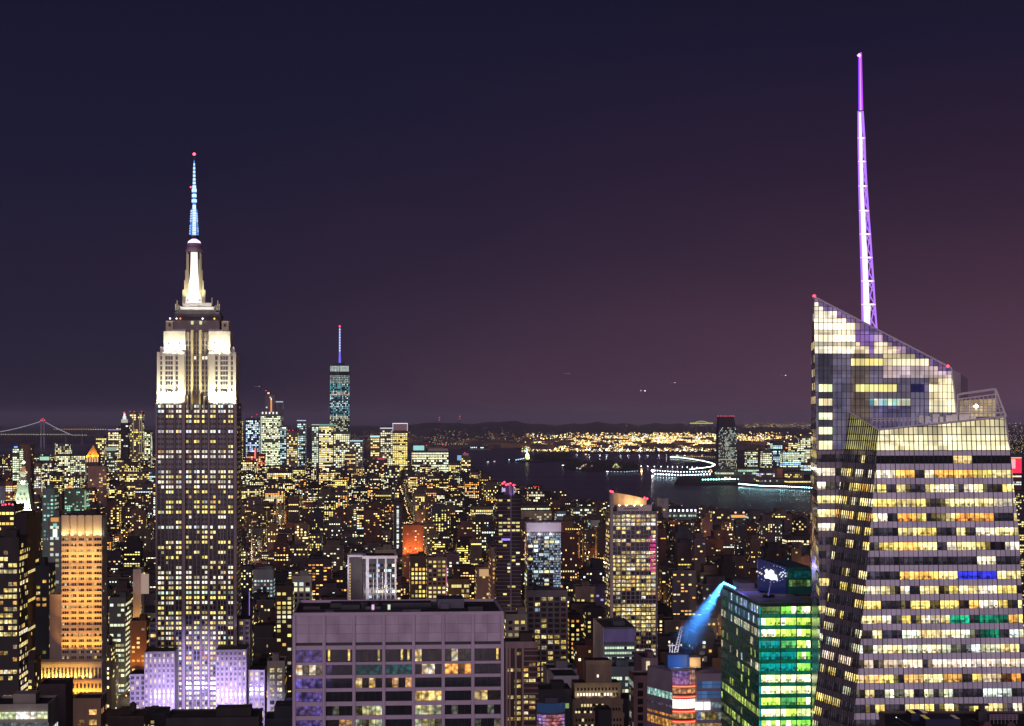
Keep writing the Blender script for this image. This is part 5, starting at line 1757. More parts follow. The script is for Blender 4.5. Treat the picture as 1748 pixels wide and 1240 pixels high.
T('yellow_column_tower', 'brown tower with one bright yellow column of windows right of the white-finned block', 700, 728, 951, 1750, 26, col=(.12, .085, .06), win=dict(bw=3.4, fh=4.2, lit=.55, pal=YEL, s=1, wf=.6, hf=.6))
T('stone_lit_tower', 'mauve-edged stone tower with pale and amber windows behind the right half of the grey slab', 729, 763, 953, 1700, 26, col=(.22, .17, .15), win=dict(bw=3.4, fh=4, lit=.5, pal=YEL, s=1, dark=True),
  extra=lambda B, r, g: MBq(B, r, 761.5, 762.8, 1022, 966, (1, .3, .5), .5, 'pink_light_strip'))
T('yellow_banded_block', 'low block with two long yellow window bands behind the right half of the grey slab', 765, 802, 990, 1900, 30, col=(.08, .07, .05), win=dict(bw=2.5, fh=5, lit=.3, row=.6, pal=YEL, s=1, wf=.9, hf=.6))
T('cream_topped_tower', 'stone tower with a lit cream crown left of the balcony tower', 814, 845, 970, 1650, 28, col=(.26, .17, .14), win=dict(bw=3.2, fh=3.8, lit=.3, pal=YEL, s=1),
  extra=lambda B, r, g: MBq(B, r, 818, 843, 984, 972, (1, .6, .28), .55, 'lit_crown_band'))
T('angled_tower', 'mauve concrete tower edge with lit balcony rows touching the right end of the grey slab', 838, 850, 936, 1500, 30, col=(.2, .15, .14), win=dict(bw=4, fh=3.6, lit=.6, pal=ORNG, s=.7), bulk=False)

# between the slab and the green building
def brown_curve():
    def ex(B, root, rng):
        w2 = B.w / 2
        for u in (865, 870, 880.5, 892.5):
            mb = MB(); mb.box(B.x(u) - .5, B.x(u) + .5, -.7, .0, 0, B.z(1107), t=(.42, .30, .26)); mb.build('column', M_FAC, root)
        for i in range(16):
            mb = MB(); z = B.z(1112 + i * 9.2)
            mb.box(B.x(894), w2 + .4, -.9, .0, z, z + .7, t=(.30, .2, .18), bottom=True); mb.build('balcony_band', M_FAC, root)
        mb = MB(); mb.box(-w2, w2 + .3, -.3, .4, B.z(1107), B.h + 1.2, t=(.34, .25, .25)); mb.build('attic_wall', M_FAC, root)
    T('brown_banded_tower', 'brown tower with pale columns and amber windows touching the right of the grey slab', 862, 917.5, 1100, 900, 26, col=(.08, .055, .05),
      win=dict(bw=3.0, fh=2.65, lit=.34, row=.12, pal=ORNG + YEL + YEL, s=.9, wf=.85, hf=.6, top=3, mat=M_WINC), roof=False, extra=ex, side=False)


brown_curve()
T('ornate_block', 'pale ornate stone block with carved parapet behind the brown banded tower', 864, 900, 1051, 1300, 26, col=(.24, .22, .18), win=dict(bw=4, fh=4.4, lit=.35, pal=YEL, s=.9, dark=True))
T('yellow_dotted_tower', 'dark tower with two columns of small yellow windows right of the dark teal glass block', 972, 992, 1052, 1640, 22, col=(.035, .03, .035), win=dict(bw=4, fh=4, lit=.7, pal=ORNG + YEL, s=1, wf=.5, hf=.5))
T('dark_paired_tower', 'dark tower with neat rows of tiny yellow windows left of the purple-louvred office', 1000, 1030, 1040, 1750, 22, col=(.035, .03, .035), win=dict(bw=4, fh=4.2, lit=.6, pal=YEL, s=1, wf=.5, hf=.5))
T('violet_lit_block', 'block with violet lit roof storey and yellow windows, behind the dark paired tower', 1008, 1040, 1003, 2100, 26, col=(.10, .08, .14), win=dict(bw=4, fh=4.6, lit=.4, pal=YEL + LAV, s=.9))
T('cream_attic_block', 'dark block with a lit cream attic right of the white-capped tower', 982, 1016, 1003, 1900, 26, col=(.22, .17, .14), win=dict(bw=4, fh=5, lit=.5, pal=YEL, s=.9, top=3))


def louvre_office():
    def ex(B, root, rng):
        w2 = B.w / 2
        mb = MB(); mb.box(-w2 + .1, w2, -.25, .0, B.z(1096.5), B.z(1074), t=(.22, .2, .42)); mb.build('louvre_wall', M_FAC, root)
        for i in range(26):
            x = -w2 + .6 + i * (B.w - 1) / 26
            mb = MB(); mb.box(x, x + .35, -.6, -.26, B.z(1096), B.z(1074.5), t=(.30, .28, .55)); mb.build('louvre', M_FAC, root)
        for i in range(18):
            z = B.z(1104.5 + i * 8.8)
            mb = MB(); mb.box(-w2, w2 + .2, -.35, -.0, z, z + 1.1, t=(.26, .34, .38), bottom=True); mb.build('spandrel', M_FAC, root)
        mb = MB(); mb.box(-w2 - .3, -w2 - .01, 0, B.d, 0, B.h + 1, t=(.62, .6, .55)); mb.build('white_flank', M_FAC, root)
    T('louvred_office', 'pale blue banded office with a purple louvred top storey, centre right', 1030, 1084.5, 1073.5, 1330, 62, col=(.10, .13, .15),
      win=dict(bw=1.7, fh=8.8 * 1330 / F, lit=.35, row=.5, pal=[((.75, 1, .7), 3), ((1, .95, .5), 3), ((.6, .9, 1), 1)], s=.85, wf=.85, hf=.55, top=9.9, dark=True), roof=True, extra=ex, side=False)
    T('wide_banded_office', 'lower wider pale teal banded office under the purple-louvred office', 1040, 1094, 1141, 1240, 30, col=(.16, .22, .24), win=dict(bw=1.9, fh=4.2, lit=.3, row=.6, pal=[((.7, 1, .8), 2), ((1, .95, .6), 2)], s=.9, wf=.85, hf=.5))


louvre_office()


def deco_block():
    B = Bld(1000.5, 1044.5, 1130, 1000, 16)
    r = B.root('stepped_deco_block', 'stepped tan stone block with windowless top box and a row of white lit windows')
    rng = random.Random(6)
    tan = stone('tan_stone', (.33, .25, .17), .85, .25, .75, 1.2, .3)
    k = B.k
    X, Z = B.x, B.z
    tiers = [(1000.5, 1044.5, 1130, 0, 16), (980, 1059, 1167, -3, 18), (977, 1061, 1194, -6, 20), (976, 1062, 1216, -8, 20)]
    for i, (a, b, v, y0, d) in enumerate(tiers):
        mb = MB(); mb.box(X(a), X(b), y0, y0 + d, 0, Z(v)); mb.build('tier', tan, r)
        mb = MB(); mb.box(X(a) + .3, X(b) - .3, y0 + .3, y0 + d - .3, Z(v) + .01, Z(v) + .25); mb.build('roof', M_ROOF, r)
        mb = MB(); mb.box(X(a) - .3, X(b) + .3, y0 - .3, y0 - .01, Z(v) - 1.6, Z(v) + .8, bottom=True); mb.build('cornice', tan, r)
    w = MB()
    for (v, y, a, b, n, c, s, lit) in ((1153, -.05, 1019, 1023, 1, (1, .95, .75), 1.2, 1), (1183, -3.1, 984, 1056, 14, (1, .97, .75), 1.3, .8), (1174, -3.1, 984, 1056, 12, (0, 0, 0), 1, 1), (1200, -6.1, 990, 1030, 8, (1, .8, .4), 1, .7), (1207, -6.1, 982, 1058, 16, (0, 0, 0), 1, 1), (1212, -6.1, 980, 1010, 6, (1, .9, .5), 1.1, .8), (1224, -8.1, 980, 1060, 15, (1, .85, .4), 1, .3), (1234, -8.1, 980, 1060, 15, (1, .85, .4), 1, .3)):
        for i in range(n):
            x = X(a + (b - a) * i / n)
            g = sc(c, s * rng.uniform(.7, 1.2)) if rng.random() < lit else (0, 0, 0)
            w.box(x, x + 1.0, y - .02, y + .3, Z(v) - 1.2, Z(v) + .3, 0, g=g, bottom=True)
    w.build('windows', M_WIN, r, 'stuff')
    for x in (X(985), X(1005), X(1025), X(1045)):
        spot('cornice_lamp', (x, -6, Z(1190)), (x, -2.5, Z(1176)), 700, (1, .85, .5), 120, 1, .3, r)


deco_block()
T('white_roofed_block', 'low block with a plain white roof box left of the tan stepped block', 945, 988, 1157, 1080, 34, col=(.42, .42, .44), win=dict(lit=0), bulk=False)
T('grey_deck_block', 'grey flat deck with roof boxes beside the white roof box', 934, 985, 1146, 1160, 30, col=(.25, .25, .26), win=dict(lit=0), bulk=True)
T('green_windowed_block', 'dark block with one row of green-yellow lit windows below the white roof box', 918, 975, 1180, 1000, 22, col=(.05, .055, .06), win=dict(bw=2.6, fh=4.5, lit=.8, pal=[((.7, 1, .3), 1)], s=.8, wf=.7, hf=.6, bot=92))


def drum_building():
    B = Bld(918, 967, 1206, 850, 14)
    r = B.root('curved_glass_building', 'curved building with blue glass parapet and pink lit facade at the bottom centre')
    w2 = B.w / 2
    def arc(rr, y0=10): return [(rr * math.sin(a), y0 - rr * math.cos(a)) for a in [math.radians(-60 + i * 10) for i in range(13)]]
    out = arc(w2 * 1.12) + [(w2, 14), (-w2, 14)]
    mb = MB(); mb.prism(out, 0, B.h, t=(.22, .16, .2)); mb.build('wall', M_FAC, r)
    inn = arc(w2 * 1.14)
    mb = MB()
    for a, b in zip(inn, inn[1:]):
        mb.poly([(a[0], a[1], B.z(1219)), (b[0], b[1], B.z(1219)), (b[0], b[1], B.h + .8), (a[0], a[1], B.h + .8)], 0, (.012, .03, .085))
        mb.poly([(b[0], b[1] + .3, B.z(1219)), (a[0], a[1] + .3, B.z(1219)), (a[0], a[1] + .3, B.h + .8), (b[0], b[1] + .3, B.h + .8)], 0)
    mb.build('blue_glass_parapet', M_WIN, r)
    rr = random.Random(4)
    for i, (a, b) in enumerate(zip(inn, inn[1:])):
        for j in range(5):
            c = (1, .35, .4) if 3 < i < 10 else (.6, .4, .9)
            mb = MB(); za = B.z(1223 + j * 6)
            mb.poly([(a[0] * .995, a[1], za - 1.2), (b[0] * .995, b[1], za - 1.2), (b[0] * .995, b[1], za), (a[0] * .995, a[1], za)], 0, sc(c, rr.uniform(.3, 1.1)))
            mb.build('lit_panel', M_WINC, r)
    mb = MB(); mb.box(-3, 3, 5, 10, B.h, B.h + 3, t=(.1, .1, .14)); mb.build('roof_house', M_FAC, r)


drum_building()
T('small_dark_block', 'small black-roofed block in front of the tan stepped block', 1022, 1044, 1216, 820, 14, col=(.035, .035, .04), win=dict(lit=0), bulk=False)
T('purple_roofed_block', 'mauve stone block with deep blue roof and a lit white corner strip', 1095, 1123, 1126, 1020, 30, col=(.30, .22, .25), win=dict(lit=.0), bulk=True,
  extra=lambda B, r, g: MBq(B, r, 1103, 1109, 1156, 1129, (1, .85, .5), .9, 'lit_corner_strip'))
T('brown_pier_block', 'brown stone block with dark window strips left of the red-banded corner building', 1082, 1121, 1157, 960, 20, col=(.26, .17, .15), win=dict(bw=3.6, fh=4.2, lit=.25, pal=YEL + COOL, s=.9, wf=.55, hf=.7, dark=True, mat=M_WINC), bulk=False)
T('black_roof_block', 'black-roofed low block behind the brown pier block', 1058, 1084, 1196, 1000, 20, col=(.04, .04, .05), win=dict(lit=0), bulk=False)


def corner_building():
    """the building with the red curved light bands"""
    B = Bld(1149, 1234, 1150, 830, 26)
    r = B.root('red_banded_corner_building', 'corner building with curved glass bay, red light bands and white sign')
    X, Z, w2 = B.x, B.z, B.w / 2
    rng = random.Random(14)
    grey = stone('mauve_panels', (.42, .36, .44), .5, .2, .85, 1.1, 1)
    mb = MB(); mb.box(X(1190), w2, .5, 24, 0, Z(1151)); mb.build('main_wall', grey, r)
    # curved bay
    def arc(r_, n=12):
        cx, cy = X(1169.5), 6
        return [(cx + r_ * math.sin(a) * 1.0, cy - r_ * .62 * math.cos(a)) for a in [math.radians(-80 + 160 * i / n) for i in range(n + 1)]]
    R0 = 20.8 * B.k
    base = arc(R0 - .3)
    mb = MB(); mb.prism(base + [(X(1190), 20), (X(1149), 20)], 0, Z(1146), t=(.2, .15, .18)); mb.build('bay_core', M_FAC, r)
    specs = [(1147, 1158, (.50, .30, .85), .55), (1158.5, 1170.5, (.75, .35, .9), .8), (1177, 1186.5, (1, .5, .2), .85), (1196, 1212, (1, .93, .8), 1.7), (1219, 1229, (.9, .6, .2), .7), (1236, 1248, (1, .7, .3), .8)]
    ring = arc(R0)
    for va, vb, c, s in specs:
        for i, (a, b) in enumerate(zip(ring, ring[1:])):
            mb = MB()
            cc = c
            if va < 1175 and i > 7: cc = (1, .55, .4)
            g = sc(cc, s * rng.uniform(.8, 1.15))
            mb.poly([(a[0], a[1], Z(vb)), (b[0], b[1], Z(vb)), (b[0], b[1], Z(va)), (a[0], a[1], Z(va))], 0, g)
            mb.box(a[0] - .06, a[0] + .06, a[1] - .12, a[1] + .1, Z(vb), Z(va), 1)
            mb.build('curved_window', [M_WIN if s > 1.5 else M_WINC, M_METAL], r)
    for v in (1173, 1191, 1216, 1233.5):
        for k_, (dv, c) in enumerate(((0, (1.0, .05, .02)), (1.7, (1.3, .55, .28)), (3.0, (1.0, .05, .02)))):
            mb = MB(); rg = arc(R0 + .5)
            for a, b in zip(rg, rg[1:]):
                z = Z(v + dv - 1.2)
                mb.poly([(a[0], a[1], z - .42), (b[0], b[1], z - .42), (b[0], b[1], z), (a[0], a[1], z)], 0, c)
                mb.poly([(a[0], a[1], z), (b[0], b[1], z), (b[0], b[1] + 1, z), (a[0], a[1] + 1, z)], 0, c)
            mb.build('red_light_band', M_LAMP, r)
    # pale roof canopy over the bay
    mb = MB(); rg = arc(R0 + .8); mb.prism(rg + [(X(1197), 9), (X(1149), 9)], Z(1145.8), Z(1144)); mb.build('bay_canopy', M_LIMEW, r)
    # right wing glass
    for va, vb in ((1164, 1176), (1181, 1193)):
        for i in range(5):
            mb = MB(); xa = X(1191 + i * 8.6); xb = X(1191 + (i + 1) * 8.6) - .1
            mb.poly([(xa, .42, Z(vb)), (xb, .42, Z(vb)), (xb, .42, Z(va)), (xa, .42, Z(va))], 0, sc((.08, .18, .42), rng.uniform(.3, .8)))
            mb.box(xa, xb, .3, .44, Z((va + vb) / 2) - .06, Z((va + vb) / 2) + .06, 1, bottom=True)
            mb.build('blue_window', [M_WIN, M_DARK], r)
    for (ua, ub, c, s) in ((1187, 1200.5, (1, .97, .9), 1.6), (1202.5, 1213, (1, 1, 1), 1.5)):
        mb = MB(); mb.box(X(ua), X(ub), -.3, .45, Z(1212.5), Z(1199.5), g=sc(c, s), bottom=True); mb.build('white_sign', M_LAMP, r)
    for va, vb, pal in ((1200, 1210, COOL), (1217, 1230, YEL + COOL), (1236, 1248, YEL)):
        for i in range(6):
            if va == 1200 and i < 3: continue
            mb = MB(); xa = X(1190 + i * 7.3); xb = xa + 7.3 * B.k - .12
            mb.poly([(xa, .41, Z(vb)), (xb, .41, Z(vb)), (xb, .41, Z(va)), (xa, .41, Z(va))], 0, sc(pick(pal, rng), rng.uniform(.1, .8))); mb.build('window', M_WINC, r)
    # left wing, facing further left
    mb = MB()
    ux, uy = X(1149), 2.5
    q0 = Vector((X(1149), 1.5, 0)); q1 = Vector((X(1122.5) - 1.5, 22, 0))
    dirv = (q1 - q0)
    mb.poly([(q1.x, q1.y, 0), (q0.x, q0.y, 0), (q0.x, q0.y, Z(1148)), (q1.x, q1.y, Z(1148))])
    mb.poly([(q1.x, q1.y, Z(1148)), (q0.x, q0.y, Z(1148)), (X(1150), 24, Z(1148)), (q1.x + 1, 24, Z(1148))])
    mb.build('left_wing', grey, r)
    nrm = Vector((dirv.y, -dirv.x, 0)).normalized()
    if nrm.y > 0: nrm = -nrm
    for v0, v1, c, s in ((1184, 1196, (.5, 1, .85), 1.0), (1222, 1226, (1, .45, .08), 1.0), (1231, 1244, (1, .5, .1), 1.0), (1206, 1210, (.3, .25, .4), .4)):
        n = 7
        for i in range(n):
            a = q0.lerp(q1, i / n + .01) + nrm * .1; b = q0.lerp(q1, (i + 1) / n - .01) + nrm * .1
            mb = MB(); mb.poly([(b.x, b.y, Z(v1)), (a.x, a.y, Z(v1)), (a.x, a.y, Z(v0)), (b.x, b.y, Z(v0))], 0, sc(c, s * rng.uniform(.5, 1.2)))
            mb.build('lit_strip', M_WINC, r)
    # roof: blue lit plant box, mast
    mb = MB(); mb.box(X(1147), X(1184), 12, 20, Z(1148), Z(1124), t=(.10, .18, .36)); mb.build('plant_box', M_FAC, r)
    mb = MB(); mb.box(X(1184), X(1203), 10, 18, Z(1146), Z(1128), t=(.7, .5, .3)); mb.build('lit_plant_box', M_FAC, r)
    spot('roof_lamp', (X(1190), 6, Z(1138)), (X(1194), 11, Z(1134)), 900, (1, .75, .35), 150, 1, .3, r)
    spot('roof_lamp', (X(1160), 5, Z(1140)), (X(1165), 13, Z(1132)), 1600, (.12, .4, 1), 150, 1, .3, r)
    mb = MB(); x = X(1207)
    mb.tube((x, 12, Z(1150)), (x, 12, Z(1110)), .25); mb.box(x - 1.1, x + 1.1, 11.5, 12.5, Z(1124), Z(1118)); mb.box(x + .6, x + 2.2, 11.5, 12.5, Z(1136), Z(1127))
    for i in range(8):
        an = i * math.pi / 4
        mb.tube((x + .9 * math.cos(an), 12, Z(1103) + .9 * math.sin(an)), (x + .9 * math.cos(an + .785), 12, Z(1103) + .9 * math.sin(an + .785)), .12)
    mb.build('antenna_mast', M_METAL, r)


corner_building()


def crane():
    r = empty('tower_crane', 'white lattice crane with a red tip rising beside the blue searchlight', 'crane', (P(1148, 1240, 860).x, 860, 60))
    off = r.location
    def fin(mb, n, m):
        o = mb.build(n, m, r); o.location = -off
    mb = MB()
    a, b = P(1151, 1127, 860), P(1164, 1070, 860)
    for dx in (-.7, .7):
        for dy in (0, 1.2):
            mb.tube(a + Vector((dx * 1.3, dy, 0)), b + Vector((dx * .5, dy, 0)), .12)
    for i in range(14):
        p, q = a.lerp(b, i / 14), a.lerp(b, (i + 1) / 14)
        s_ = (-1) ** i
        mb.tube(p + Vector((s_ * .9, 0, 0)), q + Vector((-s_ * .9, 0, 0)), .1)
    fin(mb, 'jib', M_WHITEL)
    mb = MB(); mb.tube(b, P(1164.5, 1062, 860), .35); fin(mb, 'red_tip', stone('red_paint', (.6, .05, .06), .5))
    mb = MB()
    c, d = P(1145.5, 1240, 860), P(1145.5, 1098, 860)
    for dx in (-.6, .6):
        mb.tube(c + Vector((dx, 0, 0)), d + Vector((dx, 0, 0)), .15)
    for i in range(16):
        p, q = c.lerp(d, i / 16), c.lerp(d, (i + 1) / 16); s_ = (-1) ** i
        mb.tube(p + Vector((s_ * .6, 0, 0)), q + Vector((-s_ * .6, 0, 0)), .08)
    mb.tube(P(1140, 1102, 860), P(1152, 1102, 860), .25)
    fin(mb, 'mast', M_WHITEL)
    mb = MB(); mb.box(c.x - 1, c.x + 2.4, 859, 862, ZV(1130, 860), ZV(1124, 860)); fin(mb, 'cab', M_WHITEL)
    spot('work_light', tuple(P(1158, 1134, 852)), tuple(P(1157, 1095, 860)), 9000, (.85, .85, 1), 110, 1, .3)


crane()


def corner_roof():
    """black roof in the bottom right corner, in front of the glass tower"""
    Y = 330
    r = empty('foreground_roof_building', 'dark rooftop with window-washing crane and railings in the bottom right corner', 'building', (P(1640, 715, Y).x, Y + 12, 0))
    off = r.location.copy()
    def fin(mb, n, m):
        o = mb.build(n, m, r); o.location = -off; return o
    zt = ZV(1219, Y + 24)
    def p(u, y): return ((u - CU) / F * y, y)
    a, b, c, d = p(1507, 330), p(1800, 330), p(1800, 354), p(1502, 354)
    mb = MB(); mb.prism([a, b, c, d], 0, zt); fin(mb, 'wall', stone('brown_parapet', (.17, .13, .12), .85))
    ins = [(a[0] + .7, a[1] + .7), (b[0] - .7, b[1] + .7), (c[0] - .7, c[1] - .7), (d[0] + .7, d[1] - .7)]
    mb = MB(); mb.prism(ins, zt + .01, zt + .05); fin(mb, 'roof', M_ROOF)
    for (q0, q1) in ((a, b), (b, c), (c, d), (d, a)):
        mb = MB(); mb.tube((q0[0], q0[1], zt + .25), (q1[0], q1[1], zt + .25), .3); fin(mb, 'parapet', stone('brown_coping', (.16, .12, .11), .8))
    def at(u, v, Y_): return P(u, v, Y_)
    # skylight boxes with lit louvres
    for (u0, u1, v0, v1, yy) in ((1556, 1585, 1218, 1224, 345), (1580, 1640, 1228, 1243, 336)):
        A_, B_ = at(u0, v1, yy), at(u1, v1, yy)
        mb = MB(); mb.box(A_.x, B_.x, yy, yy + 5, zt, ZV(v0, yy), t=(.035, .04, .10)); fin(mb, 'plant_box', M_FAC)
        z = ZV(v0, yy) + .02
        for side_, c_ in ((A_.x, (1, .72, .15)), (B_.x - .9, (.5, .32, .3))):
            for k_ in range(5):
                mb = MB(); y_ = yy + .2 + k_ * .95
                mb.poly([(side_, y_, z), (side_ + .85, y_, z), (side_ + .85, y_ + .7, z), (side_, y_ + .7, z)], 0, sc(c_, .55 if u0 < 1570 else .3)); fin(mb, 'lit_louvre', M_LAMP)
    # rails
    for (u0, v0, u1, v1) in ((1531, 1226, 1556, 1240), (1529, 1232, 1550, 1246), (1640, 1232, 1668, 1246), (1658, 1227, 1690, 1240)):
        mb = MB(); mb.tube(at(u0, v0, 345), at(u1, v1, 336), .09); fin(mb, 'pipe', M_METAL)
    mb = MB(); mb.octa(tuple(at(1530, 1225, 344)), .12, g=(2, 2, 2)); fin(mb, 'roof_lamp', M_LAMP)
    # window washing arm
    mb = MB(); mb.box(at(1638, 0, 346).x, at(1688, 0, 346).x, 345.6, 346.6, ZV(1205, 346), ZV(1202.2, 346), bottom=True); mb.tube(at(1625, 1201, 346), at(1640, 1203, 346), .08)
    fin(mb, 'crane_arm', M_DARK)
    mb = MB(); mb.box(at(1672, 0, 346).x, at(1680, 0, 346).x, 345.4, 346.8, zt, ZV(1205.2, 346)); mb.box(at(1668, 0, 346).x, at(1684, 0, 346).x, 345, 347.4, zt, ZV(1213, 346)); fin(mb, 'crane_base', M_DARK)
    mb = MB()
    for i in range(8):
        x = at(1690 + i * 6.5, 0, 342).x; mb.tube((x, 342, zt), (x, 342, ZV(1221, 342)), .07)
    for v in (1221, 1224.5, 1228):
        mb.tube(at(1690, v, 342), at(1738, v, 342), .09)
    mb.tube(at(1690, 1221, 342), at(1683, 1212, 350), .08)
    fin(mb, 'walkway_rail', stone('mauve_rail', (.45, .33, .42), .6))
    for u in (1683, 1724):
        mb = MB(); q = at(u, 1240, 336); s_ = 1.5
        mb.prism([(q.x - s_, 334), (q.x + s_, 334), (q.x + s_, 337), (q.x - s_, 337)], zt, zt + 1.6, poly1=[(q.x - .3, 335.2), (q.x + .3, 335.2), (q.x + .3, 335.8), (q.x - .3, 335.8)]); fin(mb, 'hipped_hood', stone('maroon_hood', (.14, .06, .08), .7))
    TAKEN.append((1500, 1760, 1205, r.location.x, Y + 12, 30))


corner_roof()
print('mid3')
# ================================================================== setting: water, land, hills
def sheet(name, pts, z, mat):
    me = bpy.data.meshes.new(name)
    me.from_pydata([(x, y, z) for x, y in pts], [], [tuple(range(len(pts)))])
    me.materials.append(mat)
    o = bpy.data.objects.new(name, me); SC.collection.objects.link(o)
    return structure(o)


def g(u, v):
    y = GY(v)
    return ((u - CU) / F * y, y)


wm_, nt, b = new_mat('harbour_water')
b.inputs['Base Color'].default_value = (.006, .016, .045, 1); b.inputs['Roughness'].default_value = .16
b.inputs['IOR'].default_value = 1.33
b.inputs['Specular Tint'].default_value = (.55, .72, 1, 1)
tc = N(nt, 'ShaderNodeTexCoord')
bump = N(nt, 'ShaderNodeBump'); bump.inputs['Strength'].default_value = 1; bump.inputs['Distance'].default_value = 5
n1 = N(nt, 'ShaderNodeTexNoise'); n1.inputs['Scale'].default_value = .02; n1.inputs['Detail'].default_value = 6
nt.links.new(tc.outputs['Object'], n1.inputs['Vector'])
n2 = N(nt, 'ShaderNodeTexNoise'); n2.inputs['Scale'].default_value = .0022; n2.inputs['Detail'].default_value = 3
mpw = N(nt, 'ShaderNodeMapping'); mpw.inputs['Scale'].default_value = (.4, 1.4, 1); nt.links.new(tc.outputs['Object'], mpw.inputs[0]); nt.links.new(mpw.outputs[0], n2.inputs['Vector'])
mr = N(nt, 'ShaderNodeMapRange'); mr.inputs['To Min'].default_value = .10; mr.inputs['To Max'].default_value = .34
nt.links.new(n2.outputs['Fac'], mr.inputs['Value']); nt.links.new(mr.outputs[0], b.inputs['Roughness'])
nt.links.new(n1.outputs['Fac'], bump.inputs['Height']); nt.links.new(bump.outputs[0], b.inputs['Normal'])
sheet('water', [(-40000, -3000), (60000, -3000), (60000, 90000), (-40000, 90000)], 0, wm_)
ground = stone('city_ground', (.022, .020, .022), .9, .02, .6, 1.5, 1)
SHORE = [(-400, 783), (200, 781), (400, 780), (600, 783), (700, 788), (790, 799), (815, 815), (860, 832), (950, 852), (1100, 873), (1400, 895), (2200, 950)]


def shore_v(u):
    for (a, va), (b_, vb) in zip(SHORE, SHORE[1:]):
        if a <= u <= b_:
            return va + (vb - va) * (u - a) / (b_ - a)
    return SHORE[0][1] if u < SHORE[0][0] else SHORE[-1][1]


def land_block(name, pts, z=3.0):
    mb = MB()
    mb.prism(pts, -2, z)
    o = mb.build(name, ground); return structure(o)


near_land = [(-3500, -500), (3500, -500)] + [g(u, v) for u, v in reversed(SHORE)]
land_block('city_ground', near_land)
NJ = [(1150, 829), (1230, 828), (1400, 836), (2200, 850), (2600, 800), (1700, 781), (1400, 779), (1240, 782), (1170, 793)]
land_block('jersey_ground', [g(u, v) for u, v in NJ])
land_block('island_ground', [g(u, v) for u, v in [(872, 788.5), (905, 790), (960, 788), (982, 785.5), (960, 782.5), (930, 780.5), (905, 784)]], 4)
land_block('second_island_ground', [g(u, v) for u, v in [(955, 795), (970, 802), (1010, 806), (1075, 803), (1092, 799), (1060, 793), (1000, 790)]], 4)
FARV = [(-900, 757), (300, 757), (690, 760), (860, 760), (885, 768), (940, 774), (1240, 776), (1400, 776), (2600, 778)]
far_land = [g(u, v) for u, v in FARV] + [(60000, 70000), (-38000, 70000)]
land_block('far_shore_ground', far_land, 4)


# rolling hills towards the horizon
def hill_z(x, y):
    u = CU + x / y * F
    ridge = 3.0 + 175 * math.exp(-((u - 820) / 170) ** 2) + 120 * math.exp(-((u - 1080) / 120) ** 2) + 105 * math.exp(-((u - 1350) / 200) ** 2) + 60 * math.exp(-((u - 560) / 120) ** 2)
    t = max(0, min(1, (y - 19000) / 11000)); t = t * t * (3 - 2 * t)
    return 3.5 + ridge * t * (1 + .16 * math.sin(u * .045) + .10 * math.sin(u * .13 + 1) + .05 * math.sin(u * .31))


mb = MB()
nu, ny = 110, 12
grid = []
for j in range(ny + 1):
    y = 18500 + j * 1500
    for i in range(nu + 1):
        u = 250 + i * 14
        x = (u - CU) / F * y
        grid.append((x, y, hill_z(x, y)))
mb.v = grid
for j in range(ny):
    for i in range(nu):
        a = j * (nu + 1) + i
        mb.f.append((a, a + 1, a + nu + 2, a + nu + 1)); mb.m.append(0); mb.g.append((0, 0, 0)); mb.t.append((1, 1, 1))
hills = structure(mb.build('hills', stone('hill_ground', (.03, .024, .035), 1, .001, .7, 1.4, 1), smooth=True))

# ------------------------------------------------------------------ far lights: small buildings and street lamps beyond count
rf = random.Random(77)
LM, BM = MB(), MB()


def dot(u, v, c, s, size=1.0, y=None, up=None):
    if y is None:
        # walk along the line of sight until it meets the ground or a hillside
        Y = 13000.0
        while Y < 34000 and ZV(v, Y) > hill_z((u - CU) / F * Y, Y) + 6:
            Y += 250
    else:
        Y = y
    p = P(u, v, Y - 120)
    LM.octa(tuple(p), .62 * size * Y / F, g=sc(c, s), rz=.5 * size * Y / F)


GOLD = [((1, .62, .15), 5), ((1, .8, .35), 4), ((1, .42, .08), 2), ((1, .92, .7), 2), ((.75, .95, 1), .8), ((1, .1, .05), .12)]
# the golden industrial band behind the harbour
for _ in range(4200):
    u = rf.triangular(880, 1400, 1150) if rf.random() < .75 else rf.uniform(900, 1480)
    v = rf.gauss(752, 6.2)
    if v < 738 or v > 771: continue
    dot(u, v, pick(GOLD, rf), rf.choice((.9, 1.6, 2.6, 4.5)), rf.uniform(1.0, 2.2))
for _ in range(1700):
    u = rf.uniform(890, 1250); dot(u, rf.uniform(754, 771), pick(GOLD, rf), rf.choice((1, 2, 3.5)), rf.uniform(.9, 1.8))
# left part: thinner, with golden streets
for _ in range(900):
    u = rf.uniform(600, 900)
    v = rf.triangular(733, 759.5, 756)
    dens = .5 + .5 * math.sin(u * .09) * math.sin(u * .023 + 1)
    if rf.random() > .35 + .65 * dens: continue
    dot(u, v, pick(GOLD, rf), rf.choice((.3, .7, 1.2)), rf.uniform(.7, 1.2))
for u in range(690, 870, 4):
    dot(u + rf.uniform(-1, 1), 758.6 + rf.uniform(-.5, .5), (1, .85, .4) if rf.random() < .7 else (.6, 1, .6), 1.1, 1.1)
for _ in range(160):
    dot(rf.uniform(690, 1390), rf.uniform(726, 742), pick(GOLD, rf), rf.choice((.3, .6, 1)), rf.uniform(.6, 1))
for _ in range(70):
    dot(rf.uniform(0, 600), rf.uniform(728, 752), pick(GOLD, rf), rf.choice((.3, .6, 1)), rf.uniform(.6, 1))
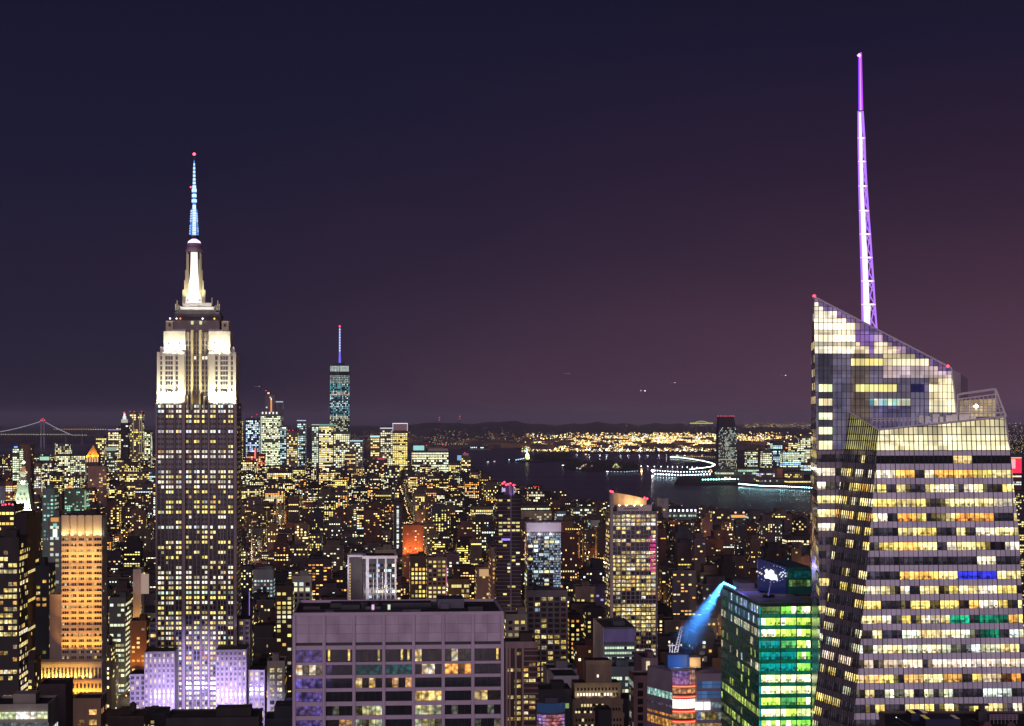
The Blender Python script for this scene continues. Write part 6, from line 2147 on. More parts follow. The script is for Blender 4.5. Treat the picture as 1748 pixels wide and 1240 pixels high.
# lights on the far ridge, golden line at the right
for _ in range(420):
    u = rf.uniform(1270, 1420); dot(u, rf.gauss(727, 2.6), pick(GOLD, rf), rf.choice((.4, .8, 1.2)), rf.uniform(.7, 1.2), y=29000 - 200)
for _ in range(110):
    u = rf.uniform(1060, 1290); dot(u, rf.gauss(726, 4), pick(GOLD, rf), rf.choice((.3, .6, 1.1)), rf.uniform(.6, 1.1), y=28500)
for _ in range(60):
    u = rf.uniform(700, 1060); dot(u, rf.uniform(719, 735), pick(GOLD, rf), rf.choice((.2, .4, .8)), rf.uniform(.5, .9), y=28500)
# outside the tower on the right
for _ in range(500):
    u = rf.uniform(1700, 1790); dot(u, rf.uniform(722, 775), pick(GOLD, rf), rf.choice((.4, .8, 1.3)), rf.uniform(.7, 1.3))
for u, v, s in ((1130, 740, 2.2), (1205, 741, 2.4), (1195, 742, 2), (1265, 756, 2.6), (1278, 757, 2.2), (1176, 747, 1.8), (1300, 741, 1.6)):
    dot(u, v, (1, .85, .7), 2.5, s)
fl = LM.build('far_city_lights', M_LAMP); fl['kind'] = 'stuff'
tag(fl, 'thousands of tiny golden lamps across the far shore and hills', 'lights')
# low dark sheds among them
for _ in range(500):
    u = rf.uniform(560, 1420); v = rf.uniform(738, 770)
    x, y = g(u, v)
    w_, h_ = rf.uniform(20, 90), rf.uniform(8, 40)
    tcol = (.10, .07, .06) if rf.random() < .7 else (.25, .17, .08)
    BM.box(x - w_, x + w_, y, y + 60, 3, 3 + h_, t=tcol)
fb = BM.build('far_shore_buildings', M_FAC); fb['kind'] = 'stuff'
tag(fb, 'mass of low dark buildings on the far shore', 'buildings')

QL = []
# bright quay lamps whose reflections streak the water
for i, (u, v, c, s) in enumerate([(1002, 775.6, (1, .5, .25), .8), (1007, 776, (.7, .85, 1), 1), (1025, 776, (.75, .85, 1), 1.2), (1036, 776, (.8, .9, 1), 1.3), (1060, 776.3, (.8, .9, 1), 1.1), (1073, 776.3, (.9, .9, 1), .9),
                                 (1093, 776.3, (.7, .8, 1), 1.3), (1106, 776.3, (.8, .9, 1), .9), (1126, 776.4, (.8, .9, 1), 1.3), (1139, 776.4, (1, .9, .8), .9), (1157, 776.4, (1, .95, .8), 1.3), (1170, 776.4, (1, 1, .9), 1.2), (1183, 776.4, (1, .5, .15), 1.3), (1200, 776.4, (1, .6, .25), 1.2),
                                 (960, 774.6, (.9, .9, 1), .8), (948, 774.3, (1, .6, .3), .8), (985, 775, (.6, .8, 1), .8)]):
    x, y = g(u, v)
    r_ = MB(); k_ = y / F
    r_.tube((0, 0, 0), (0, 0, 26), 1.2); 
    o = r_.build('quay_lamp', M_DARK, loc=(x, y + 60, 4)); QL.append((u, o))
    h_ = MB(); h_.octa((0, 0, 28), 1.25 * k_ * 1.0, g=sc(c, 34 * s), rz=1.1 * k_); h_.build('lamp_head', M_LAMPS, o)
NTH = ['first', 'second', 'third', 'fourth', 'fifth', 'sixth', 'seventh', 'eighth', 'ninth', 'tenth', 'eleventh', 'twelfth', 'thirteenth', 'fourteenth', 'fifteenth', 'sixteenth', 'seventeenth', 'eighteenth']
for n_, (u, o) in enumerate(sorted(QL, key=lambda q: q[0])):
    tag(o, f"{'orange' if u in (1002, 1183, 1200, 948) else 'white'} quay floodlight mast, {NTH[n_]} from the left in the row across the harbour", 'floodlight mast', 'quay floodlights across the harbour')
print('far')

# ------------------------------------------------------------------ suspension bridge at the far left
def bridge():
    Y = GY(764.0)
    k = Y / F
    r = empty('suspension_bridge', 'suspension bridge with pale lit cables and red tower lights on the left horizon', 'bridge', (P(73, 715, Y).x, Y, 0))
    off = r.location.copy()
    def fin(mb, n, m, kind=None):
        o = mb.build(n, m, r, kind); o.location = -off; return o
    tx = P(73, 0, Y).x
    mb = MB()
    for dx in (-2.6, 2.6):
        mb.box(tx + dx * k - 6, tx + dx * k + 6, Y - 8, Y + 8, 0, ZV(719, Y))
    for v in (724, 732, 742):
        mb.box(tx - 2.6 * k, tx + 2.6 * k, Y - 6, Y + 6, ZV(v + 1, Y), ZV(v, Y), bottom=True)
    fin(mb, 'bridge_tower', stone('blue_grey_steel', (.30, .28, .34), .6))
    mb = MB(); mb.box(P(-900, 0, Y).x, P(200, 0, Y).x, Y - 12, Y + 12, ZV(744.5, Y), ZV(743, Y), bottom=True); fin(mb, 'deck', M_DARK)
    cab, hang, lamps = MB(), MB(), MB()
    def cv(u):
        if u < 73:
            t = min(1, (73 - u) / 115); return 741.5 - (741.5 - 718.5) * (1 - t) ** 1.7
        t = min(1, (u - 73) / 48); return 741.8 - (741.8 - 718.5) * (1 - t) ** 1.15
    prev = None
    for i in range(-90, 121, 2):
        p = P(i, cv(i), Y)
        if prev is not None:
            cab.tube(prev, p, 2.2, g=(.20, .19, .28))
        cab.octa(tuple(p), .75 * k, g=(.75, .75, .9)); 
        if i % 4 == 0:
            hang.tube(p, P(i, 743, Y), .8, g=(.03, .03, .05))
        prev = p
    fin(cab, 'lit_cable', M_LAMP); fin(hang, 'hangers', M_LAMP, 'stuff')
    for i in range(-60, 150, 3):
        lamps.octa(tuple(P(i * 1.0, 741.8 + (i > 120) * 1.2, Y - 15)), .8 * k, g=sc((1, .92, .62), 1.1 if i % 2 else .6))
    fin(lamps, 'deck_lamps', M_LAMP, 'stuff')
    for u, v in ((70, 717.5), (73, 715.5), (76, 717.5)):
        mb = MB(); mb.octa(tuple(P(u, v, Y)), 1.1 * k, g=(3, .15, .2)); fin(mb, 'warning_light', M_LAMP)
    # the second, farther bridge deck with orange lamps
    Y2 = GY(758)
    r2 = empty('far_bridge', 'distant bridge deck drawn as a dotted line of orange lamps', 'bridge', (P(147, 715, Y2).x, Y2, 0))
    off2 = r2.location.copy()
    mb = MB(); mb.box(P(98, 0, Y2).x, P(190, 0, Y2).x, Y2, Y2 + 20, ZV(735.2, Y2), ZV(734.2, Y2), bottom=True)
    for u in (112, 140, 168):
        mb.box(P(u, 0, Y2).x - 8, P(u, 0, Y2).x + 8, Y2, Y2 + 20, 0, ZV(735, Y2))
    o = mb.build('deck', M_DARK, r2); o.location = -off2
    mb = MB()
    for i in range(22):
        u = 93 + i * 4.15
        mb.octa(tuple(P(u, 733 + (i > 14) * .3, Y2 - 10)), .95 * Y2 / F, g=sc((1, .5, .08) if i < 15 else (1, .85, .5), 1.6), rz=.7 * Y2 / F)
    o = mb.build('deck_lamps', M_LAMP, r2, 'stuff'); o.location = -off2
    # yellow arch bridge on the horizon
    Y3 = 26000
    r3 = empty('arch_bridge', 'small yellow-lit arch bridge on the horizon above the harbour', 'bridge', (P(1198, 715, Y3).x, Y3, 0))
    mb = MB(); pr = None
    for i in range(21):
        u = 1178 + i * 1.95; t = (i - 10) / 10
        v = 722.5 - 3.2 * max(0, 1 - (t / .62) ** 2)
        p = P(u, v, Y3); q = P(u, 723, Y3)
        if pr is not None:
            mb.tube(pr[0], p, 5, g=(.55, .6, .12)); mb.tube(pr[1], q, 6, g=(.8, .75, .2))
        if i % 2 == 0: mb.tube(p, q, 3, g=(.4, .4, .1))
        pr = (p, q)
    o = mb.build('lit_arch', M_LAMP, r3); o.location = -r3.location
    mb = MB()
    for u in (1178, 1188, 1207, 1217):
        q = P(u, 723, Y3); mb.box(q.x - 12, q.x + 12, Y3, Y3 + 30, 0, q.z - 6)
    o = mb.build('bridge_pier', M_DARK, r3, 'stuff'); o.location = -r3.location


bridge()

# ------------------------------------------------------------------ statue on its island
def statue():
    Y = GY(787)
    k = Y / F
    x = P(900, 0, Y).x
    r = empty('harbour_statue', 'green torch-bearing statue on a golden lit pedestal on the small harbour island', 'statue', (x, Y, 4))
    h = lambda v: ZV(v, Y) - 4
    gold = window_mat('floodlit_pedestal'); 
    mb = MB(); mb.prism([(11 * k * math.cos(a) * (1 if i % 2 else .7), 11 * k * math.sin(a) * (1 if i % 2 else .7)) for i, a in enumerate([j * math.pi / 8 for j in range(16)])], 0, h(784.5)); mb.build('star_fort', M_LIME, r)
    mb = MB(); mb.prism([(-4 * k, -4 * k), (4 * k, -4 * k), (4 * k, 4 * k), (-4 * k, 4 * k)], h(784.4), h(776), poly1=[(-2.6 * k, -2.6 * k), (2.6 * k, -2.6 * k), (2.6 * k, 2.6 * k), (-2.6 * k, 2.6 * k)]); mb.build('pedestal', stone('pedestal_stone', (.6, .45, .2), .8), r)
    mb = MB(); mb.box(-3 * k, 3 * k, -3 * k, 3 * k, h(776) + .1, h(775.2)); mb.build('pedestal_top', M_LIME, r)
    green_ = stone('verdigris_copper', (.25, .55, .45), .7)
    mb = MB(); z0 = h(775)
    prof = [(0, 2.0), (2.0, 1.9), (4.5, 1.55), (6.5, 1.45), (8.2, 1.6), (9.0, 1.0), (9.4, .55)]
    for (a, ra), (b_, rb) in zip(prof, prof[1:]):
        mb.cyl(0, 0, ra * k, rb * k, z0 + a * k, z0 + b_ * k, 10, cap=(b_ > 9.3))
    mb.cyl(0, 0, .5 * k, .7 * k, z0 + 9.4 * k, z0 + 10 * k, 10, cap=False); mb.cyl(0, 0, .7 * k, .4 * k, z0 + 10 * k, z0 + 10.8 * k, 10)
    for i in range(7):
        a = math.radians(-75 + i * 25); mb.tube((0, 0, z0 + 10.6 * k), (math.sin(a) * 1.3 * k, 0, z0 + 10.6 * k + math.cos(a) * 1.3 * k), .1 * k)
    mb.tube((-1.2 * k, 0, z0 + 8.4 * k), (-1.9 * k, 0, z0 + 11.8 * k), .45 * k, n=8, r1=.28 * k)
    mb.tube((1.2 * k, 0, z0 + 8.2 * k), (1.7 * k, -.6 * k, z0 + 6.3 * k), .45 * k, n=8)
    mb.box(.9 * k, 1.9 * k, -1.6 * k, -1.2 * k, z0 + 5.6 * k, z0 + 7.4 * k)
    mb.build('robed_figure', green_, r, smooth=True)
    mb = MB(); mb.octa((-1.95 * k, 0, z0 + 12.6 * k), .8 * k, g=(2.2, 1.9, .9)); mb.build('torch_flame', M_LAMP, r)
    spot('statue_floodlight', (-40, -75, 8), (0, 0, z0 + 5 * k), 2600000, (.75, 1, .85), 45, 1, 1, r)
    spot('pedestal_floodlight', (12, -42, 10), (0, 0, h(779)), 700000, (1, .68, .2), 60, 1, 1, r)
    # lamps along the island
    for i, (u, v) in enumerate([(881, 786.4), (884.5, 785.7), (888, 785), (891, 784.4), (894, 783.8), (869, 786)]):
        mb = MB(); mb.octa((0, 0, 6), 1.5 * k * .8, g=sc((.45, .85, 1), 2.2)); o = mb.build('island_lamp', M_LAMP, loc=(*g(u, v + 2), 4)); tag(o, f'white-blue path lamp left of the statue, {["second", "third", "fourth", "fifth", "sixth", "first"][i]} from the left', 'lamp', 'path lamps left of the statue')


statue()

# ------------------------------------------------------------------ trees on the islands
def tree_belt(name, label, spots):
    mb = MB(); r = random.Random(5)
    for u, v, h_ in spots:
        x, y = g(u, v)
        mb.cyl(x, y, h_ * .06, h_ * .03, 4, 4 + h_ * .5, 5, t=(.03, .03, .03))
        for _ in range(60):
            a = r.uniform(0, 6.28); q = r.random() ** .5 * h_ * .5; zz = h_ * r.uniform(.3, 1)
            s_ = h_ * r.uniform(.05, .11) * (1.2 - abs(zz / h_ - .6))
            mb.octa((x + q * math.cos(a), y + q * math.sin(a), 4 + zz), s_, t=sc((.035, .05, .03), r.uniform(.6, 1.6)))
    o = mb.build(name, M_FAC); o['kind'] = 'stuff'
    tag(o, label, 'trees')


rt = random.Random(9)
tree_belt('island_woods', 'dark belt of trees covering the statue island', [(rt.uniform(912, 974), rt.uniform(782.8, 786.5), rt.uniform(22, 34)) for _ in range(70)])
tree_belt('second_island_woods', 'dark belt of trees covering the second harbour island', [(rt.uniform(965, 1085), rt.uniform(795, 803), rt.uniform(18, 30)) for _ in range(70)])

# buildings on the second island
for i, (u0, u1, v, base, c, lb) in enumerate([(988, 1012, 793.5, 799, (1, .75, .4), 'long lit hall on the second harbour island'), (1046, 1062, 794.5, 801, (.8, .9, .3), 'green-domed lit hall at the right of the second harbour island'),
                                              (984, 992, 799, 803, (.7, .95, .9), 'tiny pale-lit pavilion left of the long island hall')]):
    y = GY(base); k = y / F
    B = Bld(u0, u1, v, y, 60, 0)
    mb = MB(); mb.box(-B.w / 2, B.w / 2, 0, 60, 3, B.h, t=(.25, .2, .17), top=1)
    o = B.mesh_root(mb, 'island_hall', [M_FAC, M_ROOF], lb)
    w = MB()
    for _ in range(14 if i < 2 else 5):
        a = rt.uniform(-B.w / 2, B.w / 2); z = rt.uniform(6, B.h + 3)
        w.octa((a, -4, z), .9 * k, g=sc(c if rt.random() < .6 else (1, .9, .6), rt.uniform(.5, 1.6)))
    w.build('wall_lamps', M_LAMP, o, 'stuff')
    if i == 1:
        mb = MB(); mb.cyl(-6, 20, 4 * k, 1 * k, B.h, B.h + 3.2 * k, 12, g=(.28, .55, .06)); mb.build('lit_dome', M_LAMP, o)

# ------------------------------------------------------------------ piers, promenades and their lamps
def lamp_row(name, label, pts, n, c, s, size, group, deck=None, jitter=.0):
    r = empty(name, label, 'pier', (0, 0, 0)) if deck else None
    L = []
    tot = len(pts) - 1
    for i in range(n):
        t = i / (n - 1) * tot; a = min(tot - 1, int(t)); f = t - a
        u = pts[a][0] + (pts[a + 1][0] - pts[a][0]) * f; v = pts[a][1] + (pts[a + 1][1] - pts[a][1]) * f
        L.append((u, v))
    if deck:
        r.location = (*g(*L[n // 2]), 0)
        mb = MB()
        for p, q in zip(pts, pts[1:]):
            a, b_ = g(*p), g(*q)
            mb.poly([(a[0], a[1], 3), (b_[0], b_[1], 3), (b_[0], b_[1] + deck, 3), (a[0], a[1] + deck, 3)])
            mb.poly([(a[0], a[1], -1), (b_[0], b_[1], -1), (b_[0], b_[1], 3), (a[0], a[1], 3)])
        o = mb.build('deck', M_LIMED, r); o.location = -r.location
        mb = MB()
        for u, v in L:
            x, y = g(u, v); k = y / F
            mb.octa((x, y + 8, 10), size * .6 * k, g=sc(c, s * rt.uniform(.6, 1.2)), rz=size * .6 * k)
        o = mb.build('lamps', M_LAMPS, r, 'stuff'); o.location = -r.location
    return r


lamp_row('curved_promenade', 'curved waterside promenade with a dense row of pale green lamps', [(1145, 783), (1160, 784), (1180, 786.5), (1200, 790), (1214, 793.5), (1221, 797), (1214, 800.5), (1196, 803), (1178, 805)], 62, (.75, 1, .85), 8, 1.6, '', 40)
lamp_row('far_lamp_quay', 'quay lined with golden lamps above the curved promenade', [(1148, 781.3), (1220, 783)], 20, (1, .75, .35), 1.6, 1.3, '', 30)
lamp_row('upper_pier', 'long pier with spaced cool white lamps left of the curved promenade', [(1072, 799), (1140, 800.5), (1190, 801.5)], 13, (.75, .88, 1), 8, 1.5, '', 20)
lamp_row('middle_pier', 'long pier with close cool white lamps below the curved promenade', [(1114, 807), (1160, 810), (1215, 809)], 22, (.8, .92, 1), 9, 1.7, '', 25)
lamp_row('lower_pier', 'front pier edge with blue-white lamps mirrored in the river', [(1118, 813.5), (1165, 815.5), (1212, 814)], 20, (.55, .88, 1), 30, 1.7, '', 20)
lamp_row('left_jetty', 'low jetty with pale blue lamps left of the tall white pier light', [(1038, 809), (1066, 809.8), (1088, 808)], 11, (.45, .8, 1), 2.5, 1.4, '', 16)
lamp_row('ferry_quay', 'teal-lit ferry quay in front of the dark tower across the river', [(1200, 823.5), (1235, 823), (1262, 822)], 16, (.45, 1, .85), 30, 1.7, '', 20)
lamp_row('marina_quay', 'marina quay with blue and white lamps at the river edge on the right', [(1262, 831), (1300, 834.5), (1340, 835.5), (1386, 838)], 34, (.45, .95, 1), 34, 1.6, '', 20)
for u, v, c, s, nm, lb in ((1114, 806.5, (1, .9, .95), 50, 'tall_pier_light', 'brightest tall white light on the pier with a long reflection'), (1095, 804, (1, .72, .4), 16, 'golden_ferry_house', 'slim golden lit ferry house at the left end of the piers'), (1213, 809, (1, .5, .2), 16, 'orange_clock_sign', 'round orange lit sign at the right end of the piers')):
    x, y = g(u, v + 4); k = y / F
    o = empty(nm, lb, 'light', (x, y, 0))
    mb = MB(); mb.tube((0, 0, 0), (0, 0, 14), 2); mb.build('mast', M_DARK, o)
    mb = MB()
    if 'golden' in nm:
        mb.box(-1.5 * k, 1.5 * k, -10, 10, 2, 9 * k * .9, g=(1.2, .75, .35)); mb.octa((0, -12, 3 * k), 1.2 * k, g=sc(c, s))
    elif 'orange' in nm:
        for i in range(12):
            a0, a1 = i * math.pi / 6, (i + 1) * math.pi / 6
            mb.tube((1.8 * k * math.cos(a0), 0, 14 + 3 * k + 2.6 * k * math.sin(a0)), (1.8 * k * math.cos(a1), 0, 14 + 3 * k + 2.6 * k * math.sin(a1)), .5 * k, g=sc(c, 2.2))
    else:
        mb.octa((0, 0, 14 + k), 2.3 * k, g=sc(c, s))
    mb.build('lamp_head', M_LAMPS, o)

# boats
def boat(u, v, L, label, c=(.8, .95, 1), s=3):
    x, y = g(u, v); k = y / F
    o = empty('boat', label, 'boat', (x, y, 0))
    l = L * k / 2; w_ = l * .28
    mb = MB(); mb.prism([(-l, -w_), (l * .6, -w_), (l, 0), (l * .6, w_), (-l, w_)], -.5, 3.5, t=(.3, .3, .33)); mb.build('hull', M_FAC, o)
    mb = MB(); mb.box(-l * .6, l * .3, -w_ * .6, w_ * .6, 3.5, 7, t=(.5, .5, .5)); mb.build('cabin', M_FAC, o)
    mb = MB()
    for i in range(4):
        mb.octa((-l * .8 + i * l * .5, -w_, 7.5), .8 * k, g=sc(c, s))
    mb.build('deck_lights', M_LAMP, o, 'stuff')


boat(809, 765.5, 12, 'lit ferry with blue-white deck lights at the far harbour mouth', (.6, .85, 1), 4)
boat(823, 766, 6, 'small green-lit boat right of the ferry at the harbour mouth', (.4, 1, .7))
boat(961, 797, 3, 'sailing boat showing one tall white light between the islands', (.9, .95, 1), 3)
boat(844, 790, 3, 'tiny dim boat in open water left of the statue', (.9, .8, 1), 1)
boat(1037, 808, 4, 'small boat with a bright pale light at the left end of the jetty', (.7, .95, 1), 4)
boat(1000, 777.7, 3, 'tiny boat close under the far quay', (1, .7, .4), 2)
boat(833, 791, 3, 'tiny boat beside the dim boat left of the statue', (1, .9, 1), 1.4)

# container cranes
for i, (u, h_) in enumerate(((1284, 9), (1292, 10), (1300, 9), (1306, 7))):
    x, y = g(u, 760); k = y / F
    o = empty('harbour_crane', f'pale lit container crane right of the dark river tower, {["first", "second", "third", "last"][i]} from the left', 'crane', (x, y, 4), 0, 'container cranes on the far quay')
    mb = MB()
    for dx in (-8, 8):
        mb.box(dx - 2, dx + 2, -3, 3, 0, h_ * k * .75, t=(.6, .5, .4))
    mb.build('gantry_legs', M_FAC, o, 'stuff')
    mb = MB(); mb.tube((8, 0, h_ * k * .7), (-14, 0, h_ * k * 1.25), 3, t=(.6, .5, .4)); mb.build('boom', M_FAC, o)
    mb = MB(); mb.octa((0, -5, h_ * k * .7), .9 * k, g=(2, 1.6, 1)); mb.octa((-14, -5, h_ * k * 1.2), .7 * k, g=(1.5, 1.2, .9)); mb.build('crane_lights', M_LAMP, o, 'stuff')

# aircraft
for u, v, s, lb in ((1097, 667.5, 2.6, 'brightest aircraft low over the harbour haze, with a twin light'), (967.5, 638, 1.3, 'small aircraft with an orange light above the middle of the harbour'), (1148, 653.5, 1.3, 'faint aircraft between the two brighter aircraft lights'), (1337, 641, 1.8, 'white aircraft light nearest the slanted glass tower'), (439, 660, 1.2, 'faint aircraft light just right of the stepped skyscraper')):
    Y = 14000; p = P(u, v, Y); k = Y / F
    o = empty('aircraft', lb, 'aircraft', p)
    mb = MB(); mb.tube((-20, 0, 0), (20, 0, 0), 2.2, n=8, r1=1.6, t=(.5, .5, .5)); mb.build('fuselage', M_FAC, o)
    mb = MB(); mb.poly([(-4, -17, 0), (4, -17, .3), (7, 17, .3), (-1, 17, 0)], t=(.4, .4, .4)); mb.build('wing', M_FAC, o)
    mb = MB(); mb.poly([(-20, 0, 0), (-14, 0, 0), (-19, 0, 7)], t=(.4, .4, .4)); mb.build('tail_fin', M_FAC, o)
    mb = MB(); mb.octa((18, -3, 0), .55 * s * k, g=(2.5, 2.2, 1.9) if u != 967.5 else (2, .9, .6), rz=.4 * s * k)
    if s > 2: mb.octa((-14, -3, 3), .45 * s * k, g=(1.8, 1.6, 1.8), rz=.4 * k)
    mb.build('landing_light', M_LAMP, o)

# hill masts
for u, vt, vb in ((750, 713, 722), (785, 711, 722), (1070, 727, 735)):
    Y = 27500; k = Y / F
    p = P(u, vb + 6, Y)
    o = empty('radio_mast', {750: 'left radio mast with red lights on the far hill', 785: 'right radio mast with red lights on the far hill', 1070: 'single radio mast low on the hill behind the golden shore'}[u], 'radio mast', (p.x, Y, p.z))
    mb = MB(); mb.tube((0, 0, 0), (0, 0, (vb + 6 - vt) * k), 3, r1=1.5); mb.build('mast', M_DARK, o)
    mb = MB(); mb.octa((0, -5, (vb + 6 - vt) * k), .9 * k, g=(2, .3, .25)); mb.octa((0, -5, (vb + 2 - vt) * k), .8 * k, g=(1.5, .35, .3)); mb.build('mast_lights', M_LAMP, o)
print('far2')
# ================================================================== downtown towers, one by one
DT = []


def dt(u0, u1, v, Y, label, name='downtown_tower', col=(.10, .10, .10), fhp=3.4, bwp=3.0, lit=.6, row=.3, s=1.3, pal=PALE, wf=.78, hf=.62, depth=60, extra=None, side=None, crown=None, **kw):
    k = Y / F
    d = dict(bw=bwp * k, fh=fhp * k, lit=lit, row=row, s=s * 1.35, pal=pal, wf=wf, hf=hf, bot=10, off=.4, mx=.6 * k, top=1.2 * k)
    def ex(B, r, g_):
        if crown:
            c, s_, hgt = crown
            mb = MB(); mb.box(-B.w / 2 - .5, B.w / 2 + .5, -1.5, B.d * .6, B.h + .3, B.h + hgt * k, g=sc(c, s_)); mb.build('lit_crown', M_LAMP, r)
        if extra:
            extra(B, r, g_)
    return T(name, label, u0, u1, v, Y, depth, col=col, win=d, side=side, roof=False, bulk=False, extra=ex, **kw)


def rl(*pos, r=.85):
    def f(B, root, rng):
        for u, v in pos:
            beacon(root, (B.x(u), -3, B.z(v)), r * B.k, k=3)
    return f


def mast_(B, r, u, v):
    mb = MB(); mb.tube((B.x(u), 8, B.h), (B.x(u), 8, B.z(v)), .5 * B.k); return mb.build('antenna', M_LIMED, r)


# left group
dt(221, 243, 704, 7800, 'tall silver apartment tower with red roof lights, highest of the left downtown group', col=(.16, .14, .12), lit=.35, row=0, pal=YEL, s=1.2, bwp=3.2, fhp=3.6,
   extra=lambda B, r, g_: (rl((222, 702.5), (229, 702.8), (242, 702.5))(B, r, g_), [MBq(B, r, u, u + 1.2, 775, 706, (.5, .42, .30), .55, 'lit_edge', y=-1) for u in (227, 237.5, 241)]))
dt(206, 219, 722, 7600, 'ornate tower with a white lit pyramid top left of the silver apartment tower', name='ornate_tower', col=(.035, .035, .045), lit=.08, row=0, s=1.1,
   extra=lambda B, r, g_: [MBq(B, r, 207, 218, 722, 716, (.85, .9, .7), .55, 'lit_stage', y=-1), MBq(B, r, 209.5, 215.5, 716, 711, (.9, .95, .9), 1.0, 'lit_stage', y=-1), MBq(B, r, 211, 214, 711, 706.5, (1, .95, 1), 1.5, 'lit_lantern', y=-1), beacon(r, (B.x(212), 0, B.z(704.5)), 3, k=5)])
dt(184, 203, 735, 7700, 'yellow-banded office block with a violet lit parapet in the left downtown group', lit=.5, row=.7, pal=YEL, s=1.3, crown=((.35, .3, .75), .7, 2))
dt(194, 203, 728, 8000, 'block with a round pale lit top behind the violet-topped block', lit=.5, s=1.0)
dt(243, 257, 735, 8000, 'pale dotted apartment block right of the silver apartment tower', col=(.12, .12, .1), lit=.62, row=0, s=1.2)
dt(163, 178, 744, 8300, 'small block with orange and yellow lights left of the yellow-banded office', lit=.5, pal=YEL, s=1.3)
dt(95, 118, 757, 7000, 'wide greenish lit apartment slab above the green-roofed building, far left', lit=.5, row=.1, s=1.1, col=(.10, .11, .08))
dt(93, 98, 754, 7600, 'narrow yellow lit block end left of the wide greenish slab', lit=.9, pal=YEL, s=.9)
dt(34, 52, 759, 3600, 'broad brown windowless tower behind the pale green lantern tower', name='brown_tower', col=(.16, .10, .075), lit=.03, row=0, s=1.0, depth=40)
dt(21, 33, 765, 3000, 'green-white windowed tower with a blue light, left of the brown windowless tower', lit=.75, s=1.1, pal=[((.8, 1, .6), 3), ((1, .9, .5), 1)], depth=30,
   extra=lambda B, r, g_: MBq(B, r, 24, 30, 765, 762, (.2, .4, 1), 1.2, 'blue_sign'))
dt(-4, 9, 830, 2600, 'pale striped block at the very left edge', col=(.2, .22, .24), lit=.7, s=.7, pal=[((.7, .85, 1), 1)], bwp=3, fhp=14, wf=.4, depth=30)
dt(9, 22, 822, 2400, 'reddish brick tower with dotted windows beside the pale striped block', col=(.24, .10, .08), lit=.35, s=1, pal=WARM, depth=30)
dt(54, 70, 790, 4200, 'brick apartment block with pale dots right of the lantern tower', col=(.12, .07, .06), lit=.4, row=0, s=1.1, depth=40)
dt(70, 92, 788, 4600, 'dark block with small teal lit screen on its roof, left group', col=(.08, .05, .06), lit=.25, row=.2, s=1, extra=lambda B, r, g_: MBq(B, r, 68, 84, 786, 780, (.5, 1, .7), .8, 'teal_screen'))
dt(94, 120, 776, 5200, 'dense green-white windowed slab below the wide greenish slab', lit=.62, row=.0, s=1.2, col=(.07, .08, .06))
dt(122, 146, 777, 5600, 'low flat pale-roofed block left of the orange pyramid tower', col=(.17, .16, .13), lit=.4, row=.4, s=1, pal=PALE)
dt(150, 182, 796, 4500, 'mauve stone block with a lit arcade row right below the orange pyramid tower', col=(.26, .17, .16), lit=.1, row=.25, s=1.1, pal=WARM, depth=40)
dt(182, 196, 770, 6000, 'teal-topped tower in the thick of the left downtown group', col=(.09, .11, .10), lit=.25, crown=((.55, .75, .6), .5, 6), s=1)
dt(110, 147, 835, 3200, 'green-lit low building with a pale corner and orange roof sign', name='green_roofed_building', col=(.10, .16, .12), lit=.18, row=.2, s=.8, pal=[((.4, .9, .6), 1)], depth=40,
   extra=lambda B, r, g_: (MBq(B, r, 113, 123, 833.5, 830.5, (1, .42, .1), 1, 'orange_sign', y=-1), MBq(B, r, 144, 146.5, 870, 838, (.6, .7, .4), .5, 'lit_corner', y=-1)))
dt(194, 250, 806, 5200, 'long dense yellow-dotted housing block under the silver apartment tower', col=(.12, .09, .07), lit=.4, row=.0, pal=YEL, s=1.2)
dt(196, 212, 790, 6400, 'pale stone block before the ornate tower', col=(.14, .12, .1), lit=.5, pal=YEL, s=1.2)
dt(243, 266, 800, 5600, 'block with white lit side windows touching the stepped skyscraper', col=(.10, .09, .09), lit=.3, row=.2, s=1.1, pal=COOL)

# centre group
dt(405, 413, 717, 8200, 'narrow pale block just right of the stepped skyscraper', lit=.5, pal=YEL, s=1)
dt(419, 442, 714, 8000, 'blue-white lit tower with two antennas, left of the bright green-white tower', col=(.04, .06, .09), lit=.5, row=.1, pal=COOL + BLUEW, s=1.2,
   extra=lambda B, r, g_: [mast_(B, r, 421, 697), mast_(B, r, 425.5, 694), rl((438.5, 708), (430, 712))(B, r, g_)])
dt(421, 452, 775, 7200, 'red-lit low block in front of the blue-white tower', col=(.22, .04, .04), lit=.5, row=0, pal=REDD, s=1.4)
dt(434, 437, 764, 7100, 'thin pink-red vertical sign beside the bright green-white tower', name='vertical_sign', col=(.3, .08, .06), lit=0, extra=lambda B, r, g_: MBq(B, r, 434, 437, 783, 765, (1, .25, .18), 1.0, 'sign_face', y=-1))
dt(453, 470, 674, 8600, 'tall plain grey tower under construction behind the gilded spire', col=(.20, .17, .19), lit=.04, row=0, s=.9, extra=rl((454, 667), (458, 672)))
dt(455.5, 461, 668, 8650, 'unlit grey core rising left of the tall plain grey tower', name='tower_core', col=(.13, .11, .13), lit=0)
dt(471, 482.5, 687, 8500, 'slim grey-blue tower with a lit pale top right of the gilded spire', col=(.12, .13, .17), lit=.10, row=0, s=.9, crown=((.7, .8, 1), .8, 1.6))
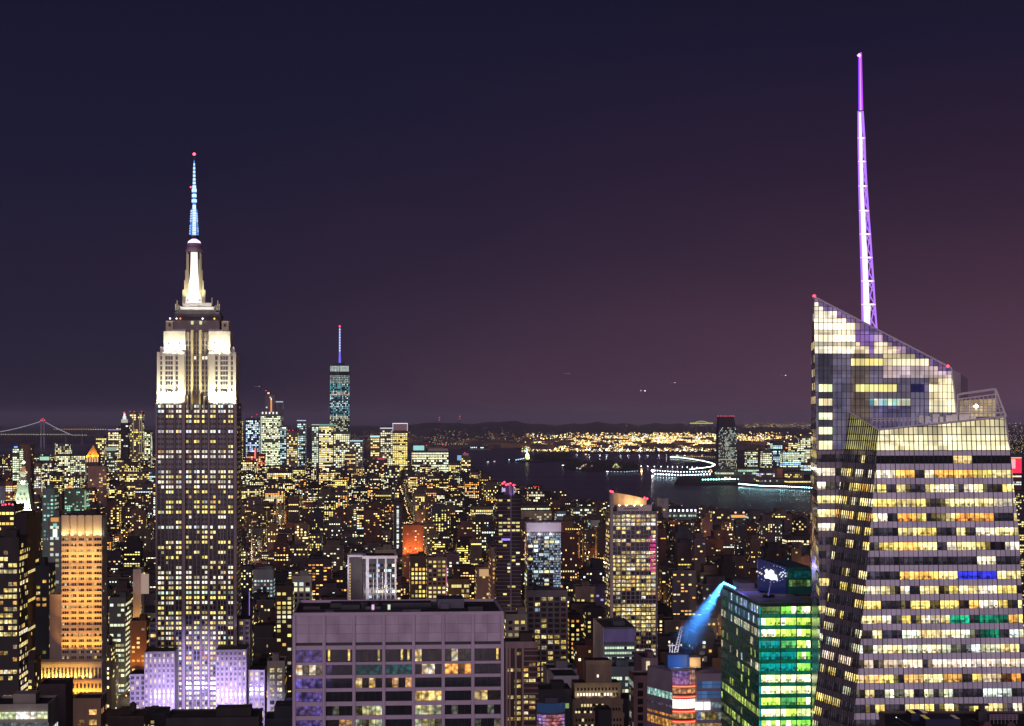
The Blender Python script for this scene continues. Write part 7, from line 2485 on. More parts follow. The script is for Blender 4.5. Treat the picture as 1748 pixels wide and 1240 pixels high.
dt(445, 478.5, 707, 8000, 'brightest pale green-white office tower crowned by an orange spire', col=(.18, .2, .15), lit=.75, row=.35, s=1.35, bwp=2.6, fhp=3.0, pal=[((.86, .98, .62), 4), ((1, .95, .7), 2), ((1, .8, .35), .5)],
   extra=lambda B, r, g_: (MBq(B, r, 461.5, 464.2, 704, 683, (1, .42, .12), .9, 'orange_spire', y=-2), MBq(B, r, 462, 463.6, 683, 680, (1, .95, .9), 1.6, 'spire_lantern', y=-2), [MBq(B, r, 447 + i * 6, 449.5 + i * 6, 707, 703.5, (1, 1, .95), 1.2, 'roof_floodlight', y=-1) for i in range(5)],
                           MBq(B, r, 445, 447, 806, 711, (.75, .85, .7), .7, 'lit_edge', y=-1)))
dt(477.5, 489, 727, 7900, 'teal glass tower leaning on the right of the brightest green-white tower', col=(.05, .12, .11), lit=.55, row=.2, pal=COOL, s=.9)
dt(489, 508, 737, 7900, 'yellowish stone block with red roof dots right of the teal glass tower', col=(.2, .16, .11), lit=.5, row=0, pal=YEL, s=1.0, extra=rl((494, 735), (500, 735)))
dt(507, 521.5, 719, 8100, 'slim blue-white tower with bright roof lights between two dark gaps', col=(.09, .12, .13), lit=.5, row=0, pal=COOL, s=1, crown=((.7, .75, 1), .9, 1.5))
dt(532, 544, 726, 7900, 'pale teal striped tower left edge of the bright yellow office', col=(.14, .17, .14), lit=.7, row=.5, pal=[((.7, .95, .75), 3), ((.9, 1, .7), 1)], s=.9, crown=((.8, .85, .9), .8, 1.2))
dt(544, 569, 727, 7800, 'bright yellow banded office tower with teal top, left of the spired glass tower', col=(.08, .08, .05), lit=.6, row=.6, pal=YEL, s=1.35, crown=((.3, .9, .7), .45, 2.6), fhp=3.1)
dt(569, 597, 737, 7500, 'grey-yellow dotted block at the foot of the spired glass tower', col=(.12, .13, .10), lit=.6, row=.3, s=1.1)
dt(597, 619, 754, 7400, 'pale block with a blue-white lit roof edge right of the spired glass tower', col=(.14, .14, .13), lit=.42, row=.1, s=1.0, crown=((.5, .8, .95), 1.0, 2))
dt(588, 607, 774, 7000, 'orange-brown windowed block in front of the spired glass tower', col=(.16, .09, .06), lit=.35, pal=WARM, s=1)
dt(632, 648, 747, 7700, 'teal-topped orange-lit block right of the dark water gap', col=(.18, .12, .06), lit=.5, pal=YEL, s=1.1, crown=((.55, .9, .95), 1.1, 3))
dt(649, 671, 732, 7700, 'pale banded tower with a white lit roof line beside the golden banded tower', col=(.14, .13, .10), lit=.6, row=.5, pal=PALE, s=1.0, crown=((.8, .85, 1), 1.1, 1.4))
dt(670, 696, 736, 7600, 'golden banded office tower with white trimmed top right of the pale banded tower', col=(.12, .10, .05), lit=.8, row=.8, pal=YEL, s=1.2, fhp=3.0,
   extra=lambda B, r, g_: (MBq(B, r, 670, 696, 724, 722.5, (.8, .8, 1), 1.1, 'white_roof_line', y=-2), MBq(B, r, 670, 671.3, 736, 724, (.7, .7, .85), .8, 'lit_post', y=-2), MBq(B, r, 694.7, 696, 736, 724, (.7, .7, .85), .8, 'lit_post', y=-2), MBq(B, r, 672, 694.5, 735, 725, (.25, .12, .15), .5, 'crown_wall', y=-1)))
dt(630, 662, 784, 6900, 'dark brown tower with pinkish lights and a red roof glow below the golden towers', col=(.09, .05, .05), lit=.3, row=0, pal=WARM + REDD, s=1.0, extra=lambda B, r, g_: MBq(B, r, 644, 657, 785, 781.5, (.5, .04, .06), .9, 'red_roof_band'))
dt(664, 682, 795, 6600, 'dark slim tower with scattered yellow dots under the golden banded tower', col=(.05, .04, .04), lit=.35, row=0, pal=YEL, s=1.1)
dt(692, 708, 796, 6600, 'dark slab with yellow dots right of the dark slim tower', col=(.05, .045, .04), lit=.4, row=0, pal=YEL, s=1.1)
dt(703, 766, 771, 7300, 'very wide pale-banded office block with a teal roof sign at the water edge', col=(.08, .08, .06), lit=.55, row=.75, pal=PALE, s=1.15, fhp=4.2, bwp=2.6,
   extra=lambda B, r, g_: (MBq(B, r, 705.5, 724, 769, 761, (.35, .85, .80), .9, 'teal_roof_sign', y=-2), MBq(B, r, 731, 765, 770.5, 766, (.25, .17, .2), .3, 'roof_wall', y=2), rl((728, 760.5), (756, 759.5), (761, 760))(B, r, g_)))
dt(766, 785, 790, 7100, 'lower yellow-dotted wing right of the very wide banded block', col=(.09, .08, .06), lit=.42, row=.2, pal=YEL, s=1.1)
dt(787, 804, 778, 7000, 'outermost harbour-side apartment tower with yellow windows and a small peak', col=(.12, .09, .08), lit=.5, row=.1, pal=YEL, s=1.1, extra=lambda B, r, g_: (MBq(B, r, 790, 800, 778, 774, (.3, .2, .18), .4, 'stepped_top', y=5), rl((793.5, 773))(B, r, g_), MBq(B, r, 780.5, 787.5, 786, 777.5, (.25, .55, .9), .8, 'blue_sign', y=-1)))
dt(804, 816.5, 806, 6900, 'stepped lower block with square windows at the last shore corner', col=(.14, .10, .09), lit=.5, row=.1, pal=YEL, s=1.1)
dt(500, 520, 800, 6600, 'dark block with golden dots below the slim blue-white tower', col=(.05, .05, .05), lit=.4, pal=YEL, s=1.1)
dt(544, 571, 806, 6500, 'bright yellow dotted block below the bright yellow banded office', col=(.08, .07, .03), lit=.75, row=.3, pal=YEL, s=1.3)
dt(568, 592, 818, 5600, 'dark-roofed block with a square grid of yellow lights, centre of the downtown foreground', col=(.05, .045, .03), lit=.75, row=.3, pal=YEL, s=1.2)
dt(404, 438, 788, 6200, 'dark-roofed wide block with dense yellow windows right of the stepped skyscraper', col=(.07, .06, .05), lit=.55, row=.2, pal=YEL, s=1.2)
dt(455, 498, 806, 5800, 'broad yellow-lit block below the brightest green-white tower', col=(.08, .07, .05), lit=.6, row=.2, pal=YEL, s=1.3)
dt(406, 442, 832, 4800, 'low brown block with rows of amber windows near the stepped skyscraper', col=(.10, .07, .05), lit=.4, row=.3, pal=YEL, s=1.1)
dt(452, 484, 836, 4600, 'block with two bright horizontal amber bands left of centre', col=(.12, .08, .05), lit=.3, row=.6, pal=ORNG + YEL, s=1.1)



# ---- the glass tower with the blue spire (square base, square top turned by 45 degrees)
def spired():
    Y = 8000; k = Y / F
    r = empty('spired_glass_tower', 'tallest downtown glass tower with teal windows, pale lit crown and blue-white spire', 'skyscraper', (P(580, 715, Y).x, Y, 0), A0)
    TAKEN.append((563, 598, 622, r.location.x, Y, 90))
    hw = 16.6 * k
    zb, zt = ZV(815, Y), ZV(636, Y)
    b = [(-hw, -hw), (hw, -hw), (hw, hw), (-hw, hw)]
    q = hw * 1.0
    t = [(0, -q), (q, 0), (0, q), (-q, 0)]
    mb = MB(); mb.v = [(x, y, zb) for x, y in b] + [(x, y, zt) for x, y in t]
    for i in range(4):
        j = (i + 1) % 4
        mb.f += [(i, j, 4 + i), (j, 4 + j, 4 + i)]; mb.m += [0, 0]; mb.g += [(0, 0, 0)] * 2; mb.t += [(.05, .08, .09)] * 2
    mb.f.append((4, 5, 6, 7)); mb.m.append(0); mb.g.append((0, 0, 0)); mb.t.append((.05, .05, .05))
    mb.build('glass_shaft', M_FAC, r)
    mb = MB(); mb.box(-hw, hw, -hw, hw, 0, zb - .5, t=(.08, .09, .08)); mb.build('podium', M_FAC, r)
    mb = MB(); mb.box(-q * .99, q * .99, -q * .6, q * .6, zt + .5, ZV(624, Y), t=(.12, .14, .14)); mb.build('crown_box', M_FAC, r)
    rng = random.Random(31)
    w = MB()
    fh = 2.9 * k
    n = int((zt - zb) / fh)
    for j in range(n):
        z = zb + (j + .2) * fh; tt = (z - zb) / (zt - zb)
        v = HZ + (EYE - z) / k
        if 637 < v < 641: continue
        if v < 656: dens, pal, s = .98, [((.55, .85, .72), 3), ((.7, .95, .85), 2)], .65
        elif v < 672: dens, pal, s = .75, [((.08, .55, .6), 3), ((.7, 1, .95), 1)], 1.0
        elif v < 678: dens, pal, s = .9, [((1, .9, .7), 3), ((.8, 1, 1), 1)], 1.1
        elif v < 712: dens, pal, s = .62, [((.05, .3, .4), 3), ((.35, .75, .75), 2), ((.7, .95, 1), 2)], 1.1
        elif v < 720: dens, pal, s = .95, [((1, .95, .6), 2), ((.9, 1, .8), 2)], 1.1
        else: dens, pal, s = .6, PALE, .9
        rowf = rng.uniform(.6, 1.3)
        for i in range(13):
            x = -hw + (i + .12) * 2 * hw / 13; x2 = x + 2 * hw / 13 * .78
            xm = (x + x2) / 2
            yy = -hw + max(0, abs(xm) - hw * (1 - tt)) - 1.2
            lx = abs(x) if abs(x) > abs(x2) else abs(x2)
            if rng.random() < dens * rowf:
                c = sc(pick(pal, rng), s * rng.uniform(.3, 1.3) * (1.3 if abs(xm) > hw * .55 and 680 < v < 712 else 1))
                w.poly([(x, yy, z), (x2, yy, z), (x2, yy, z + fh * .62), (x, yy, z + fh * .62)], 0, c)
    w.build('windows', M_WIN, r, 'stuff')
    w = MB()
    for j in range(4):
        for i in range(12):
            x = -q * .95 + i * q * 1.9 / 12
            if i in (6,): x += 2
            w.poly([(x, -q * .6 - 1, ZV(634.5 - j * 2.4, Y)), (x + q * .13, -q * .6 - 1, ZV(634.5 - j * 2.4, Y)), (x + q * .13, -q * .6 - 1, ZV(632.7 - j * 2.4, Y)), (x, -q * .6 - 1, ZV(632.7 - j * 2.4, Y))], 0, sc((.65, .85, .72), rng.uniform(.5, .9)))
    w.build('crown_panels', M_WIN, r, 'stuff')
    mb = MB(); mb.cyl(0, 0, 8 * k, 8 * k, ZV(623.5, Y), ZV(620, Y), 16, t=(.04, .05, .12)); mb.build('spire_ring', M_FAC, r)
    mb = MB(); mb.cyl(0, 0, 2.0 * k, 1.5 * k, ZV(620, Y), ZV(602, Y), 8, g=(.18, .17, .95)); mb.build('spire_base', M_LAMP, r)
    mb = MB(); mb.cyl(0, 0, 1.2 * k, .9 * k, ZV(602, Y), ZV(560, Y), 8, g=(.25, .35, 1.0)); mb.build('spire', M_LAMP, r)
    mb = MB()
    for i in range(9):
        mb.octa((0, -3, ZV(599 - i * 4.5, Y)), 1.7 * k, g=(.85, .95, 1.5), rz=1.6 * k)
    mb.build('spire_lights', M_LAMP, r, 'stuff')
    mb = MB(); mb.octa((0, -3, ZV(557.5, Y)), 1.8 * k, g=(4, .2, .5)); mb.build('spire_beacon', M_LAMP, r)


spired()

# ---- the tower across the river
def river_tower():
    Y = 8150; k = Y / F
    B = Bld(1226.5, 1258, 740, Y, 60)
    r = B.root('river_tower', 'dark-topped office tower across the river with red roof lights and tapered crown', 'skyscraper')
    w2 = B.w / 2; X, Z = B.x, B.z
    mb = MB(); mb.box(-w2, w2, 0, 60, 0, B.h, t=(.07, .09, .08))
    mb.prism([(-w2, 0), (w2, 0), (w2, 60), (-w2, 60)], B.h + .1, Z(712), poly1=[(X(1227.8), 4), (X(1253.5), 4), (X(1253.5), 50), (X(1227.8), 50)], t=(.035, .035, .05)); mb.build('shaft', M_FAC, r)
    rng = random.Random(12); w = MB()
    for j in range(34):
        v = 730 + j * 2.45
        for i in range(17):
            u = 1227 + i * 1.85 + (0 if v > 740 else .4)
            mid = 6 <= i <= 13
            dens = (.25 if v < 742 else .72) if mid else .42
            if 757 < v < 764 and i > 9: dens = .1
            if v > 795: dens = .25
            if u < 1257 and rng.random() < dens:
                y = -.6 if v > 740 else (740 - v) * .16 - .6
                w.poly([(X(u), y, Z(v + 1.5)), (X(u + 1.3), y, Z(v + 1.5)), (X(u + 1.3), y, Z(v)), (X(u), y, Z(v))], 0, sc(rng.choice([(.75, .9, .8), (.9, .95, .7), (.5, .75, .7), (1, .85, .5)]), rng.uniform(.2, 1.1)))
    w.build('windows', M_WIN, r, 'stuff')
    MBq(B, r, 1226.5, 1258, 785, 784, (.8, .8, .5), .7, 'lit_storey', y=-1)
    for u in (1226, 1231, 1236, 1240.5, 1245.5, 1249.5, 1253):
        beacon(r, (X(u), 3, Z(710.5)), 1.0 * k, k=2.2)
    for u0, u1, v, lb in ((1224, 1272, 801, 'long pale green lit podium hall at the foot of the tower across the river'), (1256, 1296, 800, 'low glass block with pale green floors right of the podium hall')):
        dt(u0, u1, v, 7900, lb, name='riverside_block', col=(.13, .19, .15), lit=.7, row=.7, s=.8, pal=[((.55, .85, .6), 3), ((.9, 1, .6), 2)], fhp=4.5, depth=50)


river_tower()
for (u0, u1, v, Y, lb, kw) in [
    (1275, 1294, 768, 9200, 'first pale dotted apartment tower right of the dark gap across the river', dict(lit=.55, pal=PALE, col=(.10, .12, .09))),
    (1302, 1318, 767, 9000, 'second pale dotted apartment tower across the river, with denser green-yellow lights', dict(lit=.65, pal=PALE, col=(.10, .12, .08))),
    (1319, 1336, 753, 9400, 'dark teal glass tower between the apartment towers and the wide teal slab', dict(lit=.4, pal=COOL, col=(.03, .08, .09))),
    (1336, 1374, 771, 9100, 'wide slab with teal lit top bands across the river', dict(lit=.5, row=.6, pal=COOL + PALE, col=(.06, .10, .10))),
    (1336, 1345, 760, 9800, 'small red-lit tower behind the wide teal slab', dict(lit=.7, pal=REDD, col=(.12, .03, .04))),
    (1366, 1384, 744, 9300, 'tallest pale apartment tower across the river, against the glass skyscraper', dict(lit=.6, pal=PALE, col=(.13, .14, .11))),
    (1310, 1322, 762, 9900, 'slender bluish tower behind the dotted apartment towers', dict(lit=.4, pal=BLUEW, col=(.08, .09, .13))),
    (1350, 1364, 752, 9900, 'small yellow-lit tower behind the right end of the teal slab', dict(lit=.6, pal=YEL)),
    (1326, 1336, 800, 7700, 'orange-lit brick block among the low river-front blocks', dict(lit=.15, pal=ORNG, col=(.5, .22, .10))),
    (1345, 1372, 806, 7500, 'golden banded low office at the river front', dict(lit=.7, row=.8, pal=YEL, col=(.16, .13, .07))),
    (1296, 1326, 805, 7600, 'low river-front block with violet and white lamps', dict(lit=.45, pal=LAV + PALE, col=(.10, .09, .12))),
    (1262, 1296, 813, 7200, 'low yellow-dotted block right behind the teal quay', dict(lit=.55, pal=YEL + PALE)),
    (1296, 1345, 818, 7000, 'long low block with mixed pale lamps behind the marina', dict(lit=.55, pal=PALE + YEL)),
    (1345, 1392, 820, 6900, 'low block with golden windows at the right end of the marina', dict(lit=.5, pal=YEL)),
    (1372, 1392, 790, 8200, 'greenish tower base half hidden by the glass skyscraper', dict(lit=.5, pal=COOL + PALE)),
    (1230, 1262, 816, 7400, 'low lit block behind the teal quay', dict(lit=.6, row=.3, pal=YEL + PALE)),
]:
    dt(u0, u1, v, Y, lb, name='riverside_tower' if v < 795 else 'riverside_block', s=1.15, bwp=2.8, fhp=3.2, **kw)

# outside, right of the glass skyscraper
dt(1722, 1744, 782, 3200, 'red illuminated billboard block at the right edge beyond the glass skyscraper', name='billboard_block', col=(.12, .04, .05), lit=.0, depth=30,
   extra=lambda B, r, g_: (MBq(B, r, 1722, 1744, 808, 783, (1.1, .02, .09), 1.0, 'red_screen', y=-1), MBq(B, r, 1725, 1733, 800, 784, (1, .5, .55), 1.0, 'pink_panel', y=-1.6), MBq(B, r, 1722, 1744, 782.6, 781, (1, .6, .25), 1.2, 'lit_edge', y=-1)))
dt(1724, 1760, 838, 2600, 'dark block at the right edge below the red billboard', col=(.04, .04, .05), lit=.2, pal=YEL, depth=30, s=1)
dt(1734, 1765, 905, 2000, 'black block low at the right edge', col=(.03, .03, .04), lit=.1, pal=YEL, depth=30, s=1)

# near shore, right
for (u0, u1, v, Y, lb, kw) in [
    (1122, 1141, 851, 4300, 'pale concrete block with a yellow stair light just right of the apartment tower crown', dict(col=(.30, .32, .30), lit=.08, row=0, pal=YEL, s=1)),
    (1141, 1190, 874, 4500, 'long pier hall with a row of blue-white floodlights along its roof', dict(col=(.16, .2, .18), lit=.4, row=.5, pal=[((.6, .9, .7), 1)], s=.6, name='pier_hall',
        extra=lambda B, r, g_: [MBq(B, r, 1143 + i * 7.2, 1146 + i * 7.2, 873.5, 870, (.75, .8, 1), 3, 'roof_floodlight', y=-1) for i in range(7)])),
    (1248, 1279, 877, 4500, 'block with glowing orange roof terrace and blue lower floor near the shore', dict(col=(.08, .09, .13), lit=.25, row=.3, pal=BLUEW, s=.7, name='terrace_block',
        extra=lambda B, r, g_: (MBq(B, r, 1248, 1279, 884, 879.5, (1, .42, .08), 1.1, 'orange_terrace', y=-1), MBq(B, r, 1248, 1278, 889.5, 886.5, (.35, .6, .85), .8, 'blue_storey', y=-1), MBq(B, r, 1254, 1257, 876.5, 874, (1, .7, .4), 1.8, 'roof_lamp', y=-1), MBq(B, r, 1268, 1271, 876.5, 874, (1, .7, .5), 1.8, 'roof_lamp', y=-1)))),
    (1278, 1302, 872, 4300, 'dark tower with one column of white stair lights left of the glass skyscraper', dict(col=(.05, .05, .06), lit=.1, pal=PALE, s=1, extra=lambda B, r, g_: [MBq(B, r, 1304.5, 1306.5, 881 + i * 5, 878.5 + i * 5, (.9, 1, .8), 1, 'stair_light', y=-1) for i in range(5)])),
    (1216, 1246, 870, 4300, 'dark apartment block with a few cream windows behind the near shore', dict(col=(.06, .045, .05), lit=.22, row=.0, pal=YEL, s=1)),
    (1344, 1382, 916, 3300, 'dark office with neat rows of bright cream windows beside the glass skyscraper', dict(col=(.04, .035, .04), lit=.35, row=.7, pal=[((1, .85, .5), 3), ((1, .8, .3), 1)], s=1.3, fhp=5.5, bwp=4.5)),
    (902, 930, 838, 5000, 'stepped dark building with red lights on top near the water, behind the white-capped tower', dict(col=(.05, .035, .035), lit=.35, row=.3, pal=YEL, s=1, extra=rl((911, 831), (915, 831), (919.5, 831.5), (897, 834)))),
    (888, 938, 862, 4300, 'long dark office with bright greenish window bands behind the balcony tower', dict(col=(.06, .055, .05), lit=.2, row=.8, pal=PALE, s=1.1, fhp=6, bwp=3)),
    (890, 942, 872, 3900, 'cream grid-fronted office behind the white-capped tower', dict(col=(.25, .24, .18), lit=.3, row=.2, pal=PALE, s=.7, bwp=4, fhp=4)),
    (1008, 1024, 888, 3600, 'small pale teal wall building left of the curved-crown apartment tower', dict(col=(.30, .34, .30), lit=.1, pal=COOL, s=1)),
    (950, 966, 873, 4300, 'pale bluish block with a lit flat wall near the shore', dict(col=(.24, .27, .3), lit=.1, pal=COOL, s=.8)),
    (978, 1014, 866, 4400, 'stepped office with many small greenish windows near the shore', dict(col=(.10, .10, .08), lit=.5, row=.3, pal=PALE, s=1)),
]:
    dt(u0, u1, v, Y, lb, **{**dict(name='shore_block', fhp=4.5, bwp=3.6, depth=40), **kw})
# long orange or gold lit block left of centre
dt(805, 842, 865, 4200, 'long block with two bright golden window bands left of the balcony tower', col=(.14, .10, .05), lit=.4, row=.9, pal=YEL, s=1.2, fhp=5, bwp=3, depth=40)
dt(760, 790, 850, 5000, 'block with pale cream lights below the harbour-side towers', col=(.10, .09, .07), lit=.45, row=.3, pal=PALE, s=1.1)
dt(640, 668, 838, 5400, 'dark-fronted block with amber bands in the middle of downtown foreground', col=(.08, .06, .04), lit=.3, row=.5, pal=YEL, s=1.2)
print('downtown')

# ================================================================== the sea of ordinary buildings
rc_ = random.Random(2024)
WALLS = [('brown', (.085, .058, .048)), ('brick-red', (.10, .045, .035)), ('grey', (.075, .072, .075)), ('black', (.022, .02, .023)), ('tan', (.12, .095, .07)), ('dark blue-grey', (.04, .045, .06)), ('mauve', (.09, .065, .08))]
CITY = []
yy = 900.0
VPG = 650
while yy < 11800:
    step = 40 if yy < 4200 else 52
    # two rows per block, a street after every second row
    street = int((yy - 900) / step) % 2 == 0
    half = 900 / F * yy + 160
    x = -half - 60
    cx0 = -math.tan(A0) * yy
    while x < half + 60:
        w_ = rc_.uniform(13, 34) * (1 if yy < 4200 else 1.35)
        # avenues every 270 m in the street grid
        gx = (x - cx0) % 270
        if 44 < gx < 76:
            x += 78 - gx; continue
        if gx <= 44 and gx + w_ > 45:
            w_ = max(6, 44.5 - gx)
        u, uR = CU + x / yy * F, CU + (x + w_) / yy * F
        vg = HZ + EYE / yy * F
        if vg < shore_v(u) + 3 or vg < shore_v(uR) + 3 or (u > 820 and vg < shore_v(u) + 6):
            x += w_; continue
        # heights by district
        t = rc_.random()
        if yy < 1500: h = rc_.uniform(35, 80) + (t < .15) * 25
        elif yy < 2400: h = rc_.uniform(22, 66) + (t < .12) * rc_.uniform(10, 50)
        elif yy < 4200: h = rc_.uniform(12, 38) + (t < .14) * rc_.uniform(15, 55)
        elif u < 830: h = rc_.uniform(14, 48) + (t < .16) * rc_.uniform(20, 70)
        else: h = rc_.uniform(8, 24) + (t < .08) * 18
        vt = HZ + (EYE - h) / yy * F
        lim = 778 if u < 262 else (796 if u < 830 else 872)
        if u > 820 and yy > 3000: lim = shore_v(u) - 14
        if 1100 < u < 1400 and yy < 3000: lim = 905
        if vt < lim:
            h = max(8, EYE - (lim + rc_.uniform(0, 10) - HZ) / F * yy); vt = HZ + (EYE - h) / yy * F
        d_ = step * .72
        cx_, cy_ = x + w_ / 2, yy + d_ / 2
        bad = False
        for (a, b_, tv, tx, ty, rad) in TAKEN:
            if abs(cx_ - tx) < rad + w_ * .5 and abs(cy_ - ty) < rad + d_ * .5:
                bad = True; break
            if ty > yy + 5 and u < b_ and uR > a and vt < tv + (34 if ty < 2600 else 16) and not (b_ - a > 300):
                # it would hide a taller named building: keep it low enough
                vt = tv + (34 if ty < 2600 else 16) + rc_.uniform(0, 14)
                h = EYE - (vt - HZ) / F * yy
                if h < 7: bad = True; break
        if not bad:
            for (ka, kb, kv, ky) in KEEP:
                if yy < ky and u < kb and uR > ka and vt < kv:
                    vt = kv + rc_.uniform(0, 12); h = EYE - (vt - HZ) / F * yy
        if not bad and yy < 1500 and h > 0 and vt < 1150:
            vt = 1150 + rc_.uniform(0, 60); h = EYE - (vt - HZ) / F * yy
        if not bad and h > 6:
            CITY.append([x, yy, w_ - rc_.uniform(.3, 1.5), d_, h, u, uR, vt, vg])
        x += w_ + (rc_.uniform(0, 6) if rc_.random() < .2 else .4)
    yy += step + (18 if street else 0)
print('city', len(CITY))

# which of them show, and how much (front-to-back over a coarse sheet)
GW, GH, S_ = 437, 310, 4
occ = [bytearray(GW) for _ in range(GH)]


def cover(u0, u1, v0, v1, fill=True):
    a, b_ = max(0, int(u0 / S_)), min(GW, int(math.ceil(u1 / S_))); c, d = max(0, int(v0 / S_)), min(GH, int(math.ceil(v1 / S_)))
    if a >= b_ or c >= d: return 0
    n = 0
    for j in range(c, d):
        row = occ[j]
        n += (b_ - a) - sum(row[a:b_])
        if fill:
            row[a:b_] = b'\x01' * (b_ - a)
    return n


items = [(ty, 'n', (a, b_, tv)) for (a, b_, tv, tx, ty, rad) in TAKEN] + [(c[1], 'c', i) for i, c in enumerate(CITY)]
items.sort(key=lambda q: q[0])
vis = {}
for ty, kd, dat in items:
    if kd == 'n':
        cover(dat[0], dat[1], dat[2], min(1240, HZ + EYE / ty * F))
    else:
        c = CITY[dat]
        vis[dat] = cover(c[5], c[6], c[7], c[8])
order = sorted(vis, key=lambda i: -vis[i])
order = [i for i in order if vis[i] > 0]
chosen = set(order[:215])

LAND = [(285, 'stepped skyscraper'), (540, 'grey slab roof'), (635, 'white-finned block'), (705, 'orange-red brick tower'), (780, 'golden-banded block'), (868, 'balcony tower'), (928, 'white-capped tower'), (1080, 'curved-crown tower'), (1180, 'pier hall'), (1310, 'green-lit building'), (1390, 'glass skyscraper'), (140, 'amber tower'), (38, 'lantern tower'), (580, 'spired glass tower'), (462, 'brightest downtown tower'), (230, 'silver apartment tower'), (1735, 'red billboard')]
stuff_b, stuff_w = MB(), MB()
info = []
for i, c in enumerate(CITY):
    x, y, w_, d_, h, u, uR, vt, vg = c
    if i not in chosen and vis.get(i, 0) == 0 and y > 1500:
        pass
    rr = random.Random(i * 17 + 5)
    wname, col = rr.choice(WALLS)
    if y > 4200: col = sc(col, .8)
    col = sc(col, rr.uniform(.5, 1.2))
    # how bright this district is
    if u < 830 and vt < 850: lit, s, row = .44, 2.3, .14
    elif vt < 905: lit, s, row = (.28 if u < 830 else .16), 1.9, .06
    elif u > 1100: lit, s, row = .13, 1.4, .03
    else: lit, s, row = .34, 1.8, .10
    if y < 1500: lit, s = .28, 1.0
    lit *= rr.choice((.35, .6, 1, 1, 1.6))
    palname, pal = rr.choice([('amber', WARM), ('amber', WARM), ('yellow', YEL), ('pale', PALE), ('orange', ORNG), ('mixed', MIX), ('yellow', YEL)])
    fh, bw = (rr.uniform(3.0, 3.9), rr.uniform(2.4, 4.2)) if y < 3000 else (rr.uniform(3.6, 4.8), rr.uniform(3, 5)) if y < 6000 else (rr.uniform(5, 6.5), rr.uniform(4.5, 6.5))
    wf_, hf_ = rr.choice(((.5, .5), (.6, .55), (.72, .45), (.42, .62), (.85, .5)))
    if vis.get(i, 0) or y < 1700:
        pass
    if i in chosen:
        mb = MB(); ox, oy = 0, 0
    else:
        mb = stuff_b
    # local frames: rotate the box into the street grid
    ca, sa = math.cos(A0), math.sin(A0)
    cxw, cyw = x + w_ / 2, y
    wb = MB()
    hw = w_ / 2
    sd = 1 if u < 650 else -1
    topz = 2 + h
    wb_mb = MB()
    windows(wb_mb, (-hw, 0), (1, 0), w_, max(3, topz - (60 if y < 3000 else 45)), topz - 1, bw, fh, wf_, hf_, lit, pal, s, rr, row, off=.15, m=0)
    sl = lit * .7
    if sd < 0: windows(wb_mb, (-hw, d_), (0, -1), d_, max(3, topz - 40), topz - 1, bw, fh, .5, .5, sl, pal, s, rr, 0, off=.15, m=0)
    else: windows(wb_mb, (hw, 0), (0, 1), d_, max(3, topz - 40), topz - 1, bw, fh, .5, .5, sl, pal, s, rr, 0, off=.15, m=0)
    house = rr.random() < .8
    wing = rr.random() < .4 and h > 16
    hx, hh_ = rr.uniform(-.5, .1) * w_ * .6, rr.uniform(2.5, 5)
    if i in chosen:
        loc = (cxw, cyw, 0)
        mb.box(-hw, hw, 0, d_, 2, topz, t=col, top=1)
        step_h = 0
        shape = 'flat-roofed'
        if h > 45 and rr.random() < .5:
            step_h = rr.uniform(5, 12); mb.box(-hw * .65, hw * .65, 3, d_ - 3, topz + .02, topz + step_h, t=col, top=1); shape = 'setback'
        o = mb.build('city_building', [M_FAC, M_ROOF], loc=loc, rz=A0)
        if wb_mb.f:
            wb_mb.build('lit_windows', M_WIN, o, 'stuff')
        p = MB(); e = .4
        for q in ((-hw, hw, 0, e), (-hw, hw, d_ - e, d_), (-hw, -hw + e, e, d_ - e), (hw - e, hw, e, d_ - e)):
            p.box(q[0], q[1], q[2], q[3], topz + .004, topz + .9, t=sc(col, 1.5))
        p.build('parapet', M_FAC, o)
        if house and not step_h:
            p = MB(); p.box(hx, hx + w_ * .3, d_ * .35, d_ * .65, topz + .004, topz + hh_, t=sc(col, .8)); p.build('roof_house', M_FAC, o); shape = 'penthouse-topped'
        tank = y < 3600 and rr.random() < .45
        if tank and not step_h:
            tx_ = hw * .5
            t_ = MB(); t_.cyl(tx_, d_ * .25, 1.9, 1.9, topz + 3, topz + 7, 10, t=(.07, .05, .04)); t_.cyl(tx_, d_ * .25, 2.1, .1, topz + 7.01, topz + 8.6, 10, t=(.05, .04, .04)); t_.build('water_tank', M_FAC, o)
            t_ = MB()
            for dx, dy in ((-1.2, -1.2), (1.2, -1.2), (1.2, 1.2), (-1.2, 1.2)):
                t_.tube((tx_ + dx, d_ * .25 + dy, topz), (tx_ + dx, d_ * .25 + dy, topz + 3), .15)
            t_.build('tank_legs', M_DARK, o, 'stuff'); shape = 'water-tank-topped'
        um, vm = (u + uR) / 2, vt
        info.append((o, um, vt, wname, palname, shape, lit, w_, h))
    else:
        n = len(stuff_b.v)
        for (bx0, bx1, by0, by1, z0, z1, top_) in ([(-hw, hw, 0, d_, 2, topz, 1)] + ([(hx, hx + w_ * .3, d_ * .35, d_ * .65, topz + .004, topz + hh_, 1)] if house else []) + ([(-hw - .01, hw * rr.uniform(-.3, .5), -4, -.01, 2, topz * rr.uniform(.5, .85), 1)] if wing else []) + [(-hw - .3, hw + .3, -.35, -.02, topz - 1.2, topz + .7, 0)]):
            n = len(stuff_b.v)
            stuff_b.box(bx0, bx1, by0, by1, z0, z1, t=col, top=1)
            for q in range(n, len(stuff_b.v)):
                X_, Y_, Z_ = stuff_b.v[q]; stuff_b.v[q] = (cxw + X_ * ca - Y_ * sa, cyw + X_ * sa + Y_ * ca, Z_)
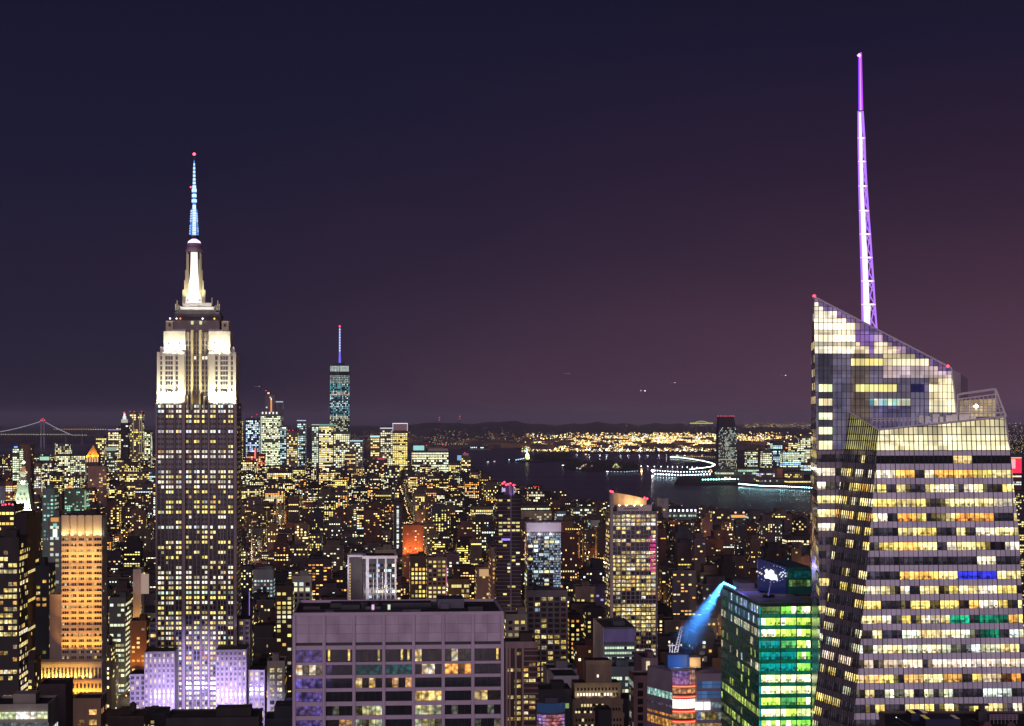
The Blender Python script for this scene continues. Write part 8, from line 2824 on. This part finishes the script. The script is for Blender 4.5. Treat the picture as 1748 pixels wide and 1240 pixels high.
        if vis.get(i, 0) or y < 6000:
            n = len(stuff_w.v)
            stuff_w.v.extend((cxw + X_ * ca - Y_ * sa, cyw + X_ * sa + Y_ * ca, Z_) for X_, Y_, Z_ in wb_mb.v)
            stuff_w.f.extend(tuple(n + q for q in f_) for f_ in wb_mb.f); stuff_w.m.extend(wb_mb.m); stuff_w.g.extend(wb_mb.g); stuff_w.t.extend(wb_mb.t)

mass = stuff_b.build('distant_buildings', [M_FAC, M_ROOF]); mass['kind'] = 'stuff'
tag(mass, 'mass of small dark city blocks too many to count between the towers', 'buildings')
mw = stuff_w.build('distant_lit_windows', M_WIN, mass, 'stuff')

# labels: each says what it looks like and where it stands; ordinals only where nothing else differs
def where(u, v):
    best = min(LAND, key=lambda q: abs(q[0] - u))
    side = 'left of' if u < best[0] - 14 else ('right of' if u > best[0] + 14 else 'near')
    dist = 'far behind' if v < 850 else ('midway behind' if v < 930 else ('behind' if v < 1060 else 'low near'))
    return dist, side, best[1]


groups = {}
for it in info:
    o, um, vt, wn_, pn, shp, lit, w_, h = it
    size = 'tall' if h > 70 else ('mid-rise' if h > 32 else 'low')
    amount = 'many' if lit > .3 else ('scattered' if lit > .15 else 'few')
    dist, side, lm = where(um, vt)
    key = (size, wn_, shp, amount, pn, dist, side, lm)
    groups.setdefault(key, []).append(it)
ORD = ['leftmost', 'second', 'third', 'fourth', 'fifth', 'sixth', 'seventh', 'eighth', 'ninth', 'tenth']
DIST = {'far behind': 'far off', 'midway behind': 'midway back', 'behind': 'nearer', 'low near': 'closest'}
for key, its in groups.items():
    size, wn_, shp, amount, pn, dist, side, lm = key
    its.sort(key=lambda q: q[1])
    for n_, it in enumerate(its):
        lb = f"{size} {wn_} {shp} block, {amount} {pn} windows, {DIST[dist]}, {side} the {lm}"
        if len(its) > 1:
            lb = ORD[min(n_, 9)] + ' ' + lb
        tag(it[0], lb, 'building', 'ordinary city blocks between the towers')
print('city objects', len(info), 'windows', len(stuff_w.f))

# ------------------------------------------------------------------ street lamps down the avenues, lit canyons
lm_ = MB()
rs = random.Random(3)
nl = 0
for a in range(-14, 22):
    for j in range(0, 130):
        y = 1300 + j * 42
        x = -math.tan(A0) * y + a * 270 + 60
        u = CU + x / y * F
        if not (-60 < u < 1800) or HZ + EYE / y * F < shore_v(u) + 4: continue
        for dx in (-11, 11):
            if rs.random() < .4: continue
            k = y / F
            lm_.octa((x + dx + rs.uniform(-3, 3), y + rs.uniform(-18, 18), 9), .42 * k + .5, g=sc((1, .50, .13) if rs.random() < .7 else (1, .9, .7), rs.uniform(1.5, 4)))
o = lm_.build('avenue_lamps', M_LAMP); o['kind'] = 'stuff'; tag(o, 'endless rows of amber street lamps and car lights down the avenues', 'street lamps')
# the lamp light itself, one lamp per stretch of avenue
for a in range(-6, 8):
    for j in range(14):
        y = 1400 + j * 230
        x = -math.tan(A0) * y + a * 270 + 60
        u = CU + x / y * F
        if not (-40 < u < 1790) or HZ + EYE / y * F < shore_v(u) + 4: continue
        ld = bpy.data.lights.new('street_light', 'POINT'); ld.energy = 110000 * rs.choice((.4, 1, 1.8)); ld.color = (1, .42, .13) if rs.random() < .8 else (1, .75, .5); ld.shadow_soft_size = 2
        lo_ = bpy.data.objects.new('street_light', ld); SC.collection.objects.link(lo_); lo_.location = (x, y, 14)
# roof lamps sprinkled on the city roofs
rl_ = MB()
for c in CITY:
    x, y, w_, d_, h, u, uR, vt, vg = c
    for _r in range(2 if rs.random() < .5 and vt < 1000 else (1 if rs.random() < .4 else 0)):
        k = y / F
        rl_.octa((x + w_ * rs.random(), y - .8 + rs.random() * d_ * .6, 2 + h + rs.uniform(-4, 2)), .5 * k * rs.uniform(.7, 1.4), g=sc(pick(MIX, rs), rs.choice((.8, 1.6, 3, 5))))
o = rl_.build('roof_and_wall_lamps', M_LAMP); o['kind'] = 'stuff'; tag(o, 'countless tiny lamps on roofs and walls all over the city', 'lamps')
print('done')
# ------------------------------------------------------------------ the night air over the city
hm_ = bpy.data.materials.new('night_haze'); hm_.use_nodes = True
nt = hm_.node_tree; nt.nodes.clear()
vs = nt.nodes.new('ShaderNodeVolumePrincipled'); o_ = nt.nodes.new('ShaderNodeOutputMaterial')
vs.inputs['Color'].default_value = (.74, .74, .98, 1); vs.inputs['Density'].default_value = 1.6e-5; vs.inputs['Anisotropy'].default_value = 0
nt.links.new(vs.outputs[0], o_.inputs['Volume'])
mb = MB(); mb.box(-45000, 65000, -3500, 75000, -4, 470, bottom=True)
hz = mb.build('haze', hm_); hz['kind'] = 'stuff'
tag(hz, 'thin violet night haze over the city and the harbour', 'haze')
